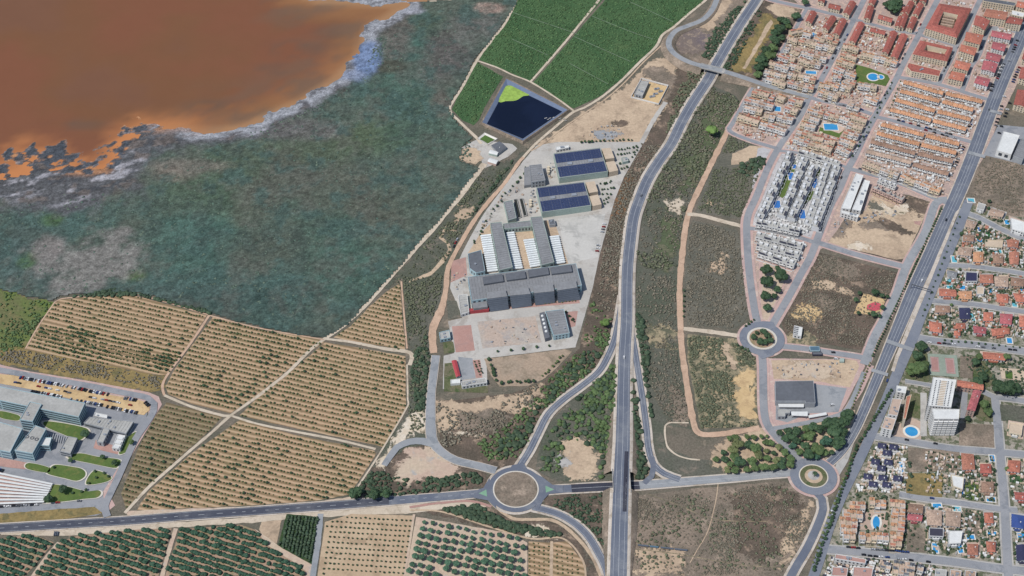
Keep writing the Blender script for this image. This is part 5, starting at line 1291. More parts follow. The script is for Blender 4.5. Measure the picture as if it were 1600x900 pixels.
for k in range(9):
    x, y = P(852 + 4.2 * k + R.uniform(-2, 2), 186 + R.uniform(-2.5, 2.5), 1.4); m = MB(); m.obox((x - rv.location.x, y - rv.location.y), (.9, .44), R.uniform(.6, 2.2), R.uniform(.3, .7), 1.38, 1.55); m.build("floating_debris", M["roof_pale"], rv)
basin("pond", "small pale-lined pond with green water by the farm buildings", "pond", [(757, 207), (779, 217), (762, 228), (745, 217)], [(758, 211), (773, 218), (762, 224), (750, 217)], 1.2, .6, "algae_dark", "plant_slab", "pool_rim")

# ------------------------------------------------------------------ farm yard by the reservoir
def barrel(name, label, a, b, half, h, wall, top, cat="shed"):
    """long shed with a rounded roof from plan point a to b (centre line at eaves)"""
    (x0, y0), (x1, y1) = P(*a, z=h), P(*b, z=h); L = math.hypot(x1 - x0, y1 - y0) / 2
    o = empty(name, ((x0 + x1) / 2, (y0 + y1) / 2, .3), math.atan2(y1 - y0, x1 - x0)); tag(o, label, cat)
    m = MB(); m.box(-L, L, -half, half, 0, h, 0, -1); m.build("wall", M[wall], o)
    m = MB(); n = 8; P_ = [(-half * math.cos(math.pi * i / n), h + .32 * half * math.sin(math.pi * i / n)) for i in range(n + 1)]
    for (ya, za), (yb, zb) in zip(P_, P_[1:]): m.poly([(-L - .2, ya, za), (L + .2, ya, za), (L + .2, yb, zb), (-L - .2, yb, zb)])
    for s in (-1, 1): m.poly([(s * L, y, z) for y, z in P_])
    m.build("roof", M[top], o); return o
building("farm_shed", "dark grey farm shed beside the small lined pond", [(768, 227), (780, 221), (791, 230), (779, 239)], 4, "grey_wall", "roof_dark", "shed", "gable", rise=1.2)
barrel("farm_shed", "pale blue rounded shed between the grey shed and the white shed", (765, 237), (778, 240), 3.2, 3, "teal_wall", "roof_white")
barrel("farm_shed", "white rounded shed nearest the marsh track", (764, 250), (777, 254), 3.6, 3, "pink_wall", "roof_white")
# ------------------------------------------------------------------ compound by the highway
cw = empty("compound_wall", (*P(1015, 144), .3)); tag(cw, "low white wall round the sandy compound beside the highway", "wall")
cq_ = [P(1002, 124), P(1044, 135), P(1029, 164), P(986, 153)]
for a, b in zip(cq_, cq_[1:] + cq_[:1]):
    L = math.hypot(b[0] - a[0], b[1] - a[1]) / 2; u = ((b[0] - a[0]) / 2 / L, (b[1] - a[1]) / 2 / L)
    m = MB(); m.obox(((a[0] + b[0]) / 2 - cw.location.x, (a[1] + b[1]) / 2 - cw.location.y), u, L, .2, 0, 2.0); m.build("wall_panel", M["white_wall"], cw)
building("pump_house", "grey flat-roofed building in the walled sandy compound", [(1001, 126), (1014, 128), (1004, 150), (991, 147)], 5, "grey_wall", "roof_pale", extras=True, floors=1)
for i, (x, y, w) in enumerate([(1026, 140, 3.2), (1032, 144, 2.6), (1024, 148, 3.0), (1019, 152, 3.4)]):
    e = empty("pump_unit", (*P(x, y), .4), .3); tag(e, f"white pump unit, {od(i + 1)} from the top in the walled compound", "machine", "pump units in the walled compound")
    m = MB(); m.box(-w, w, -1.2, 1.2, 0, 1.6); m.build("casing", M["metal"], e); m = MB(); m.box(-w * .7, -w * .2, -.8, .8, 1.6, 2.3); m.build("cap", M["roof_dark"], e)

# ------------------------------------------------------------------ desalination plant
def solar_hall(roof, annex, which):
    o = building("process_hall", f"large hall with dark blue panel roof, {which}", roof, 9.0, "teal_wall", "roof_grey", cat="hall", extras=False, parapet=.3)
    A, B, C_, D = [P(x, y, 9.35) for x, y in roof]
    def pt(u, v): return tuple((A[k] * (1 - u) + B[k] * u) * (1 - v) + (D[k] * (1 - u) + C_[k] * u) * v - o.location[k] for k in (0, 1))
    for v0, v1 in ((.03, .40), (.56, .97)):
        m = MB(); nu, nv = 22, 7
        for i in range(nu):
            for j in range(nv):
                u0, u1 = .015 + .97 * i / nu, .015 + .97 * (i + .93) / nu; a0, a1 = v0 + (v1 - v0) * j / nv, v0 + (v1 - v0) * (j + .88) / nv
                m.prism(ccw([pt(u0, a0), pt(u1, a0), pt(u1, a1), pt(u0, a1)]), 8.75, 8.98)
        pa = m.build("solar_array", M["roof_navy"], o); pa["kind"] = "stuff"
    for u in (.28, .72):
        m = MB(); m.prism(ccw([pt(u - .05, .43), pt(u + .05, .43), pt(u + .05, .53), pt(u - .05, .53)]), 8.7, 9.9); m.build("roof_vent", M["metal"], o)
    lpart(o, "annex", [annex[0], annex[1], ((annex[1][0] + annex[2][0]) / 2, (annex[1][1] + annex[2][1]) / 2 - 2), ((annex[0][0] + annex[3][0]) / 2, (annex[0][1] + annex[3][1]) / 2 - 2)], .3, 7.5, M["roof_beige"])
    lpart(o, "annex", [((annex[0][0] + annex[3][0]) / 2, (annex[0][1] + annex[3][1]) / 2 + 3), ((annex[1][0] + annex[2][0]) / 2, (annex[1][1] + annex[2][1]) / 2 + 3), annex[2], annex[3]], .3, 7.5, M["roof_beige"])
    return o
solar_hall([(865, 240), (938, 231), (950, 268), (874, 278)], [(940, 232), (954, 231), (966, 266), (952, 269)], "upper one by the dirt field")
solar_hall([(838, 293), (913, 284), (924, 321), (847, 332)], [(915, 285), (929, 283), (940, 319), (926, 322)], "lower one above the pale lot")
b3 = building("service_block", "grey service building left of the upper blue-roofed hall", [(827, 259), (846, 257), (852, 282), (830, 285)], 9, "grey_wall", "roof_grey", floors=2, units=2)
lpart(b3, "lean_to", [(819, 262), (827, 260), (831, 288), (819, 290)], .3, 4.5, M["roof_grey"])
building("office_block", "long low white shed above the upper blue-roofed hall", [(868, 230), (888, 227), (889, 231), (869, 235)], 4, "white_wall", "roof_white", floors=1)
b4 = building("settling_tank", "grey roofed tank building beside the dark open basins", [(787, 316), (801, 313), (807, 341), (794, 345)], 6, "teal_wall", "roof_grey", cat="tank", units=1)
for i, q in enumerate([[(802, 313), (808, 312), (815, 341), (809, 343)], [(811, 312), (817, 311), (824, 338), (818, 340)]]):
    e = empty("water_basin", (*P(*np.mean(q, 0)), .3)); tag(e, f"dark open concrete basin beside the grey tank building, {'left' if i == 0 else 'right'} one", "basin")
    w = ccw([P(*p) for p in q]); wl = local(w, e.location); m = MB(); wi = inset(wl, .6)
    for k in range(4):
        j = (k + 1) % 4; m.poly([(*wl[k], 0), (*wl[j], 0), (*wl[j], 1.6), (*wl[k], 1.6)]); m.poly([(*wl[k], 1.6), (*wl[j], 1.6), (*wi[j], 1.6), (*wi[k], 1.6)]); m.poly([(*wi[j], .3), (*wi[k], .3), (*wi[k], 1.6), (*wi[j], 1.6)])
    m.build("basin_wall", M["concrete"], e); m = MB(); m.poly([(*p, .4) for p in wi]); m.build("water", M["dark_pit"], e)
for i, (x, y) in enumerate([(857, 268), (829, 320)]):
    e = empty("chemical_tank", (*P(x, y), .4)); tag(e, f"pale yellow tank rack left of the {'upper' if i == 0 else 'lower'} blue-roofed hall", "tank")
    for k in range(3):
        m = MB(); n = 12; a = [(1.6 * math.cos(2 * math.pi * t / n), 1.6 * math.sin(2 * math.pi * t / n) + (k - 1) * 4) for t in range(n)]; m.prism(a, 0, 3.4); m.build("tank_body", M["cream_wall"], e)
building("filter_gallery", "long grey gallery roof between the first and second white filter banks", [(766, 349), (784, 347.5), (801, 418), (780, 423)], 9, "teal_wall", "roof_grey", cat="hall", extras=False, floors=1, winw=3, gap=6)
building("filter_gallery", "long grey gallery roof between the third and fourth white filter banks", [(829, 340), (847, 338.5), (866, 410), (846, 415)], 9, "teal_wall", "roof_grey", cat="hall", extras=False, floors=1, winw=3, gap=6)
building("link_block", "short grey link building joining the tops of both galleries", [(786, 350), (829, 345), (831, 354), (788, 358)], 7, "teal_wall", "roof_grey", cat="hall", extras=False, floors=1)
building("substation", "small dark square kiosk right of the galleries", [(857, 344), (866, 343), (868, 351), (859, 352)], 4, "grey_wall", "roof_dark", units=1)
def vessel_mesh(L, r):
    m = MB(); n = 8; prof = [(-L, .0), (-L + .25, .6), (-L + .9, 1), (L - .9, 1), (L - .25, .6), (L, 0)]
    for (xa, ra), (xb, rb) in zip(prof, prof[1:]):
        for i in range(n):
            a, b = 2 * math.pi * i / n, 2 * math.pi * (i + 1) / n
            m.poly([(xa, r * ra * math.cos(a), r + r * ra * math.sin(a)), (xb, r * rb * math.cos(a), r + r * rb * math.sin(a)), (xb, r * rb * math.cos(b), r + r * rb * math.sin(b)), (xa, r * ra * math.cos(b), r + r * ra * math.sin(b))])
    return m.mesh("shell", [M["vessel_white"]])
def saddle_mesh(L, r):
    m = MB()
    for s in (-.55, .55): m.box(s * L - .2, s * L + .2, -r * .9, r * .9, -1.0, r * .45)
    return m.mesh("saddle", [M["concrete"]])
VM = {}
def filter_bank(which, tl, tr, bl, br_, n):
    for i in range(n):
        t = (i + .5) / n; a = [tl[k] + (bl[k] - tl[k]) * t for k in (0, 1)]; b = [tr[k] + (br_[k] - tr[k]) * t for k in (0, 1)]
        (x0, y0), (x1, y1) = P(*a, z=3), P(*b, z=3); L = math.hypot(x1 - x0, y1 - y0) / 2; key = round(L, 1)
        if key not in VM: VM[key] = (vessel_mesh(key, 1.28), saddle_mesh(key, 1.28))
        o = empty("filter_vessel", ((x0 + x1) / 2, (y0 + y1) / 2, 1.4), math.atan2(y1 - y0, x1 - x0))
        tag(o, f"white horizontal filter vessel, {od(i + 1)} from the top of the {which} bank", "tank", "white filter vessels")
        inst(VM[key][0], "shell", o); inst(VM[key][1], "saddle", o)
filter_bank("first", (750, 367), (768, 365), (761, 425), (779, 423), 17)
filter_bank("second", (789, 363), (804, 361), (801, 421), (818, 419), 17)
filter_bank("third", (817, 374), (835, 372), (828, 418), (846, 415), 13)
filter_bank("fourth", (857, 369), (874, 367), (867, 413), (884, 410), 13)
b5 = building("pump_hall", "grey pump hall left of the first white filter bank", [(731, 397), (752, 391), (758, 424), (744, 427), (734, 420)], 7, "blue_wall", "roof_dark", cat="hall", floors=1, units=1)
# main hall with its lobed roofs
hall = building("main_hall", "vast grey main hall with lobed roofs and dark slanted south front", [(731, 433), (900, 412), (909, 446), (737, 470)], 11, "blue_wall", "roof_grey", cat="hall", extras=False, floors=2, winw=2.4, gap=3, parapet=.5)
for q in ([(754, 433), (785, 428), (787, 439), (756, 444)], [(790, 428), (820, 423), (822, 434), (792, 438)], [(825, 422), (856, 417), (858, 428), (827, 433)], [(860, 418), (892, 413), (894, 424), (862, 428)]):
    lp = lpart(hall, "roof_lobe", q, 11, 13.4, M["roof_dark"])
for q, bt in (([(760, 457), (790, 453), (793, 463), (761, 467)], [(766, 487), (795, 483)]), ([(796, 452), (825, 448), (829, 459), (797, 462)], [(800, 482), (831, 478)]), ([(832, 447), (864, 443), (866, 455), (835, 458)], [(837, 477), (867, 473)]), ([(869, 442), (900, 438), (902, 449), (871, 454)], [(872, 473), (907, 468)])):
    z = 13.6; w = [P(*p, z=z) for p in q]; g0, g1 = P(*bt[0], z=1.0), P(*bt[1], z=1.0); c = hall.location
    A, B, C_, D = [(x - c.x, y - c.y, z - c.z) for x, y in w]; E, F_ = (g0[0] - c.x, g0[1] - c.y, .7), (g1[0] - c.x, g1[1] - c.y, .7)
    m = MB(); m.poly([D, C_, B, A]); lb = 10.6
    m.poly([A, B, (B[0], B[1], lb), (A[0], A[1], lb)]); m.poly([D, A, (A[0], A[1], lb), (D[0], D[1], lb)]); m.poly([B, C_, (C_[0], C_[1], lb), (B[0], B[1], lb)])
    ro = m.build("roof_lobe", M["roof_grey"], hall)
    m = MB(); n = 7
    for k in range(n):
        t0, t1 = k / n, (k + .86) / n
        f = lambda P0, P1, t: tuple(P0[i] + (P1[i] - P0[i]) * t for i in range(3))
        m.poly([f(E, D, t0), f(F_, C_, t0), f(F_, C_, t1), f(E, D, t1)])
    m.poly([f(E, D, 0)[:2] + (.6,), f(F_, C_, 0)[:2] + (.6,), (C_[0], C_[1] + .6, C_[2] - .6), (D[0], D[1] + .6, D[2] - .6)])
    for P0, P1 in ((E, D), (F_, C_)): m.poly([P0, P1, (P1[0], P1[1], .3)])
    m.build("louvred_front", M["slate_face"], hall)
lpart(hall, "west_bay", [(737, 471), (760, 468), (762, 479), (740, 482)], .3, 7.5, M["roof_grey"])
building("entrance_canopy", "red-trimmed entrance canopy at the left end of the main hall", [(733, 483), (764, 480), (764, 484), (734, 487)], 4, "red_roof", "red_roof", extras=False, cat="canopy")
building("store_block", "narrow pale store left of the main hall", [(716, 462), (730, 460), (733, 488), (720, 492)], 4, "white_wall", "roof_pale", floors=1)
adm = building("laboratory", "grey laboratory building right of the bare construction lot", [(852, 487), (881, 483.5), (890, 521), (865, 525)], 7, "blue_wall", "roof_grey", floors=2, units=3)
lpart(adm, "side_gallery", [(843, 489), (851, 487), (859, 527), (852, 529)], .3, 5.5, M["roof_dark"])
for k in range(5):
    x, y = P(847.5 + 1.5 * k, 493 + 6 * k, 6.2); m = MB(); n = 10
    for j in range(3):
        a0, a1 = j * math.pi / 6, (j + 1) * math.pi / 6
        for i in range(n):
            t0, t1 = 2 * math.pi * i / n, 2 * math.pi * (i + 1) / n; f = lambda a, t: (x - adm.location.x + 1.6 * math.cos(a) * math.cos(t), y - adm.location.y + 1.6 * math.cos(a) * math.sin(t), 5.2 + 1.6 * math.sin(a))
            m.poly([f(a0, t0), f(a0, t1), f(a1, t1), f(a1, t0)])
    m.build("skylight_dome", M["roof_white"], adm)
building("gate_house", "small pale gate house beside the dirt path", [(686, 520), (702, 516), (704, 528), (688, 531)], 4.5, "blue_wall", "roof_pale", floors=1, units=2)
building("garage", "long narrow shed with a dark red roof in the lower yard", [(706, 564), (713, 563), (719, 587), (713, 589)], 3.2, "white_wall", "red_roof", cat="shed", style="gable", rise=.8, extras=False)
building("workshop", "low white workshop with roof panels at the foot of the lower yard", [(720, 597), (759, 591), (761, 598), (722, 604)], 4.5, "white_wall", "roof_pale", floors=1, units=3)
building("canopy", "small white canopy left of the low workshop", [(704, 594), (719, 592), (719, 599), (704, 600)], 3, "white_wall", "roof_white", cat="canopy", extras=False)
building("control_kiosk", "small blue-green kiosk among the bushes right of the upper hall", [(971, 247), (980, 246), (982, 252), (973, 254)], 3.5, "teal_wall", "roof_pale", units=1)

# ------------------------------------------------------------------ hospital
building("hospital_block", "long hospital block with bluish window bands and a flat grey roof", [(-44, 596), (-2, 604), (133, 630), (123, 652), (0, 626), (-50, 615)], 14, "blue_wall", "roof_pale", cat="hospital", floors=4, band="glass", extras=False)
building("hospital_wing", "grey-roofed wing crossing the long hospital block", [(47, 628), (65, 632), (51, 659), (31, 656)], 15.5, "blue_wall", "roof_pale", cat="hospital", floors=4, band="glass", units=2)
building("hospital_wing", "broad grey hospital wing at the frame edge with roof lights", [(-40, 652), (0, 660), (35, 670), (16, 707), (0, 704), (-50, 694)], 12, "blue_wall", "roof_pale", cat="hospital", floors=3, band="glass_blue", units=4)
hc = building("hospital_wing", "hospital wing with ring-shaped plant on its roof, above the pink plaza", [(55, 665), (72, 671), (51, 709), (23, 704)], 12, "blue_wall", "roof_pale", cat="hospital", floors=3, band="glass_blue", extras=False)
for (x, y) in ((42, 682), (50, 684), (57, 686)):
    wx_, wy_ = P(x, y, 12.6); m = MB(); n = 14
    for i in range(n):
        a, b = 2 * math.pi * i / n, 2 * math.pi * (i + 1) / n
        m.prism(ccw([(wx_ - hc.location.x + r_ * math.cos(t), wy_ - hc.location.y + r_ * math.sin(t)) for r_, t in ((1.9, a), (1.9, b), (1.3, b), (1.3, a))]), 11.7, 12.4)
    m.build("roof_duct", M["roof_dark"], hc)
building("hospital_lobby", "small pale blue entrance block between hospital wings", [(67, 684), (81, 684), (77, 697), (61, 696)], 8, "blue_wall", "roof_white", cat="hospital", floors=2, band="glass", extras=False)
building("hospital_pavilion", "low grey pavilion with a curved garden beside it", [(106, 682), (121, 685), (110, 709), (93, 705)], 7, "grey_wall", "roof_pale", cat="hospital", floors=2, band="glass", units=1)
pg_ = empty("pergola", (*P(92, 688), .4)); tag(pg_, "grey slatted pergola left of the low pavilion", "pergola")
a, b, c_ = P(77, 676, 4), P(104, 682, 4), P(90, 706, 4)
for k in range(9):
    t = k / 8; m = MB(); mx, my = a[0] + (b[0] - a[0]) * t - pg_.location.x, a[1] + (b[1] - a[1]) * t - pg_.location.y
    m.box(mx - .35, mx + .35, my - 9, my, 3.4, 3.7); m.build("slat", M["grey_wall"], pg_)
for k in (0, 8):
    t = k / 8; mx, my = a[0] + (b[0] - a[0]) * t - pg_.location.x, a[1] + (b[1] - a[1]) * t - pg_.location.y
    for d in (-8.5, -.5): m = MB(); m.box(mx - .2, mx + .2, my + d - .2, my + d + .2, 0, 3.4); m.build("post", M["grey_wall"], pg_)
building("hospital_service", "low pale service block right of the hospital lawn", [(131, 661), (140, 652), (209, 659), (197, 678)], 6, "grey_wall", "roof_pale", cat="hospital", floors=1, band="glass", units=4)
building("hospital_service", "narrow pale wing running down from the service block", [(161, 668), (171, 672), (161, 692), (151, 690)], 6.5, "grey_wall", "roof_pale", cat="hospital", floors=1, units=1)
hw_ = building("hospital_service", "white service wing with three roof boxes by the ring road", [(184, 679), (196, 681), (187, 702), (175, 700)], 5, "white_wall", "roof_white", cat="hospital", floors=1, extras=False)
for k in range(3): lpart(hw_, "roof_unit", [(184 - 3 * k, 681 + 7 * k), (193 - 3 * k, 683 + 7 * k), (191 - 3 * k, 687 + 7 * k), (182 - 3 * k, 685 + 7 * k)], 5, 6.4, M["roof_white"])
building("service_hut", "small white hut on top of the hospital service yard", [(148, 645), (168, 649), (167, 654), (147, 650)], 5, "white_wall", "roof_white", floors=1, units=1)
# car park canopies
for k in range(9):
    t = k / 8; l0, r0_ = (-20, 736 + 52 * t), (82 - 13 * t, 757 + 27 * t)
    (x0, y0), (x1, y1) = P(*l0, z=2.6), P(*r0_, z=2.6); L = math.hypot(x1 - x0, y1 - y0) / 2
    o = empty("parking_canopy", ((x0 + x1) / 2, (y0 + y1) / 2, .6), math.atan2(y1 - y0, x1 - x0)); tag(o, f"long white parking canopy, {od(k + 1)} from the top of the striped car park", "canopy", "white canopies of the hospital car park")
    m = MB(); m.prism([(-L, -1.05), (L, -1.05), (L, 1.05), (-L, 1.05)], 2.4, 2.62, bottom=True); m.build("roof", M["roof_white"], o)
    for j in range(5): m = MB(); x = -L + 1 + j * (2 * L - 2) / 4; m.box(x - .12, x + .12, -.12, .12, 0, 2.4); m.build("post", M["metal"], o)

# ------------------------------------------------------------------ service station quarter
building("supermarket", "large dark grey supermarket roof beside a grey car park", [(1211, 596), (1271, 595), (1274, 630), (1258, 630), (1258, 627), (1212, 627)], 7, "grey_wall", "roof_dark", floors=0, extras=False, parapet=.4)
def canopy(label, q, h, top="roof_white", wall="white_wall"):
    w = ccw([P(x, y, h) for x, y in q]); c = (sum(p[0] for p in w) / 4, sum(p[1] for p in w) / 4); o = empty("canopy", (*c, .5)); tag(o, label, "canopy"); w = local(w, c)
    m = MB(); m.prism(w, h - 1.2, h - .5, 0, None, True); m.build("roof", M[top], o)
    for x, y in inset(w, 1.0): m = MB(); m.box(x - .2, x + .2, y - .2, y + .2, 0, h - 1.2); m.build("post", M["metal"], o)
canopy("white loading canopy along the south side of the supermarket", [(1216, 631), (1256, 631), (1256, 636), (1217, 636)], 4)
building("petrol_shop", "pale grey shop building of the service station", [(1214, 639), (1226, 639), (1235, 641), (1234, 646), (1227, 646), (1227, 651), (1215, 651)], 4.5, "grey_wall", "roof_pale", cat="shop", extras=False, floors=1)
canopy("white service station canopy between shop and car park", [(1236, 643), (1262, 643), (1262, 650), (1237, 649)], 5.5)
canopy("long narrow white canopy by the park trees", [(1263, 649), (1291, 644), (1292, 648), (1264, 653)], 4)
kk = building("kiosk", "small white kiosk with slatted roof beside the roundabout", [(1241, 509), (1254, 512), (1252, 526), (1239, 523)], 4.5, "white_wall", "roof_white", extras=False, floors=1)
for k in range(5): lpart(kk, "roof_slat", [(1241 - .4 * k, 510 + 2.8 * k), (1248 - .4 * k, 511.4 + 2.8 * k), (1247.8 - .4 * k, 512.6 + 2.8 * k), (1240.8 - .4 * k, 511.2 + 2.8 * k)], 4.5, 5.0, M["roof_dark"])
building("site_container", "blue-grey site container beside the street above the bare lot", [(1265, 541), (1280, 541), (1281, 548), (1266, 548)], 3, "blue_wall", "glass_blue", cat="container", extras=False, parapet=.1)
building("site_container", "dark low container below the blue-grey one on the bare lot", [(1269, 550), (1284, 550), (1285, 554), (1270, 554)], 2.8, "awning", "roof_dark", cat="container", extras=False, parapet=.1)
building("site_container", "small green container at the corner of the bare lot", [(1312, 560), (1319, 560), (1319, 565), (1312, 565)], 2.6, "teal_wall", "teal_wall", cat="container", extras=False, parapet=.1)
tl_ = [P(1218, 598), P(1226, 598)]

# ------------------------------------------------------------------ towers
def balconies(o, a, b, z0, z1, floors, depth, mat, n):
    """stacked balcony boxes on the wall a->b, each bay a part"""
    dx, dy = b[0] - a[0], b[1] - a[1]; L = math.hypot(dx, dy); u = (dx / L, dy / L); nx, ny = u[1], -u[0]; fh = (z1 - z0) / floors
    for f in range(floors):
        m = MB()
        for k in range(n):
            s = (k + .5) * L / n; c = (a[0] + u[0] * s + nx * depth / 2 - o.location.x, a[1] + u[1] * s + ny * depth / 2 - o.location.y)
            m.obox(c, u, L / n * .44, depth / 2, z0 + f * fh, z0 + f * fh + 1.1, 0)
            m.obox((c[0] - nx * (depth / 2 - .05), c[1] - ny * (depth / 2 - .05)), u, L / n * .36, .12, z0 + f * fh + 1.1, z0 + (f + 1) * fh - .2, 1)
        m.build("balcony", [M[mat], M["glass"]], o)
tw = building("apartment_tower", "tall white apartment block with a ribbed roof beside the tennis courts", [(1458, 590), (1494, 594), (1486, 637), (1450, 634)], 24, "white_wall", "roof_white", floors=8, winw=1.2, gap=1.6, extras=False)
A, B, C_, D = [P(*p, z=24) for p in [(1458, 590), (1494, 594), (1486, 637), (1450, 634)]]
for k in range(15):
    v = .1 + .84 * k / 14; g = lambda u: (((A[0] * (1 - u) + B[0] * u) * (1 - v) + (D[0] * (1 - u) + C_[0] * u) * v) - tw.location.x, ((A[1] * (1 - u) + B[1] * u) * (1 - v) + (D[1] * (1 - u) + C_[1] * u) * v) - tw.location.y)
    for u0, u1, mt in ((.14, .18, "glass"), (.31, .35, "glass"), (.38, .62, "roof_beige"), (.66, .70, "glass"), (.82, .86, "glass")):
        p0, p1 = g(u0), g(u1); m = MB(); L = math.hypot(p1[0] - p0[0], p1[1] - p0[1]) / 2; m.obox(((p0[0] + p1[0]) / 2, (p0[1] + p1[1]) / 2), ((p1[0] - p0[0]) / 2 / L, (p1[1] - p0[1]) / 2 / L), L, .42, 23.6, 24.4); m.build("roof_light", M[mt], tw)
fb = building("apartment_tower", "white apartment block with dark blue balcony front facing the side street", [(1456, 639), (1499, 640), (1498, 655), (1459, 655)], 24, "white_wall", "roof_white", floors=8, extras=False)
a, b = P(1459, 655, 24), P(1498, 655, 24); balconies(fb, a, b, .6, 23.4, 8, 1.8, "white_wall", 5)
building("red_roof_block", "long low building with red roof touching the ribbed-roof apartment block", [(1496, 594), (1536, 600), (1536, 609), (1496, 604)], 7, "pink_wall", "tile_bright", style="gable", rise=1.6, floors=2)
rb = building("red_roof_block", "red-roofed wing with balconies running down beside the tower", [(1521, 610), (1533, 612), (1523, 642), (1511, 640)], 11, "pink_wall", "tile_pink", style="gable", rise=1.6, floors=4, winw=1.4, gap=1.4)
building("apartment_block", "white flat block at the head of the row along the avenue service lane", [(1401, 603), (1417, 605), (1415, 615), (1400, 612)], 10, "white_wall", "roof_white", floors=3)
building("apartment_block", "white apartment block with orange roof terraces along the avenue", [(1394, 623), (1409, 624), (1402, 650), (1387, 648)], 14, "white_wall", "deck_tile", floors=4, units=3)
building("apartment_block", "lower white and orange apartment block above the side street corner", [(1383, 651), (1400, 655), (1394, 673), (1377, 669)], 12, "white_wall", "deck_tile", floors=4, units=3)
building("apartment_block", "slender pale wedge-shaped block beside the oval pool", [(1416, 620), (1424, 617), (1415, 655), (1411, 655)], 14, "cream_wall", "tile_terra", floors=4, extras=False)
building("warehouse", "large white-roofed store beside the avenue above the brown plot", [(1568, 206), (1593, 212), (1580, 242), (1557, 235)], 9, "white_wall", "roof_white", extras=False, floors=1, winw=4, gap=3)
building("warehouse", "grey-roofed store right of the white-roofed one", [(1596, 216), (1612, 220), (1598, 250), (1583, 244)], 8, "grey_wall", "roof_grey", extras=False)
tc = empty("tennis_courts", (*P(1474, 571), .5)); tag(tc, "pair of worn red and green tennis courts above the ribbed-roof apartment block", "tennis court")
def sheet(o, name, q, mat, z): 
    m = MB(); m.poly([(P(x, y)[0] - o.location.x, P(x, y)[1] - o.location.y, z) for x, y in q][::-1]); ob_ = m.build(name, M[mat], o)
    if ob_.data.polygons[0].normal.z < 0: ob_.data.flip_normals()
    return ob_
sheet(tc, "surround", [(1449, 553), (1495, 556), (1498, 590), (1453, 587)], "court_green", .3)
for q in ([(1453, 558), (1466, 559), (1468, 582), (1455, 581)], [(1476, 560), (1490, 561), (1493, 585), (1479, 584)]):
    ct = sheet(tc, "court", q, "court_red", .35)
    c0_ = np.mean(q, 0)
    for k in range(4):
        a, b = np.array(q[k]), np.array(q[(k + 1) % 4]); a2, b2 = c0_ + (a - c0_) * .86, c0_ + (b - c0_) * .86
        (x0, y0), (x1, y1) = P(*a2), P(*b2); L = math.hypot(x1 - x0, y1 - y0) / 2; m = MB(); m.obox(((x0 + x1) / 2 - tc.location.x, (y0 + y1) / 2 - tc.location.y), ((x1 - x0) / 2 / L, (y1 - y0) / 2 / L), L, .12, .36, .37); m.build("court_line", M["paint"], ct)
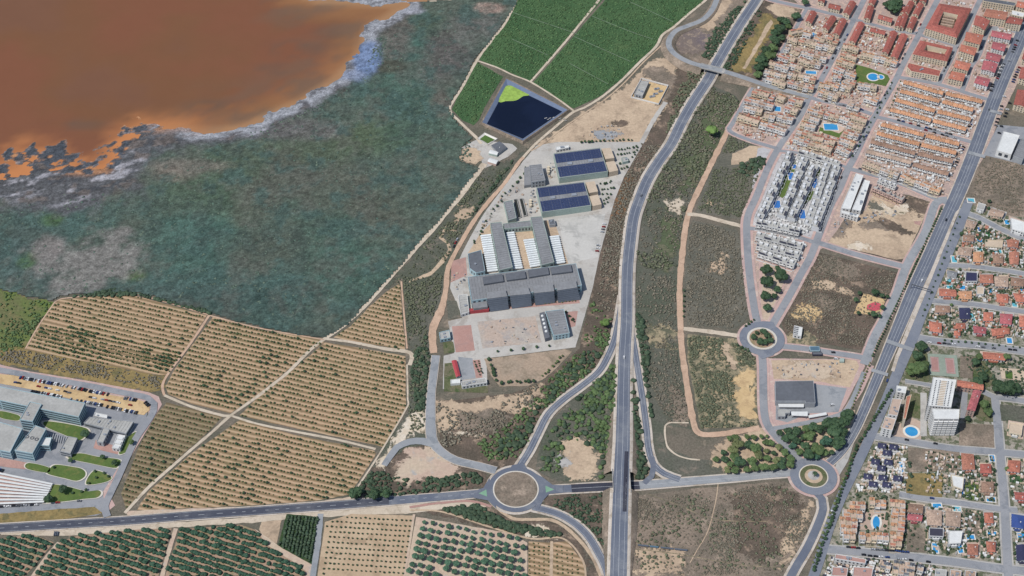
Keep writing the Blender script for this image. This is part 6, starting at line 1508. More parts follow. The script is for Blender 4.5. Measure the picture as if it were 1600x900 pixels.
# ------------------------------------------------------------------ houses in rows
HP = {}
def house_parts(kind, w, d, h, roof, wall, var):
    key = (kind, round(w * 2) / 2, d, h, roof, wall, var)
    if key in HP: return HP[key]
    w = key[1]; x0, x1, y0, y1 = -w / 2 + .03, w / 2 - .03, -d / 2, d / 2
    parts = []
    def add(name, m, mats): parts.append((name, m.mesh(name, [M[k] for k in mats])))
    m = MB(); m.box(x0, x1, y0, y1, 0, h, 0, -1)
    fh = h / 2 if h > 4.5 else h
    for f in range(2 if h > 4.5 else 1):
        for cx in (-w * .24, w * .24):
            m.box(cx - w * .12, cx + w * .12, y0 - .07, y0 + .1, f * fh + .7, f * fh + 2.2, 1); m.box(cx - w * .1, cx + w * .1, y1 - .1, y1 + .07, f * fh + .9, f * fh + 2.1, 1)
    m.box(-.5, .5, y0 - .06, y0 + .1, 0, 2.1, 1)
    add("wall", m, (wall, "glass"))
    if kind == "gable":
        m = MB(); e, t = h - .12, h + 1.4 + .2 * var; o = .35
        m.poly([(x0, y0 - o, e), (x1, y0 - o, e), (x1, 0, t), (x0, 0, t)]); m.poly([(x1, y1 + o, e), (x0, y1 + o, e), (x0, 0, t), (x1, 0, t)])
        m.poly([(x0, y0, h - .1), (x0, 0, t - .05), (x0, y1, h - .1)]); m.poly([(x1, y1, h - .1), (x1, 0, t - .05), (x1, y0, h - .1)])
        m.poly([(x0, y1 + o, e - .05), (x1, y1 + o, e - .05), (x1, y0 - o, e - .05), (x0, y0 - o, e - .05)])
        add("roof", m, (roof,))
        m = MB(); cx = (-.3, .25, .1)[var] * w; m.box(cx - .35, cx + .35, 1.0, 1.7, h, t + .5); add("chimney", m, (wall,))
    elif kind == "solarium":
        m = MB(); m.poly([(x0, y0, h), (x1, y0, h), (x1, y1, h), (x0, y1, h)]); add("roof_terrace", m, ("deck_tile",))
        m = MB(); b = d * (.42, .3, .5)[var]
        # tiled slope at the back (or front), stair house beside it
        if var != 1:
            m.poly([(x0, y1 - b, h + 1.5), (x1, y1 - b, h + 1.5), (x1, y1 + .3, h + .1), (x0, y1 + .3, h + .1)][::-1]); m.poly([(x0, y1 - b, h), (x1, y1 - b, h), (x1, y1 - b, h + 1.5), (x0, y1 - b, h + 1.5)], 1)
            m.poly([(x0, y1 - b, h), (x0, y1 - b, h + 1.5), (x0, y1, h)], 1); m.poly([(x1, y1, h), (x1, y1 - b, h + 1.5), (x1, y1 - b, h)], 1)
        else:
            m.poly([(x0, y0 - .3, h + .1), (x1, y0 - .3, h + .1), (x1, y0 + b, h + 1.4), (x0, y0 + b, h + 1.4)]); m.poly([(x1, y0 + b, h), (x0, y0 + b, h), (x0, y0 + b, h + 1.4), (x1, y0 + b, h + 1.4)], 1)
            m.poly([(x0, y0, h), (x0, y0 + b, h + 1.4), (x0, y0 + b, h)], 1); m.poly([(x1, y0 + b, h), (x1, y0 + b, h + 1.4), (x1, y0, h)], 1)
        add("roof", m, (roof, wall))
        m = MB(); sx = (x0 + .2, x1 - w * .42, x0 + .2)[var]; m.box(sx, sx + w * .4, -.4, 2.2, h, h + 2.3, 0, 1); m.box(sx - .2, sx + w * .4 + .2, -.6, 2.4, h + 2.3, h + 2.5, 1); add("stair_house", m, (wall, roof))
        m = MB(); 
        for a in ((x0, x1, y0, y0 + .18), (x0, x0 + .18, y0, y1), (x1 - .18, x1, y0, y1)): m.box(*a, h, h + .95)
        add("parapet", m, (wall,))
    elif kind == "cube":
        m = MB(); m.poly([(x0, y0, h), (x1, y0, h), (x1, y1, h), (x0, y1, h)]); add("roof_terrace", m, ("roof_pale",))
        m = MB(); sx = (x0 + .2, x1 - w * .5, x0 + w * .25)[var]; m.box(sx, sx + w * .46, d * .02, d * .34, h, h + 2.5); add("stair_house", m, (wall,))
        m = MB()
        for a in ((x0, x1, y0, y0 + .2), (x0, x1, y1 - .2, y1), (x0, x0 + .2, y0 + .2, y1 - .2), (x1 - .2, x1, y0 + .2, y1 - .2)): m.box(*a, h, h + .9)
        add("parapet", m, (wall,))
        if var == 1: m = MB(); m.box(x0 + .4, x1 - .4, y0 + .5, y0 + 2.4, h + 2.1, h + 2.25, 0); [m.box(q - .06, q + .06, y0 + .5, y0 + .62, h, h + 2.1) for q in (x0 + .5, x1 - .5)]; add("awning", m, ("awning",))
        if var == 2: m = MB(); m.box(x0 + .5, x0 + 2.2, -d * .3, -d * .1, h + .3, h + .6); add("roof_panel", m, ("panel_navy",))
    # balcony, patio and garden wall in front
    m = MB(); bw = w * .78
    m.box(-bw / 2, bw / 2, y0 - 1.5, y0, fh - .2, fh, 0); m.box(-bw / 2, bw / 2, y0 - 1.5, y0 - 1.36, fh, fh + .95); m.box(-bw / 2, -bw / 2 + .14, y0 - 1.36, y0, fh, fh + .95); m.box(bw / 2 - .14, bw / 2, y0 - 1.36, y0, fh, fh + .95)
    add("balcony", m, (wall,))
    m = MB(); gy = y0 - 3.8
    m.box(x0, x1, gy, gy + .2, 0, 1.4); m.box(x0, x0 + .15, gy + .2, y0, 0, 1.3); add("garden_wall", m, (wall,))
    HP[key] = parts; return parts
def row(desc, p0, p1, n, kind="gable", d=8.5, h=6.0, roof="tile_orange", wall="white_wall", look="orange-tiled terraced house", group=None, base=.55, jit=.4, roofs=None, hj=0.0):
    wl = ["white_wall", "cream_wall", "white_wall", "cream_wall"] if kind == "solarium" else [wall]
    (ax, ay), (bx, by) = P(*p0, z=h), P(*p1, z=h); L = math.hypot(bx - ax, by - ay); ang = math.atan2(by - ay, bx - ax); w = L / n
    ux, uy = math.cos(ang), math.sin(ang)
    for i in range(n):
        t = (i + .5) * w; s = R.uniform(-jit, jit)
        rf = R.choice(roofs) if roofs else roof
        hh = h + (R.choice((-2.6, 0, 0, .6)) if hj and R.random() < hj else 0)
        o = empty({"gable": "terraced_house", "cube": "flat_roofed_house", "solarium": "terrace_roofed_house"}[kind], (ax + ux * t - uy * s, ay + uy * t + ux * s, base), ang)
        tag(o, f"{look}, {od(i + 1)} from left in {desc}" if n > 1 else f"{look}, {desc}", "house", group)
        for nm, me in house_parts(kind, w, d, round(hh, 1), rf, R.choice(wl), R.randint(0, 2)): inst(me, nm, o)
def zoomed(x0, y0, k): return lambda x, y: (x0 + x / k, y0 + y / k)
# long orange terraces between the avenue and the second street
g = "orange terraces beside the avenue"
TR = [("upper-left first row", (1412, 128), (1474, 146), 8, "tile_orange"), ("upper-left second row", (1407, 142), (1468, 158.5), 8, "tile_orange"), ("upper-left third row", (1399, 156), (1461, 173), 8, "tile_orange"), ("upper-left fourth row", (1391, 171), (1455, 188), 8, "tile_orange"),
      ("upper-right first row", (1478, 146), (1535, 159), 7, "tile_orange"), ("upper-right second row", (1473, 158.5), (1521, 172), 6, "tile_orange"), ("upper-right third row", (1465, 174), (1517, 187), 7, "tile_orange"), ("upper-right fourth row", (1458, 188.5), (1510, 202), 7, "tile_orange"),
      ("lower-left first row", (1377, 194), (1444, 211), 9, "tile_orange"), ("lower-right first row", (1447, 212), (1499, 225), 7, "tile_orange"), ("lower-left second row", (1370, 208), (1437, 225), 9, "tile_orange"), ("lower-right second row", (1440, 226), (1494, 239), 7, "tile_orange"),
      ("lower-left third row", (1361, 221), (1430, 239.5), 9, "tile_brown"), ("lower-right third row", (1434, 240), (1489, 252), 7, "tile_brown"), ("lower-left fourth row", (1354, 236), (1424, 254), 9, "tile_tan"), ("lower-right fourth row", (1427, 257), (1482, 272), 7, "tile_brown")]
for ds, a, b, n, rf in TR:
    row(f"the {ds} of terraces", a, b, n, "gable", 7.6, 5.8, rf, look="tan terraced house" if rf != "tile_orange" else "orange-roofed terraced house", group=g)
row("the lowest cluttered row above the sandy lot", (1349, 254), (1404, 274), 8, "solarium", 9, 5.6, "tile_tan", look="tan terraced house", group=g, jit=1.2)
row("the lowest cluttered row by the avenue end", (1407, 275), (1470, 298), 8, "solarium", 9, 5.6, "tile_orange", look="tan terraced house", group=g, jit=1.2)
flat("dull_white", (220, 222, 224), rnd=.05)
# white complex with pools
g = "white houses of the pool complex"
for ds, a, b, n, d in [("the first white column by the street", (1186, 343), (1235, 240), 15, 9), ("the second white column", (1220, 338), (1257, 247), 13, 9.5), ("the third white column", (1236, 342), (1273, 258), 12, 9), ("the inner half of the wide white column", (1262, 348), (1293, 254), 12, 8.5), ("the outer half of the wide white column", (1273, 356), (1308, 260), 12, 8.5)]:
    row(ds, a, b, n, "cube", d, 5.8, wall="dull_white", look="white flat-roofed terraced house", group=g, jit=.6, hj=.25)
row("the bottom white row of the pool complex", (1182, 347), (1250, 361), 8, "cube", 9, 5.8, look="white flat-roofed terraced house", group=g, hj=.2)
row("the top white row of the pool complex", (1248, 238), (1312, 257), 7, "cube", 8, 5.8, look="white flat-roofed terraced house", group=g, hj=.2)
row("the top row of the small white block", (1182, 367), (1254, 386), 6, "cube", 9, 5.8, look="white flat-roofed terraced house", group=g, hj=.3)
row("the middle row of the small white block", (1183, 382), (1249, 400), 6, "cube", 9, 5.8, look="white flat-roofed terraced house", group=g, hj=.3)
row("the bottom row of the small white block", (1186, 394), (1242, 413), 5, "cube", 8, 5.6, look="white flat-roofed terraced house", group=g, hj=.3)
# mixed terracotta blocks
mixr = ["tile_terra", "tile_tan", "tile_orange", "tile_terra", "tile_brown"]
Z = zoomed(1140, 120, 6.43)
def rows(blk, Zf, lst, look, grp, d=9.5, roofs=mixr, kind="solarium", wall="white_wall", h=6.0):
    for i, (a, b, n) in enumerate(lst):
        row(f"{od(i + 1)} row of {blk}", Zf(*a), Zf(*b), n, kind, d, h, wall=wall, look=look, group=grp, roofs=roofs, jit=1.0, hj=.25)
rows("the overpass street block", Z, [((230, 145), (450, 205), 4), ((485, 195), (560, 225), 1), ((595, 225), (735, 262), 2), ((150, 225), (440, 300), 4), ((150, 300), (330, 345), 3), ((560, 300), (690, 340), 2), ((90, 385), (300, 450), 3), ((345, 380), (460, 410), 2), ((480, 390), (640, 430), 3), ((310, 465), (455, 510), 2), ((455, 505), (570, 545), 2)], "terracotta and white house", "terracotta blocks of the town", 10)
rows("the square pool block", Z, [((790, 325), (945, 365), 3), ((755, 395), (905, 435), 3), ((720, 465), (865, 505), 3), ((680, 545), (835, 590), 3), ((645, 615), (800, 655), 3), ((955, 365), (1205, 435), 5), ((830, 600), (1060, 665), 4), ((800, 660), (1030, 730), 4), ((1205, 395), (1380, 440), 3), ((1185, 470), (1340, 515), 3), ((1150, 550), (1300, 595), 3), ((1115, 630), (1260, 680), 3), ((1080, 710), (1215, 765), 3)], "terracotta and white house", "terracotta blocks of the town", 10)
Z2 = zoomed(1180, 0, 6.43)
rows("the dense block", Z2, [((300, 480), (450, 525), 3), ((460, 530), (720, 590), 4), ((225, 555), (400, 605), 3), ((440, 600), (660, 655), 4), ((140, 630), (340, 690), 3), ((350, 650), (470, 690), 2), ((95, 715), (310, 775), 4), ((330, 740), (420, 765), 2), ((430, 755), (610, 800), 3), ((110, 790), (310, 850), 3), ((330, 830), (590, 885), 5)], "brown and white house", "terracotta blocks of the town", 9, ["tile_brown", "tile_tan", "tile_terra"])
rows("the stepped block", Z2, [((355, 330), (480, 300), 2), ((330, 385), (430, 410), 2), ((440, 400), (560, 430), 2), ((560, 430), (680, 465), 2), ((690, 455), (800, 490), 2), ((480, 340), (560, 360), 1), ((600, 380), (700, 410), 2), ((730, 380), (840, 410), 2)], "terracotta stepped house", "terracotta blocks of the town", 9, ["tile_terra", "tile_orange", "tile_tan"])
rows("the block left of the kidney pool", Z2, [((880, 460), (1040, 500), 3), ((860, 540), (1020, 585), 3), ((1075, 540), (1250, 590), 3), ((1255, 580), (1430, 635), 3), ((820, 600), (1000, 655), 3), ((795, 680), (900, 715), 2), ((790, 760), (870, 780), 2), ((900, 740), (1010, 770), 2), ((900, 810), (1010, 840), 2), ((700, 840), (840, 880), 3)], "tan house", "terracotta blocks of the town", 9, ["tile_tan", "tile_orange", "tile_terra"])
rows("the block under the kidney pool", Z, [((900, 75), (1010, 100), 2), ((900, 145), (1095, 205), 4), ((1125, 85), (1225, 125), 2), ((1290, 75), (1480, 110), 3), ((1360, 205), (1490, 250), 2), ((1190, 270), (1310, 310), 2)], "tan house", "terracotta blocks of the town", 9, ["tile_orange", "tile_tan"])
# red-roofed ridge buildings
def ridge(desc, a, b, half, h=6.5, roof="tile_red", wall="cream_wall"):
    (x0, y0), (x1, y1) = a, b; L = math.hypot(x1 - x0, y1 - y0); nx, ny = -(y1 - y0) / L * half, (x1 - x0) / L * half * .8
    building("row_house_block", desc, [(x0 + nx, y0 + ny), (x1 + nx, y1 + ny), (x1 - nx, y1 - ny), (x0 - nx, y0 - ny)], h, wall, roof, cat="house", style="gable", rise=2.0, floors=2, winw=1.3, gap=2.2, group="red-roofed ridge blocks at the top of the town")
for i, (a, b, hf) in enumerate([((590, 120), (535, 225), 5.2), ((790, 170), (705, 290), 5.2), ((890, 195), (815, 345), 5.2), ((985, 20), (915, 140), 5.4), ((1200, -30), (1165, 40), 4.6), ((1165, 65), (1125, 190), 5.0), ((740, 55), (855, 80), 4.4), ((640, -10), (700, 5), 4.6), ((1070, 230), (975, 420), 5.2), ((1160, 295), (1305, 330), 3.8), ((1400, 320), (1305, 530), 5.2), ((1500, 350), (1395, 580), 5.6), ((1240, 165), (1375, 205), 4.2), ((1510, 80), (1480, 130), 4.4), ((1470, 170), (1430, 270), 4.6)]):
    ridge(f"red ridge-roofed row house block, {od(i + 1)} along the top streets", Z2(*a), Z2(*b), hf)
Z3 = zoomed(1380, 0, 6.923)
for i, (a, b, hf) in enumerate([((310, 20), (245, 140), 4.6), ((410, 40), (350, 160), 4.6), ((240, 160), (190, 290), 4.6), ((340, 190), (285, 310), 4.6), ((360, -60), (330, 0), 4.6), ((450, -60), (430, 20), 4.6)]):
    ridge(f"red ridge-roofed row house block, {od(i + 1)} right of the big dark trees", Z3(*a), Z3(*b), hf)
# apartment blocks near the avenue
def apt(label, q, h, roof="tile_red", wall="cream_wall", style="flat", floors=4, top=None, Zf=Z3, **kw):
    return building("apartment_block", label, [Zf(*p) for p in q], h, wall, roof, floors=floors, style=style, winw=1.4, gap=1.8, **kw)
def ring_block(label, outer, inner, h, roof, wall, floors):
    """courtyard block: four ranges round an open court"""
    o = None; qo = [P(*Z3(*p), z=h) for p in outer]; qi = [P(*Z3(*p), z=h) for p in inner]
    c = (sum(p[0] for p in qo) / 4, sum(p[1] for p in qo) / 4); o = empty("courtyard_block", (*c, .5)); tag(o, label, "building")
    for i in range(4):
        j = (i + 1) % 4; q = ccw(local([qo[i], qo[j], qi[j], qi[i]], c)); m = MB(); m.prism(q, 0, h, 0, -1)
        A, B = local([qo[i], qo[j]], c)
        w = local([qo[i], qo[j]], c); cc = ccw(local(qo, c)); 
        a_, b_ = (A, B) if cc == local(qo, c) else (B, A)
        for f in range(floors): winrow(m, a_, b_, f * h / floors + .9, f * h / floors + 2.2, 1.4, 2.0, 1)
        m.build("range_wall", [M[wall], M["glass"]], o)
        m = MB(); C_, D = local([qi[j], qi[i]], c); mx = lambda p, q_: ((p[0] + q_[0]) / 2, (p[1] + q_[1]) / 2)
        R1, R2 = mx(A, D), mx(B, C_); zt = h + 2.2
        for quad in ([(*A, h), (*B, h), (*R2, zt), (*R1, zt)], [(*C_, h), (*D, h), (*R1, zt), (*R2, zt)]): m.poly(quad)
        m.build("roof", M[roof], o)
    m = MB(); m.poly([(*p, .2) for p in ccw(local(qi, c))]); m.build("court", M["deck_tile"], o); return o
rb1 = ring_block("large red-roofed courtyard block at the top of the town", [(605, 40), (955, 95), (795, 415), (455, 310)], [(650, 130), (810, 165), (755, 310), (590, 270)], 11, "tile_red", "cream_wall", 4)
for k in range(4):
    q = [P(*Z3(645 - 8 * k, 170 + 28 * k), z=8), P(*Z3(780 - 10 * k, 195 + 28 * k), z=8)]; m = MB(); L = math.hypot(q[1][0] - q[0][0], q[1][1] - q[0][1]) / 2
    m.obox(((q[0][0] + q[1][0]) / 2 - rb1.location.x, (q[0][1] + q[1][1]) / 2 - rb1.location.y), ((q[1][0] - q[0][0]) / 2 / L, (q[1][1] - q[0][1]) / 2 / L), L, 1.1, 0, 7.5); m.build("court_gallery", M["tile_tan"], rb1)
ring_block("smaller red-roofed courtyard block below the large one", [(400, 440), (755, 520), (690, 670), (315, 590)], [(470, 490), (690, 540), (660, 590), (440, 545)], 8.5, "tile_red", "cream_wall", 3)
apt("long red-roofed block with rounded end beside the street junction", [(275, 680), (625, 765), (605, 830), (300, 775), (255, 725)], 8.5, "tile_red", floors=3, units=4)
for lb, q, h, rf in [("orange-roofed block, uppermost of the four square blocks", [(900, 345), (1085, 380), (1045, 480), (880, 440)], 12, "tile_bright"), ("orange-roofed block, second of the four square blocks", [(845, 480), (1015, 520), (985, 600), (832, 550)], 12, "tile_bright"), ("orange-roofed block, third of the four square blocks", [(790, 650), (950, 690), (915, 765), (765, 725)], 9, "tile_bright"), ("orange-roofed block, lowest of the four square blocks", [(745, 770), (892, 800), (862, 880), (705, 845)], 9, "tile_bright"),
        ("red-roofed block left of the cream-fronted block", [(1005, 165), (1155, 225), (1095, 325), (980, 265)], 12, "tile_red"), ("red-roofed block with cream front at the top right", [(1120, 95), (1350, 130), (1325, 215), (1085, 175)], 12, "tile_terra"), ("red-roofed corner block with cream front by the avenue", [(1370, 175), (1515, 210), (1490, 265), (1325, 245)], 12, "tile_red"),
        ("dark green flat-roofed block at the top edge", [(1085, -25), (1440, 30), (1420, 70), (1080, 15)], 10, "roof_dark"), ("orange-roofed block in the top right corner", [(1455, 10), (1580, 40), (1570, 100), (1440, 70)], 10, "tile_bright"), ("white flat-roofed block under the corner orange roof", [(1390, 110), (1530, 140), (1515, 190), (1385, 160)], 9, "roof_white")]:
    apt(lb, q, h, rf, floors=max(3, int(h / 3)), style="hip" if rf.startswith("tile") and "four" in lb else ("gable" if rf.startswith("tile") else "flat"), rise=1.4)
for i, q in enumerate([[(1180, 330), (1392, 372), (1372, 432), (1168, 390)], [(1190, 450), (1335, 482), (1305, 555), (1170, 520)], [(1130, 560), (1284, 600), (1252, 672), (1108, 636)], [(1090, 655), (1240, 692), (1205, 785), (1062, 748)], [(1022, 820), (1160, 855), (1125, 935), (985, 895)]]):
    apt(f"pink-roofed block, {od(i + 1)} from the top along the avenue car park", q, 8, "tile_pink", floors=3, style="gable", rise=1.5, wall="white_wall")
Z5 = zoomed(1560, 100, 4)
for i, (a, b, c_, d_) in enumerate([((1590, 140), (1612, 146), (1606, 170), (1584, 163)), ((1596, 105), (1616, 110), (1612, 128), (1592, 122)), ((1602, 76), (1622, 82), (1616, 98), (1597, 92))]):
    building("apartment_block", f"red-roofed block, {od(3 - i)} from the top on the far side of the avenue", [a, b, c_, d_], 9, "cream_wall", "tile_red", style="gable", floors=3)
# new white buildings on the sandy lot
Z6 = zoomed(1160, 220, 6.43)
for lb, q in [("long white flat-roofed new building, nearer the street", [(1140, 330), (1215, 350), (1085, 690), (990, 678)]), ("long white flat-roofed new building, nearer the sandy lot", [(1225, 395), (1282, 410), (1188, 705), (1100, 690)]), ("white cross block joining the feet of the two long new buildings", [(990, 700), (1172, 745), (1160, 772), (985, 722)])]:
    building("new_housing_block", lb, [Z6(*p) for p in q], 7, "white_wall", "roof_white", floors=2, units=5)
row("the new row behind the sandy lot", (1366, 291), (1412, 311), 7, "cube", 8.5, 5.8, wall="pink_wall", look="pinkish new house", group="new terraced houses")
row("the short new row above the sandy lot", (1372, 282), (1400, 292), 4, "cube", 6, 5.4, wall="white_wall", look="pinkish new house", group="new terraced houses")

# ------------------------------------------------------------------ villas and pools
def pool(label, cx, cy, rx, ry, water="pool_water", oval=False, rot=0.0, rim="pool_rim", deck=1.0):
    k = mpp(cy); kx, ky = rx * k, ry * k * 1.35; x, y = P(cx, cy); o = empty("swimming_pool", (x, y, .62), rot); tag(o, label, "pool")
    n = 20 if oval else 4
    f = (lambda s: [(s_x * math.cos(2 * math.pi * i / n), s_y * math.sin(2 * math.pi * i / n)) for i in range(n) for s_x, s_y in [(kx + s, ky + s)]]) if oval else (lambda s: [(-kx - s, -ky - s), (kx + s, -ky - s), (kx + s, ky + s), (-kx - s, ky + s)])
    qi, qo = f(0), f(deck); m = MB()
    for i in range(n):
        j = (i + 1) % n; m.poly([(*qo[i], .25), (*qo[j], .25), (*qi[j], .25), (*qi[i], .25)]); m.poly([(*qi[i], .25), (*qi[j], .25), (*qi[j], .05), (*qi[i], .05)]); m.poly([(*qo[j], .25), (*qo[i], .25), (*qo[i], -.1), (*qo[j], -.1)])
    m.build("coping", M[rim], o); m = MB(); m.poly([(*p, .12) for p in qi]); m.build("water", M[water], o); return o
VILLAS = [ # look, roof corners, roof, style, height
 ("pale grey villa above the brown plot wall", [(1529, 317), (1540, 320), (1537, 329), (1526, 326)], "roof_pale", "flat", 5), ("brown tiled villa below the brown plot", [(1549, 325), (1570, 331), (1566, 339), (1544, 336)], "tile_tan", "gable", 4.5), ("large white flat villa by the right edge", [(1579, 341), (1602, 348), (1600, 364), (1581, 358)], "roof_white", "flat", 6.5),
 ("pink-roofed villa at the corner below the sloping side street", [(1511, 343), (1527, 347), (1522, 357), (1508, 354)], "tile_tan", "hip", 4.5), ("cream villa below the green-painted yard", [(1539, 375), (1567, 376), (1566, 387), (1539, 385)], "roof_beige", "flat", 4.5), ("brown hip-roofed villa by the avenue lane", [(1505, 367), (1522, 368), (1521, 377), (1505, 376)], "tile_brown", "hip", 4.5),
 ("brown and white villa by the avenue lane", [(1497, 385), (1519, 388), (1517, 400), (1497, 398)], "tile_tan", "hip", 4.5), ("orange-roofed villa with a long pale pool", [(1521, 394), (1536, 394), (1536, 409), (1521, 409)], "tile_orange", "hip", 4.5), ("brown hip-roofed villa with a turquoise pool above", [(1552, 398), (1567, 398), (1567, 411), (1552, 411)], "tile_brown", "hip", 4.5),
 ("long brown-roofed villa under the sloping street", [(1573, 375), (1592, 376), (1590, 387), (1575, 386)], "tile_terra", "gable", 4.5), ("red and brown villa near the right edge", [(1577, 394), (1592, 394), (1591, 413), (1578, 413)], "tile_terra", "gable", 4.5), ("grey-roofed villa at the avenue corner of the second villa street", [(1480, 422), (1496, 425), (1494, 433), (1481, 431)], "roof_grey", "hip", 4.5),
 ("villa with a black panelled roof under the second street", [(1509, 425), (1527, 426), (1527, 440), (1508, 440)], "panel_navy", "flat", 6), ("brown hip-roofed villa right of the black roof", [(1531, 429), (1551, 429), (1552, 442), (1532, 442)], "tile_terra", "hip", 5), ("brown gabled villa, second right of the black roof", [(1554, 432), (1575, 432), (1575, 448), (1555, 447)], "tile_tan", "hip", 5), ("brown villa at the right edge under the second street", [(1580, 433), (1600, 436), (1599, 447), (1580, 446)], "tile_brown", "hip", 5),
 ("red-roofed villa at the corner of the third street", [(1468, 451), (1493, 453), (1494, 463), (1468, 462)], "tile_bright", "gable", 4.5), ("tan villa with roof terraces above the third street", [(1498, 455), (1518, 455), (1518, 467), (1498, 466)], "tile_orange", "hip", 4.5), ("small cream villa with white terrace", [(1526, 448), (1538, 449), (1537, 460), (1526, 460)], "roof_beige", "flat", 4.5), ("red villa above the third street", [(1557, 459), (1575, 460), (1575, 473), (1558, 472)], "tile_bright", "hip", 4.5), ("red villa at the right edge above the third street", [(1583, 458), (1603, 460), (1603, 472), (1588, 471)], "tile_bright", "hip", 4.5),
 ("brown flat villa at the avenue corner below the third street", [(1462, 477), (1484, 478), (1484, 488), (1462, 488)], "tile_brown", "hip", 4.5), ("navy-roofed villa beside a turquoise pool", [(1499, 481), (1515, 481), (1515, 498), (1500, 498)], "panel_navy", "hip", 5), ("red hip-roofed villa in a pale yard", [(1537, 488), (1551, 488), (1551, 501), (1537, 501)], "tile_bright", "hip", 4.5), ("large rose-red villa below the third street", [(1563, 490), (1582, 491), (1580, 507), (1563, 505)], "tile_pink", "hip", 5), ("red villa cut by the right edge", [(1593, 493), (1608, 494), (1608, 512), (1593, 510)], "tile_bright", "hip", 5),
 ("large orange-red villa with walled garden at the avenue", [(1452, 502), (1471, 505), (1471, 520), (1453, 517)], "tile_bright", "hip", 5), ("salmon-roofed villa with white gables", [(1494, 505), (1508, 505), (1508, 513), (1493, 513)], "tile_bright", "hip", 4.5), ("small salmon pavilion with round roof", [(1491, 517), (1500, 517), (1500, 524), (1491, 524)], "tile_bright", "hip", 3.2), ("rose-red villa left of the two-winged red one", [(1521, 509), (1541, 512), (1540, 521), (1522, 520)], "tile_pink", "hip", 4.5), ("two-winged red villa above the wide street", [(1549, 514), (1577, 512), (1577, 521), (1551, 525)], "tile_bright", "hip", 4.5),
 ("long red-roofed house below the wide street", [(1536, 550), (1571, 553), (1570, 563), (1536, 560)], "tile_bright", "gable", 4.5), ("salmon-roofed villa above the white flat villa", [(1502, 708), (1521, 710), (1523, 733), (1504, 734)], "tile_terra", "hip", 5), ("red villa under a pool at the street corner", [(1532, 725), (1548, 725), (1549, 739), (1532, 739)], "tile_red", "hip", 4.5), ("white flat-roofed villa beside a lawn", [(1486, 742), (1506, 746), (1504, 765), (1489, 760)], "roof_white", "flat", 6), ("brown hip-roofed villa above a rectangular pool", [(1534, 753), (1552, 753), (1552, 769), (1534, 769)], "tile_brown", "hip", 4.5),
 ("broad tan villa, leftmost below the lower street", [(1448, 796), (1471, 798), (1471, 821), (1449, 820)], "tile_tan", "hip", 5), ("broad tan villa, second below the lower street", [(1478, 798), (1501, 801), (1500, 823), (1478, 821)], "tile_tan", "hip", 5), ("small red villa right of the weedy plot", [(1538, 801), (1551, 801), (1552, 817), (1539, 817)], "tile_bright", "hip", 4.5), ("dark purple flat-roofed villa with pool below", [(1452, 825), (1474, 826), (1474, 839), (1452, 838)], "awning", "flat", 6), ("white cubic villa below the second tan villa", [(1482, 830), (1504, 830), (1501, 849), (1482, 850)], "roof_white", "flat", 6), ("brown-pink villa above the bottom street", [(1512, 850), (1528, 850), (1528, 867), (1512, 866)], "tile_terra", "hip", 4.5), ("small red villa above the bottom street", [(1541, 846), (1555, 847), (1555, 862), (1543, 862)], "tile_bright", "hip", 4.5),
 ("salmon villa right of the side road", [(1576, 719), (1594, 720), (1593, 738), (1574, 736)], "tile_bright", "hip", 4.5), ("red villa at the right edge below a green court", [(1585, 769), (1605, 770), (1605, 782), (1587, 780)], "tile_red", "gable", 4.5), ("villa with a bright blue panelled roof", [(1581, 803), (1600, 806), (1599, 826), (1581, 823)], "panel_blue", "hip", 5), ("villa with a purple-blue panelled roof in the corner", [(1588, 852), (1606, 852), (1606, 876), (1589, 876)], "panel_navy", "gable", 5),
 ("pale pink villa right of the side road bend", [(1578, 660), (1598, 663), (1596, 680), (1576, 676)], "roof_beige", "flat", 5), ("brown-pink row villa above the weedy square plot", [(1420, 787), (1442, 789), (1441, 802), (1419, 800)], "tile_brown", "gable", 5), ("pink row villa below the brown-pink one", [(1419, 803), (1441, 805), (1440, 814), (1418, 812)], "tile_pink", "gable", 5)]
for k, (lb, q, rf, st_, h) in enumerate(VILLAS):
    o = building("villa", lb, q, h, R.choice(["white_wall", "white_wall", "cream_wall"]), rf, cat="villa", style=st_, rise=1.5, floors=2 if h > 5.5 else 1, winw=1.4, gap=1.6, extras=st_ != "flat")
    c = np.mean(q, 0); yard = [tuple(c + (np.array(p) - c) * np.array([1.28, 1.5]) + np.array([0, 2])) for p in q]
    sheet(o, "terrace", yard, R.choice(["deck_tile", "concrete", "roof_beige", "concrete"]), .28)
    # porch in front
    A, B = np.array(q[3], float), np.array(q[2], float); a1, b1 = A * .75 + B * .25, A * .3 + B * .7
    lpart(o, "porch", [tuple(a1), tuple(b1), tuple(b1 + [0, 3.4]), tuple(a1 + [0, 3.4])], .5, h * .62, M["white_wall"] if st_ == "flat" else M[rf])
    for s in (0, 1):
        t = R.choice([-1, 1]); px, py = c[0] + t * R.uniform(11, 14), c[1] + R.uniform(-6, 8)
        bush(*P(px, py), R.uniform(1.3, 2.4), R.choice(["leaf_dark", "leaf_mid", "leaf_dark"]), f"garden tree {'right' if t > 0 else 'left'} of the {lb}"[:120].replace(" the ", " ") if False else f"garden tree beside the {lb}", "garden_tree", "tree", "garden trees of the villas", 1.15, .5) if s == 0 else None
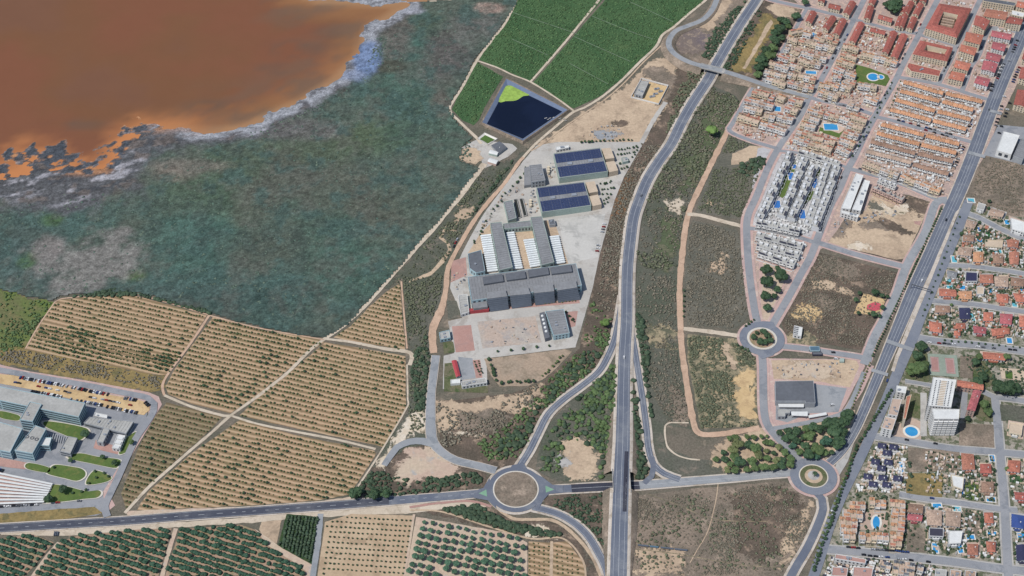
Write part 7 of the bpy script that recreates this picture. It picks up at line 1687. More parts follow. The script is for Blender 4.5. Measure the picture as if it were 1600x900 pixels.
for lb, cx, cy, rx, ry, w in [("pool beside the pale grey villa", 1517, 314, 5, 3.4, "pool_pale"), ("pool left of the large white villa", 1573, 348, 3.2, 3.6, "pool_water"), ("small pool in a white yard under the sloping street", 1531, 359, 3, 3.4, "pool_deep"), ("round blue pool beside the brown hip-roofed villa", 1531, 378, 3.8, 4, "pool_water"), ("pale cover-blue pool above the orange villa", 1527, 390, 7, 2.6, "pool_pale"), ("light blue pool in the avenue corner garden", 1491, 406, 4, 5, "pool_pale"), ("turquoise pool above the brown hip roof", 1558, 393, 6.5, 3, "pool_pale"),
        ("turquoise pool left of the black roof", 1484, 439, 5, 3, "pool_pale"), ("blue pool above the tan roof-terrace villa", 1504, 450, 6.5, 3, "pool_water"), ("pool right of the navy roof", 1519, 496, 3.2, 6, "pool_pale"), ("pool beside the small cream villa", 1548, 456, 3.4, 4, "pool_water"), ("pool under the right-edge red villa", 1585, 476, 3.6, 4, "pool_pale"), ("pool in the lower garden by the wide street", 1577, 533, 3.8, 4, "pool_water"), ("blue pool at the right edge under the second street", 1597, 453, 4, 3, "pool_water"), ("pool above the corner red villa", 1484, 449, 5, 2.2, "pool_pale"),
        ("pool at the top of the corner plot", 1550, 717, 3.6, 4.5, "pool_water"), ("rectangular pool below the brown hip roof", 1548, 781, 6.5, 3.2, "pool_water"), ("deep blue pool beside the white flat villa", 1502, 769, 3, 6.5, "pool_deep"), ("pool above the leftmost tan villa", 1464, 791, 6.5, 3, "pool_water"), ("pale green pool above the second tan villa", 1495, 796, 5.5, 3, "pool_pale"), ("pool below the dark purple roof", 1461, 857, 3.8, 6.5, "pool_water"), ("pool below the white cubic villa", 1500, 858, 3.6, 6, "pool_water"), ("oval-decked pool below the weedy plot", 1516, 840, 6, 2.8, "pool_water"), ("pool under the small red villa", 1550, 835, 6.5, 3.2, "pool_water"), ("pool at the right edge under the blue panels", 1596, 838, 6, 3.5, "pool_water"),
        ("small pool among the stepped houses", 1273, 55, 3.6, 3.6, "pool_water"), ("pool inside the dense block", 1267, 114, 8, 2.6, "pool_water"), ("small pool left of the kidney pool garden", 1315, 130, 3, 2.8, "pool_water"), ("small pool in the block by the overpass street", 1215, 171, 4.5, 4, "pool_water"), ("large square pool in the terracotta block", 1298, 199, 10.5, 5.4, "pool_water"), ("top left pool of the white complex", 1241, 261, 3, 3.6, "pool_deep"), ("second left pool of the white complex", 1236, 276, 4.2, 6, "pool_deep"), ("lowest left pool of the white complex", 1214, 320, 5, 6.4, "pool_deep"), ("upper right pool of the white complex", 1273, 287, 5, 8.4, "pool_deep"), ("lower right pool of the white complex", 1253, 335, 5, 8, "pool_deep"), ("pool beside the dark-roofed houses", 1407, 731, 3.4, 7.5, "pool_water"), ("small pool at the foot of the dark-roofed houses", 1392, 738, 4, 2.2, "pool_deep")]:
    pool(lb, cx, cy, rx, ry, w, False, R.uniform(-.12, .02))
pool("oval blue pool in the terrace beside the apartment blocks", 1424, 675, 10, 7, "pool_water", True, -.15, "pool_rim", 2.2)
pool("winding pool in the courtyard of the townhouses", 1369, 817, 5.5, 9, "pool_water", True, -.2, "pool_rim", 2)
kp = pool("kidney-shaped pool in the green garden", 1364, 121, 8, 6.5, "pool_water", True, -.6, "pool_rim", 1.6)
pool("round end basin of the kidney-shaped pool", 1376, 121, 4.4, 3.6, "pool_water", True, 0, "pool_rim", 1.2)
for q, mt, z in [([(1337, 101), (1359, 107), (1387, 118), (1390, 124), (1384, 135), (1370, 132), (1337, 129)], "lawn", .58), ([(1281, 199), (1311, 209), (1318, 204), (1311, 216), (1279, 206)], "lawn", .58), ([(1283, 190), (1320, 198), (1313, 214), (1278, 204)], "deck_tile", .56), ([(1231, 262), (1243, 252), (1248, 268), (1236, 300), (1222, 310), (1216, 306)], "lawn", .58), ([(1277, 262), (1288, 262), (1280, 276), (1272, 274)], "lawn", .58), ([(1263, 300), (1272, 299), (1267, 312), (1254, 322), (1254, 312)], "lawn", .58), ([(1507, 755), (1528, 752), (1530, 783), (1508, 780)], "lawn", .58), ([(1578, 742), (1598, 744), (1597, 756), (1577, 754)], "crop", .58), ([(1540, 364), (1547, 363), (1548, 371), (1541, 371)], "court_lawn", .6), ([(1404, 664), (1424, 653), (1441, 660), (1439, 687), (1394, 682)], "deck_tile", .56), ([(1344, 795), (1388, 800), (1386, 830), (1342, 828)], "deck_tile", .56),
        ([(1500, 556), (1520, 558), (1520, 592), (1500, 590)], "scrub_brown", .57), ([(1520, 558), (1535, 560), (1560, 600), (1540, 606), (1520, 594)], "garden", .57), ([(1562, 575), (1602, 578), (1602, 596), (1565, 592)], "roof_beige", .58), ([(1570, 581), (1582, 582), (1582, 593), (1571, 592)], "algae_dark", .6),
        ([(1419, 700), (1500, 706), (1500, 740), (1475, 736), (1418, 738)], "scrub_brown", .57), ([(1416, 740), (1472, 740), (1472, 778), (1416, 772)], "dry_grass", .57), ([(1499, 662), (1552, 664), (1554, 700), (1498, 696)], "scrub_brown", .57), ([(1418, 824), (1446, 826), (1446, 864), (1416, 862)], "scrub_brown", .57), ([(1506, 797), (1532, 799), (1530, 838), (1508, 836)], "scrub_brown", .57), ([(1562, 632), (1602, 636), (1602, 660), (1564, 658)], "scrub_green", .57), ([(1422, 612), (1438, 616), (1438, 655), (1424, 652), (1415, 660)], "garden", .57), ([(1438, 614), (1448, 615), (1448, 682), (1438, 682)], "concrete", .58), ([(1418, 545), (1448, 550), (1452, 588), (1450, 598), (1414, 592)], "garden", .57), ([(1535, 610), (1552, 625), (1552, 660), (1530, 658), (1524, 650)], "garden", .57), ([(1502, 612), (1512, 614), (1510, 655), (1500, 655)], "street", .58)]:
    if mt == "court_lawn" and "court_lawn" not in M: flat("court_lawn", (60, 140, 80))
    patch("yard", q, M[mt], z=z, rough=.5 if mt in ("scrub_brown", "dry_grass", "garden", "scrub_green") else .1)
# houses with dark panelled roofs by the avenue
for i, (x, y) in enumerate([(1379, 696), (1397, 698), (1387, 707), (1369, 721), (1389, 722), (1378, 731), (1357, 744), (1380, 746), (1403, 747), (1365, 756), (1386, 757)]):
    building("townhouse", f"white townhouse with dark purple roof, {od(i + 1)} from the top beside the avenue", [(x - 6.5, y - 4.5), (x + 6, y - 3), (x + 5, y + 4.5), (x - 7.5, y + 3)], 6, "white_wall", "panel_navy", cat="house", style="hip", rise=1.6, floors=2, group="dark-roofed townhouses")
    o_ = building("townhouse_terrace", f"white terrace block joined to the {od(i + 1)} dark-roofed townhouse", [(x - 8.5, y + 4.5), (x + 6, y + 6), (x + 5, y + 9), (x - 9.5, y + 7)], 3, "white_wall", R.choice(["roof_beige", "roof_white"]), cat="terrace", extras=False, group="terraces of the dark-roofed townhouses")
Z7 = zoomed(1260, 780, 7.5)
rows("the winding pool court", Z7, [((735, 30), (935, 45), 3), ((500, 70), (690, 90), 3), ((430, 170), (660, 185), 3), ((385, 260), (600, 280), 3), ((400, 340), (590, 360), 3), ((430, 430), (575, 440), 2), ((620, 425), (960, 450), 5), ((975, 50), (1155, 70), 3), ((1000, 150), (1155, 170), 2), ((985, 240), (1155, 260), 2), ((985, 330), (1145, 345), 2), ((975, 420), (1130, 440), 2), ((975, 505), (1115, 520), 2)], "orange-decked townhouse", "townhouses of the winding pool court", 9, ["tile_orange", "tile_terra", "tile_orange"], "solarium")
building("apartment_block", "long white block with red terrace roof below the bottom street", [(1306, 866), (1353, 874), (1352, 881), (1304, 873)], 8, "white_wall", "brick_plaza", floors=2, units=4)
building("apartment_block", "white block with red terrace roof at the bottom edge, left one", [(1301, 886), (1325, 888), (1323, 901), (1299, 900)], 8, "white_wall", "brick_plaza", floors=2, units=2)
building("apartment_block", "white block with red terrace roof at the bottom edge, right one", [(1334, 886), (1364, 888), (1362, 902), (1332, 901)], 8, "white_wall", "brick_plaza", floors=2, units=2)
rows("the bottom edge", Z7, [((1020, 760), (1270, 800), 4), ((1010, 840), (1260, 880), 4), ((870, 760), (990, 790), 2), ((1300, 810), (1370, 830), 1)], "dark and white terraced house", "rows at the bottom edge", 8, ["roof_dark", "tile_tan"], "solarium")
for i, x in enumerate((1462, 1485, 1508)):
    building("villa", f"pale flat villa at the bottom edge, {od(i + 1)} from the left", [(x, 889 + i), (x + 17, 891 + i), (x + 16, 903 + i), (x - 1, 901 + i)], 5.5, "white_wall", R.choice(["roof_white", "roof_pale", "tile_tan"]), cat="villa", floors=2)
# ------------------------------------------------------------------ named trees
Zp = zoomed(1110, 640, 6.667)
P1 = [(200, 300, 28), (265, 290, 35), (385, 285, 30), (455, 290, 32), (535, 283, 25), (590, 280, 18), (280, 360, 55), (230, 420, 50), (400, 370, 50), (470, 400, 55), (580, 345, 35), (635, 350, 35), (715, 395, 38), (775, 455, 42), (585, 435, 30), (660, 455, 28), (140, 450, 30), (60, 520, 32), (150, 520, 35), (250, 500, 50), (310, 550, 55), (430, 540, 50), (500, 480, 50), (590, 510, 38), (690, 530, 40), (750, 525, 35), (835, 510, 42), (835, 570, 45), (175, 630, 35), (260, 630, 40), (380, 625, 38), (470, 615, 40), (550, 600, 48), (645, 605, 45), (740, 590, 42), (210, 570, 35)]
P2 = [(720, 245, 28), (815, 230, 40), (900, 225, 45), (785, 300, 40), (850, 290, 40), (895, 325, 40), (990, 205, 38), (1070, 190, 45), (1140, 205, 45), (1240, 150, 60), (1330, 140, 55), (1430, 60, 55), (1390, 130, 55), (1020, 285, 45), (970, 290, 30), (1290, 230, 60), (1370, 230, 50), (1200, 330, 50), (1280, 340, 40), (1350, 330, 50), (1320, 380, 40), (855, 380, 32), (925, 440, 35), (985, 380, 40), (1020, 470, 50), (1110, 410, 60), (1110, 490, 30), (1190, 450, 38), (1265, 447, 22), (1060, 250, 30)]
def grove(lst, Zf, k, desc, mats, grp):
    for i, (x, y, r) in enumerate(sorted(lst, key=lambda t: (t[1], t[0]))):
        px, py = Zf(x, y); rm = r / k * mpp(py)
        tree(px, py, rm, R.choice(mats), f"{'broad' if r > 44 else 'small' if r < 31 else 'round'} tree, {od(i + 1)} counting down through {desc}", "park_tree", "tree", grp, .85)
grove(P1, Zp, 6.1, "the park west of the small roundabout", ["leaf_mid", "leaf_mid", "leaf_olive", "leaf_dark"], "trees of the western park")
grove(P2, Zp, 5.3, "the wedge-shaped park below the service station", ["leaf_dark", "leaf_dark", "leaf_mid", "leaf_dark", "leaf_grove"], "trees of the wedge park")
Zt = zoomed(1160, 340, 5.293)
grove([(200, 430, 50), (290, 420, 25), (320, 480, 55), (205, 530, 55), (290, 595, 32), (195, 650, 42), (265, 650, 25), (205, 745, 38)], Zt, 5.0, "the triangular park above the upper roundabout", ["leaf_dark"], "trees of the triangular park")
grove([(970, 625, 20), (940, 680, 22), (1095, 620, 30), (1155, 645, 20), (1200, 655, 18), (1160, 745, 22), (1085, 800, 28), (1135, 815, 18), (960, 790, 18), (1045, 795, 12)], Zt, 5.0, "the trees round the playground", ["leaf_dark"], "trees round the playground")
grove([(590, 320, 60), (660, 380, 65), (420, 410, 60), (540, 490, 70), (630, 500, 60), (720, 470, 55), (480, 340, 40)], zoomed(1140, 490, 11.25), 11, "the island of the upper roundabout", ["leaf_dark"], "trees on the roundabout island")
grove([(310, 220, 50), (260, 200, 45), (200, 330, 50), (250, 290, 55), (330, 270, 35), (180, 480, 50), (150, 560, 60), (60, 600, 60), (30, 680, 50), (30, 750, 45), (110, 500, 50), (210, 420, 45), (270, 380, 40), (410, 165, 45), (500, 20, 40), (180, 390, 40), (90, 650, 40), (85, 560, 40)], zoomed(1180, 0, 6.43), 6.2, "the tree belt left of the town", ["leaf_dark", "leaf_dark", "leaf_mid"], "trees of the belt left of the town")
grove([(1390, 60, 75), (1330, 50, 50), (1430, 30, 55), (1400, 110, 40)], zoomed(1180, 0, 6.43), 6.2, "the dark clump between the red ridge blocks", ["leaf_dark"], "dark clump in the town")
grove([(200, 110, 45), (170, 180, 45), (160, 280, 70), (220, 250, 40), (110, 300, 40), (870, 430, 75), (800, 420, 60), (930, 440, 50), (620, 230, 35), (680, 340, 45), (640, 380, 40), (690, 560, 40), (720, 620, 40), (650, 190, 30), (560, 670, 26), (870, 190, 30)], zoomed(1400, 520, 5), 5, "the gardens around the tall apartment blocks", ["leaf_dark", "leaf_mid"], "garden trees near the apartment blocks")
tree(1112, 204, 7, "leaf_bright", "single pale green round tree between highway and dirt path", "tree", "tree")
tree(945, 505, 5, "leaf_bright", "bright green bush on the bank right of the plant", "tree", "tree")
tree(585, 772, 6, "leaf_dark", "broad dark tree at the edge of the main road, right one", "tree", "tree"); tree(555, 770, 6.5, "leaf_dark", "broad dark tree at the edge of the main road, left one", "tree", "tree"); tree(603, 772, 5, "leaf_dark", "dark tree right of the broad pair by the main road", "tree", "tree")
tree(75, 779, 4.5, "leaf_dark", "dark bushy tree at the left end of the lowest hospital lawn"); tree(98, 765, 4.2, "leaf_dark", "dark tree on the lowest hospital lawn"); tree(133, 678, 4.6, "leaf_dark", "dark tree at the end of the inner hospital lawn"); tree(179, 723, 3.2, "leaf_dark", "small tree at the right end of the upper hospital lawn"); tree(160, 714, 2.4, "leaf_dark", "smaller tree on the upper hospital lawn"); tree(205, 691, 2.8, "leaf_mid", "tree on the lawn strip beside the ring road"); tree(110, 720, 2.2, "leaf_dark", "small tree at the left end of the upper hospital lawn")
for i, (x, y) in enumerate([(149, 738), (151, 748), (170, 746), (163, 741), (139, 757), (135, 767), (85, 732), (128, 770), (114, 772)]): bush(*P(x, y), 1.4, "leaf_dark", f"clipped shrub on the hospital lawns, {od(i + 1)} of nine", "shrub", "shrub", "shrubs on the hospital lawns", 1, .8)
# bushes in rows: plant car park planting, street trees, median
def strip(desc, a, b, n, r0, r1, mk, name="shrub", cat="shrub", jit=.5, grp=None, hz=1.2):
    for i in range(n):
        t = (i + .5) / n; x, y = P(a[0] + (b[0] - a[0]) * t, a[1] + (b[1] - a[1]) * t)
        bush(x + R.uniform(-jit, jit), y + R.uniform(-jit, jit), R.uniform(r0, r1), mk, f"{name.replace('_', ' ')}, {od(i + 1)} along {desc}", name, cat, grp or desc, hz, .6)
for k, (a, b, n) in enumerate([((966, 236), (995, 230), 7), ((964, 243), (990, 240), 6), ((968, 258), (985, 252), 4), ((968, 266), (980, 262), 3), ((988, 248), (998, 230), 5)]): strip(f"{od(k + 1)} planting line right of the upper hall", a, b, n, .8, 1.4, "leaf_dark", grp="bushes right of the upper hall", jit=1.2)
for k, (a, b, n) in enumerate([((936, 290), (958, 284), 5), ((938, 298), (960, 296), 5), ((940, 306), (956, 304), 4), ((942, 314), (954, 311), 3), ((944, 321), (952, 318), 2)]): strip(f"{od(k + 1)} planting line right of the lower hall", a, b, n, .8, 1.5, "leaf_dark", grp="bushes right of the lower hall", jit=1.4)
strip("the kerb south of the bare construction lot", (768, 552), (868, 541), 5, 1.2, 1.7, "leaf_dark", "kerb_tree", "tree")
strip("the pink strip below the main hall", (786, 481), (902, 471), 22, .5, .75, "leaf_olive")
strip("the pink garden beside the grey pad", (741, 565), (750, 588), 6, .7, 1.0, "leaf_dark"); strip("the second line of the pink garden", (747, 564), (754, 586), 6, .6, .9, "leaf_dark")
strip("the foot of the brown lot", (782, 600), (838, 596), 8, 1.2, 2.4, "leaf_dark", jit=1.5); strip("the right slope of the brown lot", (846, 590), (882, 556), 10, .9, 1.6, "leaf_mid", jit=2); strip("the left edge of the brown lot", (764, 562), (774, 598), 6, 1.2, 2.2, "leaf_dark", jit=1.5)
strip("the left verge of the plant", (738, 385), (790, 300), 14, .7, 1.6, "leaf_dark", jit=2.5); strip("the upper left verge of the plant", (796, 300), (826, 262), 8, .8, 1.8, "leaf_dark", jit=2.5)
strip("the dirt edge above the upper hall", (905, 224), (990, 220), 14, .9, 1.8, "leaf_dark", jit=1); strip("the pink patch right of the laboratory", (886, 490), (897, 505), 6, .8, 1.4, "leaf_dark", jit=2)
strip("the median of the avenue", (1394, 610), (1342, 694), 18, 1.3, 2.0, "leaf_dark", "median_tree", "tree", .5)
strip("the lower median of the avenue", (1340, 696), (1270, 896), 36, 1.3, 2.0, "leaf_dark", "median_tree", "tree", .6)
strip("the second line of the lower median", (1336, 700), (1268, 884), 24, .9, 1.5, "leaf_olive", "median_shrub", "shrub", .6)
strip("the hedge between side lane and avenue", (1471, 326), (1362, 560), 60, 1.0, 1.4, "leaf_dark", "hedge_shrub", "shrub", .3)
strip("the hedge beside the pink pavement", (1360, 566), (1330, 640), 16, .8, 1.2, "leaf_olive", "hedge_shrub", "shrub", .3)
strip("the avenue lane kerb by the villas", (1500, 336), (1440, 500), 18, .8, 1.4, "leaf_dark", "kerb_tree", "tree", .6)
strip("the wide villa street", (1470, 533), (1598, 545), 12, .8, 1.4, "leaf_dark", "street_tree", "tree", .4)
strip("the orange dirt path kerb", (1069, 452), (1068, 500), 6, .9, 1.4, "leaf_dark", "path_tree", "tree", .3); strip("the upper roundabout approaches", (1163, 512), (1180, 500), 4, 1.0, 1.6, "leaf_dark", "street_tree", "tree", .6); strip("the lower roundabout approach", (1150, 540), (1172, 552), 4, 1.0, 1.6, "leaf_dark", "street_tree", "tree", .6)
strip("the second street between the blocks", (1396, 128), (1330, 250), 16, .8, 1.3, "leaf_dark", "street_tree", "tree", 1.0); strip("the hedge left of the orange terraces", (1408, 126), (1388, 180), 9, .9, 1.3, "leaf_dark", "hedge_shrub", "shrub", .3)
for q, n, sd_ in [([(1440, 420), (1600, 440), (1600, 530), (1440, 520)], 700, 1), ([(1500, 330), (1600, 350), (1600, 420), (1485, 412)], 420, 2), ([(1445, 705), (1600, 715), (1600, 885), (1445, 868)], 700, 3), ([(1345, 692), (1420, 700), (1440, 870), (1295, 850)], 260, 4), ([(1500, 556), (1600, 560), (1600, 640), (1545, 620)], 200, 5), ([(1290, 868), (1460, 885), (1460, 900), (1285, 900)], 90, 6)]:
    holes = [v[1] for v in VILLAS]
    pts_ = sample(q, n, np.random.default_rng(sd_ + 70), .3, .05, sd_, holes)
    ok = np.ones(len(pts_), bool)
    for kx in ("v1", "v2", "v3", "v4", "v5", "v6", "v7", "v8", "v9", "service", "avenue"): ok &= polydist(pts_, [(p[0], p[1]) for p in ROADS[kx]]) > (7 if kx not in ("service", "avenue") else 9)
    mass("garden_shrubs", ["garden bushes between the upper villas", "garden bushes by the sloping villa street", "garden bushes between the lower villas", "garden bushes around the townhouses", "bushes of the large garden under the wide street", "bushes at the bottom edge"][sd_ - 1], pts_[ok], np.random.default_rng(sd_).uniform(.6, 1.9, ok.sum()), "stuff_dark", 1, 1.0, .5, sd_)

# ------------------------------------------------------------------ cars
for nm, c in [("white", (226, 228, 230)), ("silver", (176, 180, 186)), ("grey", (112, 116, 122)), ("black", (40, 42, 48)), ("red", (150, 44, 44)), ("blue", (52, 74, 128))]: flat("car_" + nm, c, rough=.3, speck=.02, spec=.5)
flat("tyre", (34, 34, 36)); flat("car_glass", (36, 42, 52), rough=.15, spec=.6)
def car_mesh(paint, van=False):
    m = MB(); L, Wd = (2.3, .95) if van else (2.15, .9); hb = .85 if not van else 1.0; ht = 1.45 if not van else 2.1
    lo = [(-L, -Wd), (L, -Wd), (L, Wd), (-L, Wd)]
    m.prism(lo, .3, .55, 0); b0 = [(-L, -Wd), (L, -Wd), (L, Wd), (-L, Wd)]; b1 = [(-L * .97, -Wd * .95), (L * .95, -Wd * .95), (L * .95, Wd * .95), (-L * .97, Wd * .95)]
    def loft(q0, z0, q1, z1, side, top):
        for i in range(4): j = (i + 1) % 4; m.poly([(*q0[i], z0), (*q0[j], z0), (*q1[j], z1), (*q1[i], z1)], side)
        m.poly([(*p, z1) for p in q1], top)
    loft(b0, .55, b1, hb, 0, 0)
    f, r = (.62, -.92) if van else (.38, -.8)
    c0 = [(L * r, -Wd * .9), (L * f, -Wd * .9), (L * f, Wd * .9), (L * r, Wd * .9)]; c1 = [(L * (r + .14), -Wd * .76), (L * (f - .26), -Wd * .76), (L * (f - .26), Wd * .76), (L * (r + .14), Wd * .76)]
    loft(c0, hb, c1, ht, 1, 0)
    for sx in (-.62, .62):
        for sy in (-1, 1): m.obox((sx * L, sy * Wd * .93), (1, 0), .33, .1, 0, .62, 2)
    return m.mesh("car", [M["car_" + paint], M["car_glass"], M["tyre"]])
CARS = {p: car_mesh(p) for p in ("white", "silver", "grey", "black", "red", "blue")}; VAN = car_mesh("white", True)
def car(x, y, ang, label, grp, paint, z=.66, van=False):
    o = inst(VAN if van else CARS[paint], "parked_car" if not van else "parked_van", None, (x, y, z), ang); return tag(o, label, "van" if van else "car", grp)
PAL = ["white", "white", "silver", "grey", "black", "black", "grey", "blue", "black", "silver", "black", "white", "grey", "red", "black"]
def cars(desc, a, b, n, perp=False, fill=.8, grp=None, z=.66, off=0.0):
    (x0, y0), (x1, y1) = P(*a), P(*b); an = math.atan2(y1 - y0, x1 - x0); k = 0
    for i in range(n):
        if R.random() > fill: continue
        t = (i + .5) / n; k += 1; p = R.choice(PAL)
        car(x0 + (x1 - x0) * t + R.uniform(-.3, .3), y0 + (y1 - y0) * t + R.uniform(-.3, .3), an + (math.pi / 2 if perp else 0) + R.uniform(-.05, .05) + (math.pi if R.random() < .5 else 0), f"{p} car, {od(k)} from the left, {desc}", grp or desc, p, z)
Zc = zoomed(0, 560, 5.625)
g = "cars in the sandy hospital car park"
for ds, a, b, n, pp_, fl in [("upper line of the sandy car park, left part", (175, 172), (560, 245), 22, True, .75), ("upper line of the sandy car park, middle part", (580, 250), (955, 325), 22, True, .72), ("upper line of the sandy car park, right part", (1090, 355), (1200, 375), 7, True, .6), ("right corner of the sandy car park", (1270, 388), (1330, 440), 4, True, .8), ("middle line of the sandy car park, left part", (120, 212), (660, 315), 16, False, .7), ("middle line of the sandy car park, right part", (780, 345), (1200, 425), 12, False, .6), ("lower line of the sandy car park, left part", (275, 293), (580, 352), 17, True, .78), ("lower line of the sandy car park, middle part", (615, 365), (905, 418), 16, True, .85), ("lower line of the sandy car park, right part", (935, 428), (1230, 490), 15, True, .62)]:
    cars(ds, Zc(*a), Zc(*b), n, pp_, fl, g, .68)
cars("the lane under the striped hospital car park", (0, 793), (66, 789), 11, False, .7, z=.72); cars("the lane below the lowest hospital lawn", (70, 787.5), (145, 782.5), 9, False, .5, z=.72); cars("the ring road kerb above the canopies", (-2, 735), (6, 737), 2, True, 1)
for ds, a, b, n, pp_, fl in [("avenue car park beside the pink roofs, first line", (1592, 60), (1575, 98), 11, True, .85), ("avenue car park beside the pink roofs, second line", (1568, 100), (1556, 128), 10, True, .85), ("avenue lay-by near the lowest pink roof", (1552, 132), (1546, 148), 5, True, .8), ("far side of the avenue", (1593, 105), (1580, 135), 8, True, .7), ("far side lot above the white store", (1570, 150), (1552, 210), 12, True, .7), ("second line of the far side lot", (1578, 160), (1560, 212), 10, True, .6),
        ("lay-by of the lower terraces", (1508, 225), (1480, 285), 15, True, .75), ("lay-by of the upper terraces", (1522, 182), (1512, 205), 6, True, .7), ("street between the terraces, upper kerb", (1395, 187), (1500, 215), 17, False, .75), ("street between the terraces, lower kerb", (1398, 192), (1495, 218), 15, False, .5), ("street under the lowest terraces", (1340, 264), (1445, 300), 14, False, .5),
        ("second street, upper kerb", (1440, 36), (1408, 96), 9, False, .7), ("second street by the kidney pool", (1395, 126), (1368, 174), 9, False, .5), ("second street beside the terraces", (1358, 206), (1330, 248), 8, False, .7), ("second street beside the white complex", (1316, 275), (1282, 350), 9, False, .5), ("street by the block with the large square pool", (1280, 157), (1350, 174), 10, False, .75), ("first street beside the dense block", (1330, 45), (1280, 126), 11, False, .6), ("first street by the overpass block", (1258, 160), (1226, 212), 8, False, .5), ("bottom street upper kerb", (1322, 856), (1420, 864), 13, False, .75), ("bottom street lower kerb", (1345, 868), (1455, 880), 12, False, .6), ("wide villa street left part", (1448, 536), (1510, 541), 8, False, .6), ("wide villa street right part", (1515, 542), (1590, 549), 9, False, .5), ("avenue lane by the dark-roofed houses", (1340, 712), (1296, 805), 12, False, .4), ("street right of the courtyard blocks", (1497, 72), (1470, 120), 9, False, .6), ("street between square blocks and pink roofs", (1535, 72), (1508, 122), 8, False, .5), ("curb under the red-roofed block with rounded end", (1428, 121), (1462, 128), 5, False, .6), ("street under the white complex", (1190, 353), (1255, 368), 7, False, .3), ("side street below the apartment blocks", (1400, 686), (1500, 700), 9, False, .3), ("kerb above the bare lot", (1250, 548), (1330, 554), 7, False, .4), ("lower villa street", (1450, 779), (1540, 790), 8, False, .25)]:
    cars(ds, a, b, n, pp_, fl, "cars parked in the town", 1.12)
cars("the edge of the pale plant lot", (946, 345), (932, 395), 12, True, .75, "cars at the plant", .5); cars("the plant lane by the main hall", (708, 388), (716, 372), 3, False, .8, "cars at the plant", .5)
lr = ROADS["avenue"]
for i, (x, y, nm) in enumerate([(1386, 596, "blue"), (1440, 440, "white"), (1545, 172, "grey"), (1325, 745, "black"), (1300, 806, "silver"), (1478, 345, "black")]): car(*P(x, y), 1.18, f"{nm} car driving on the avenue, {od(i + 1)} of six", "cars on the avenue", nm, 1.2)
for x, y, nm, an in [(1002, 307, "grey", 1.2), (975, 560, "white", 1.55)]: car(*P(x, y), an, f"{nm} car driving on the highway", "cars on the highway", nm, 1.2)
car(*P(1306, 562), -.1, "white van parked on the bare lot by the corner", "vans", "white", .6, True); car(*P(1300, 634), .2, "white van on the supermarket car park", "vans", "white", .6, True)
# long dark pipe stack lying on the brown field, gate pillars by the grove
pl = empty("pipe_stack", (*P(1037, 857), .4), -.13); tag(pl, "long dark pipeline pieces lying on the brown field", "pipes")
for i, (x0, x1) in enumerate([(-24, -14), (-13, -5), (-3, 9), (10, 22)]): m = MB(); m.box(x0, x1, -.7, .7, 0, 1.3); m.build("pipe", M["glass_blue" if i == 1 else "slate_face"], pl)
gt = empty("field_gate", (*P(88, 835), .4)); tag(gt, "dark gate pillars at the grove entrance below the main road", "gate")
for s in (-1.5, 0, 1.5): m = MB(); m.box(s - .4, s + .4, -2.4, 2.4, 0, 1.8); m.build("pillar", M["slate_face"], gt)
# walls, sheds, pergolas and awnings that fill the yards between the houses
def clutter(label, poly, n, mats, seed, avoid, smin=.6, smax=1.8, hm=2.6):
    rg = np.random.default_rng(seed); q = sample(poly, n, rg, 0, .03, 0, [[(1335, 99), (1359, 105), (1390, 116), (1392, 126), (1385, 137), (1337, 131)], [(1281, 186), (1322, 196), (1314, 218), (1276, 208)], [(1205, 166), (1224, 164), (1224, 178), (1206, 178)], [(1256, 108), (1280, 110), (1278, 120), (1254, 118)], [(1231, 260), (1243, 250), (1250, 268), (1225, 325), (1208, 330), (1206, 315)], [(1264, 274), (1288, 260), (1282, 300), (1262, 345), (1246, 345), (1246, 330)], [(1340, 793), (1390, 798), (1388, 832), (1340, 830)]] + [v[1] for v in VILLAS]); ok = np.ones(len(q), bool)
    for kx, dist in avoid: ok &= polydist(q, [(p[0], p[1]) for p in ROADS[kx]]) > dist
    q = q[ok]; m = MB(); mi = rg.integers(0, len(mats), len(q))
    for (x, y), k in zip(q, mi):
        a = -.27 + rg.normal() * .05 + (math.pi / 2 if rg.random() < .5 else 0); L = rg.uniform(smin, smax); W_ = rg.uniform(.15, smax * .8)
        m.obox((x, y), (math.cos(a), math.sin(a)), L, W_, .4, .5 + rg.uniform(.25 * hm, hm), int(k))
    return tag(m.build("yard_clutter", [M[k] for k in mats]), label, "clutter", None, "stuff")
SV = [("s4", 7), ("s5", 7), ("s6", 6), ("s2", 6), ("s9", 6), ("s10", 5.5), ("s11", 5.5), ("s12", 5), ("s13", 5), ("s13b", 5.5), ("s13c", 5), ("s14", 5), ("s15", 4), ("s16", 5), ("s17", 4), ("avenue", 11), ("overpass", 7)]
clutter("garden walls, sheds and awnings among the terracotta houses", [(1182, 140), (1205, 112), (1240, 60), (1300, 20), (1420, 55), (1440, 60), (1400, 120), (1365, 185), (1325, 262), (1220, 236), (1145, 204)], 2600, ["cream_wall", "deck_tile", "tile_tan", "tile_terra", "white_wall"], 1, SV)
clutter("garden walls, sheds and awnings between the orange terraces", [(1405, 124), (1540, 158), (1472, 305), (1345, 258)], 1500, ["white_wall", "deck_tile", "white_wall", "tile_tan"], 2, SV)
clutter("low walls and awnings between the white houses", [(1190, 340), (1238, 232), (1320, 258), (1262, 372), (1250, 420), (1186, 402)], 1200, ["white_wall", "white_wall", "roof_pale", "roof_white"], 3, SV)
clutter("garden walls and sheds around the courtyard blocks", [(1440, 50), (1470, 0), (1600, 10), (1540, 150), (1420, 118)], 700, ["white_wall", "deck_tile", "tile_tan"], 4, SV)
VV = [("v1", 6), ("v2", 5.5), ("v3", 6), ("v4", 8), ("v5", 8), ("v6", 6), ("v7", 8), ("v8", 7), ("v9", 8), ("service", 9), ("avenue", 14)]
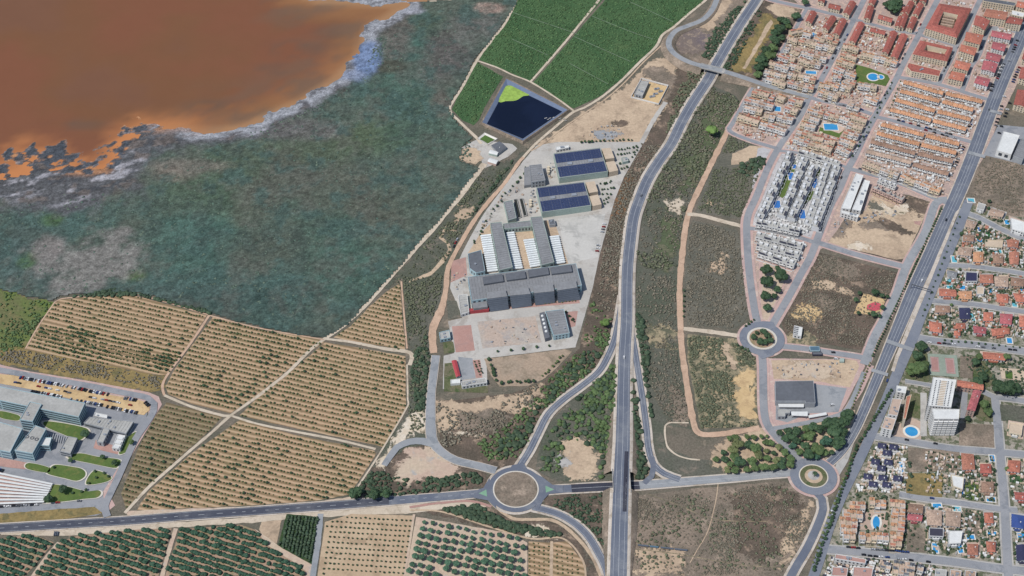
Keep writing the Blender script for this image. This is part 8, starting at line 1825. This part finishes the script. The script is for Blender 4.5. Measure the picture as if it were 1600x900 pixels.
clutter("garden walls, sheds and pergolas among the upper villas", [(1500, 330), (1600, 372), (1600, 530), (1440, 515), (1478, 415)], 900, ["white_wall", "deck_tile", "concrete", "roof_beige", "tile_terra"], 5, VV)
clutter("garden walls, sheds and pergolas among the lower villas", [(1446, 705), (1600, 716), (1600, 890), (1446, 870), (1446, 790)], 500, ["white_wall", "deck_tile", "concrete", "roof_beige"], 6, VV)
clutter("white walls and terraces around the dark-roofed houses", [(1358, 692), (1418, 700), (1414, 772), (1328, 768)], 420, ["white_wall", "white_wall", "roof_beige", "deck_tile"], 7, VV)
clutter("walls and awnings at the bottom edge", [(1292, 868), (1460, 884), (1460, 904), (1285, 904)], 380, ["white_wall", "white_wall", "deck_tile", "awning"], 8, VV)

# palm on the small roundabout
pm = empty("palm_tree", (*P(1272, 746), 1.25)); tag(pm, "palm tree on the paved centre of the small roundabout by the avenue", "palm")
m = MB()
for k in range(6):
    a, b = k * math.pi / 3, (k + 1) * math.pi / 3; m.poly([(.3 * math.cos(a), .3 * math.sin(a), 0), (.3 * math.cos(b), .3 * math.sin(b), 0), (.2 * math.cos(b), .2 * math.sin(b), 5.5), (.2 * math.cos(a), .2 * math.sin(a), 5.5)])
m.build("trunk", M["bark"], pm)
for k in range(12):
    a = k * math.pi / 6; m = MB(); c, s_ = math.cos(a), math.sin(a); pr = [(0, 5.4, .1), (1.2, 6.1, .45), (2.4, 5.7, .4), (3.2, 4.6, .05)]
    for (r0, z0, w0), (r1, z1, w1) in zip(pr, pr[1:]): m.poly([(r0 * c - w0 * s_, r0 * s_ + w0 * c, z0), (r0 * c + w0 * s_, r0 * s_ - w0 * c, z0), (r1 * c + w1 * s_, r1 * s_ - w1 * c, z1), (r1 * c - w1 * s_, r1 * s_ + w1 * c, z1)])
    m.build("frond", M["leaf_dark"], pm)

# goods, pallets and containers in the plant yards
for i, (q, n) in enumerate([([(738, 372), (755, 345), (772, 318), (790, 296), (806, 290), (812, 300), (786, 312), (764, 346), (748, 364)], 34), ([(750, 505), (834, 497), (842, 533), (756, 543)], 22), ([(704, 428), (728, 425), (730, 440), (716, 455), (706, 448)], 20), ([(812, 300), (836, 292), (846, 336), (826, 338)], 22), ([(855, 262), (866, 245), (872, 275), (856, 285)], 14), ([(1212, 570), (1336, 566), (1326, 600), (1280, 592), (1214, 590)], 40), ([(912, 200), (960, 196), (985, 205), (960, 215), (905, 218)], 30), ([(1300, 350), (1330, 335), (1345, 332), (1400, 330), (1395, 345), (1340, 350), (1310, 370)], 60)]):
    clutter(["pallets and bins on the left plant yard", "materials stacked on the bare construction forecourt", "goods beside the pump hall", "crates between tank and lower hall", "crates beside the service building", "building materials on the bare lot by the supermarket", "rubble heaps on the dirt field above the plant", "rubble and materials on the sandy building lot"][i], q, n, ["concrete", "roof_dark", "metal", "roof_beige", "tile_tan"], 20 + i, [], .4, 1.5, 1.2)
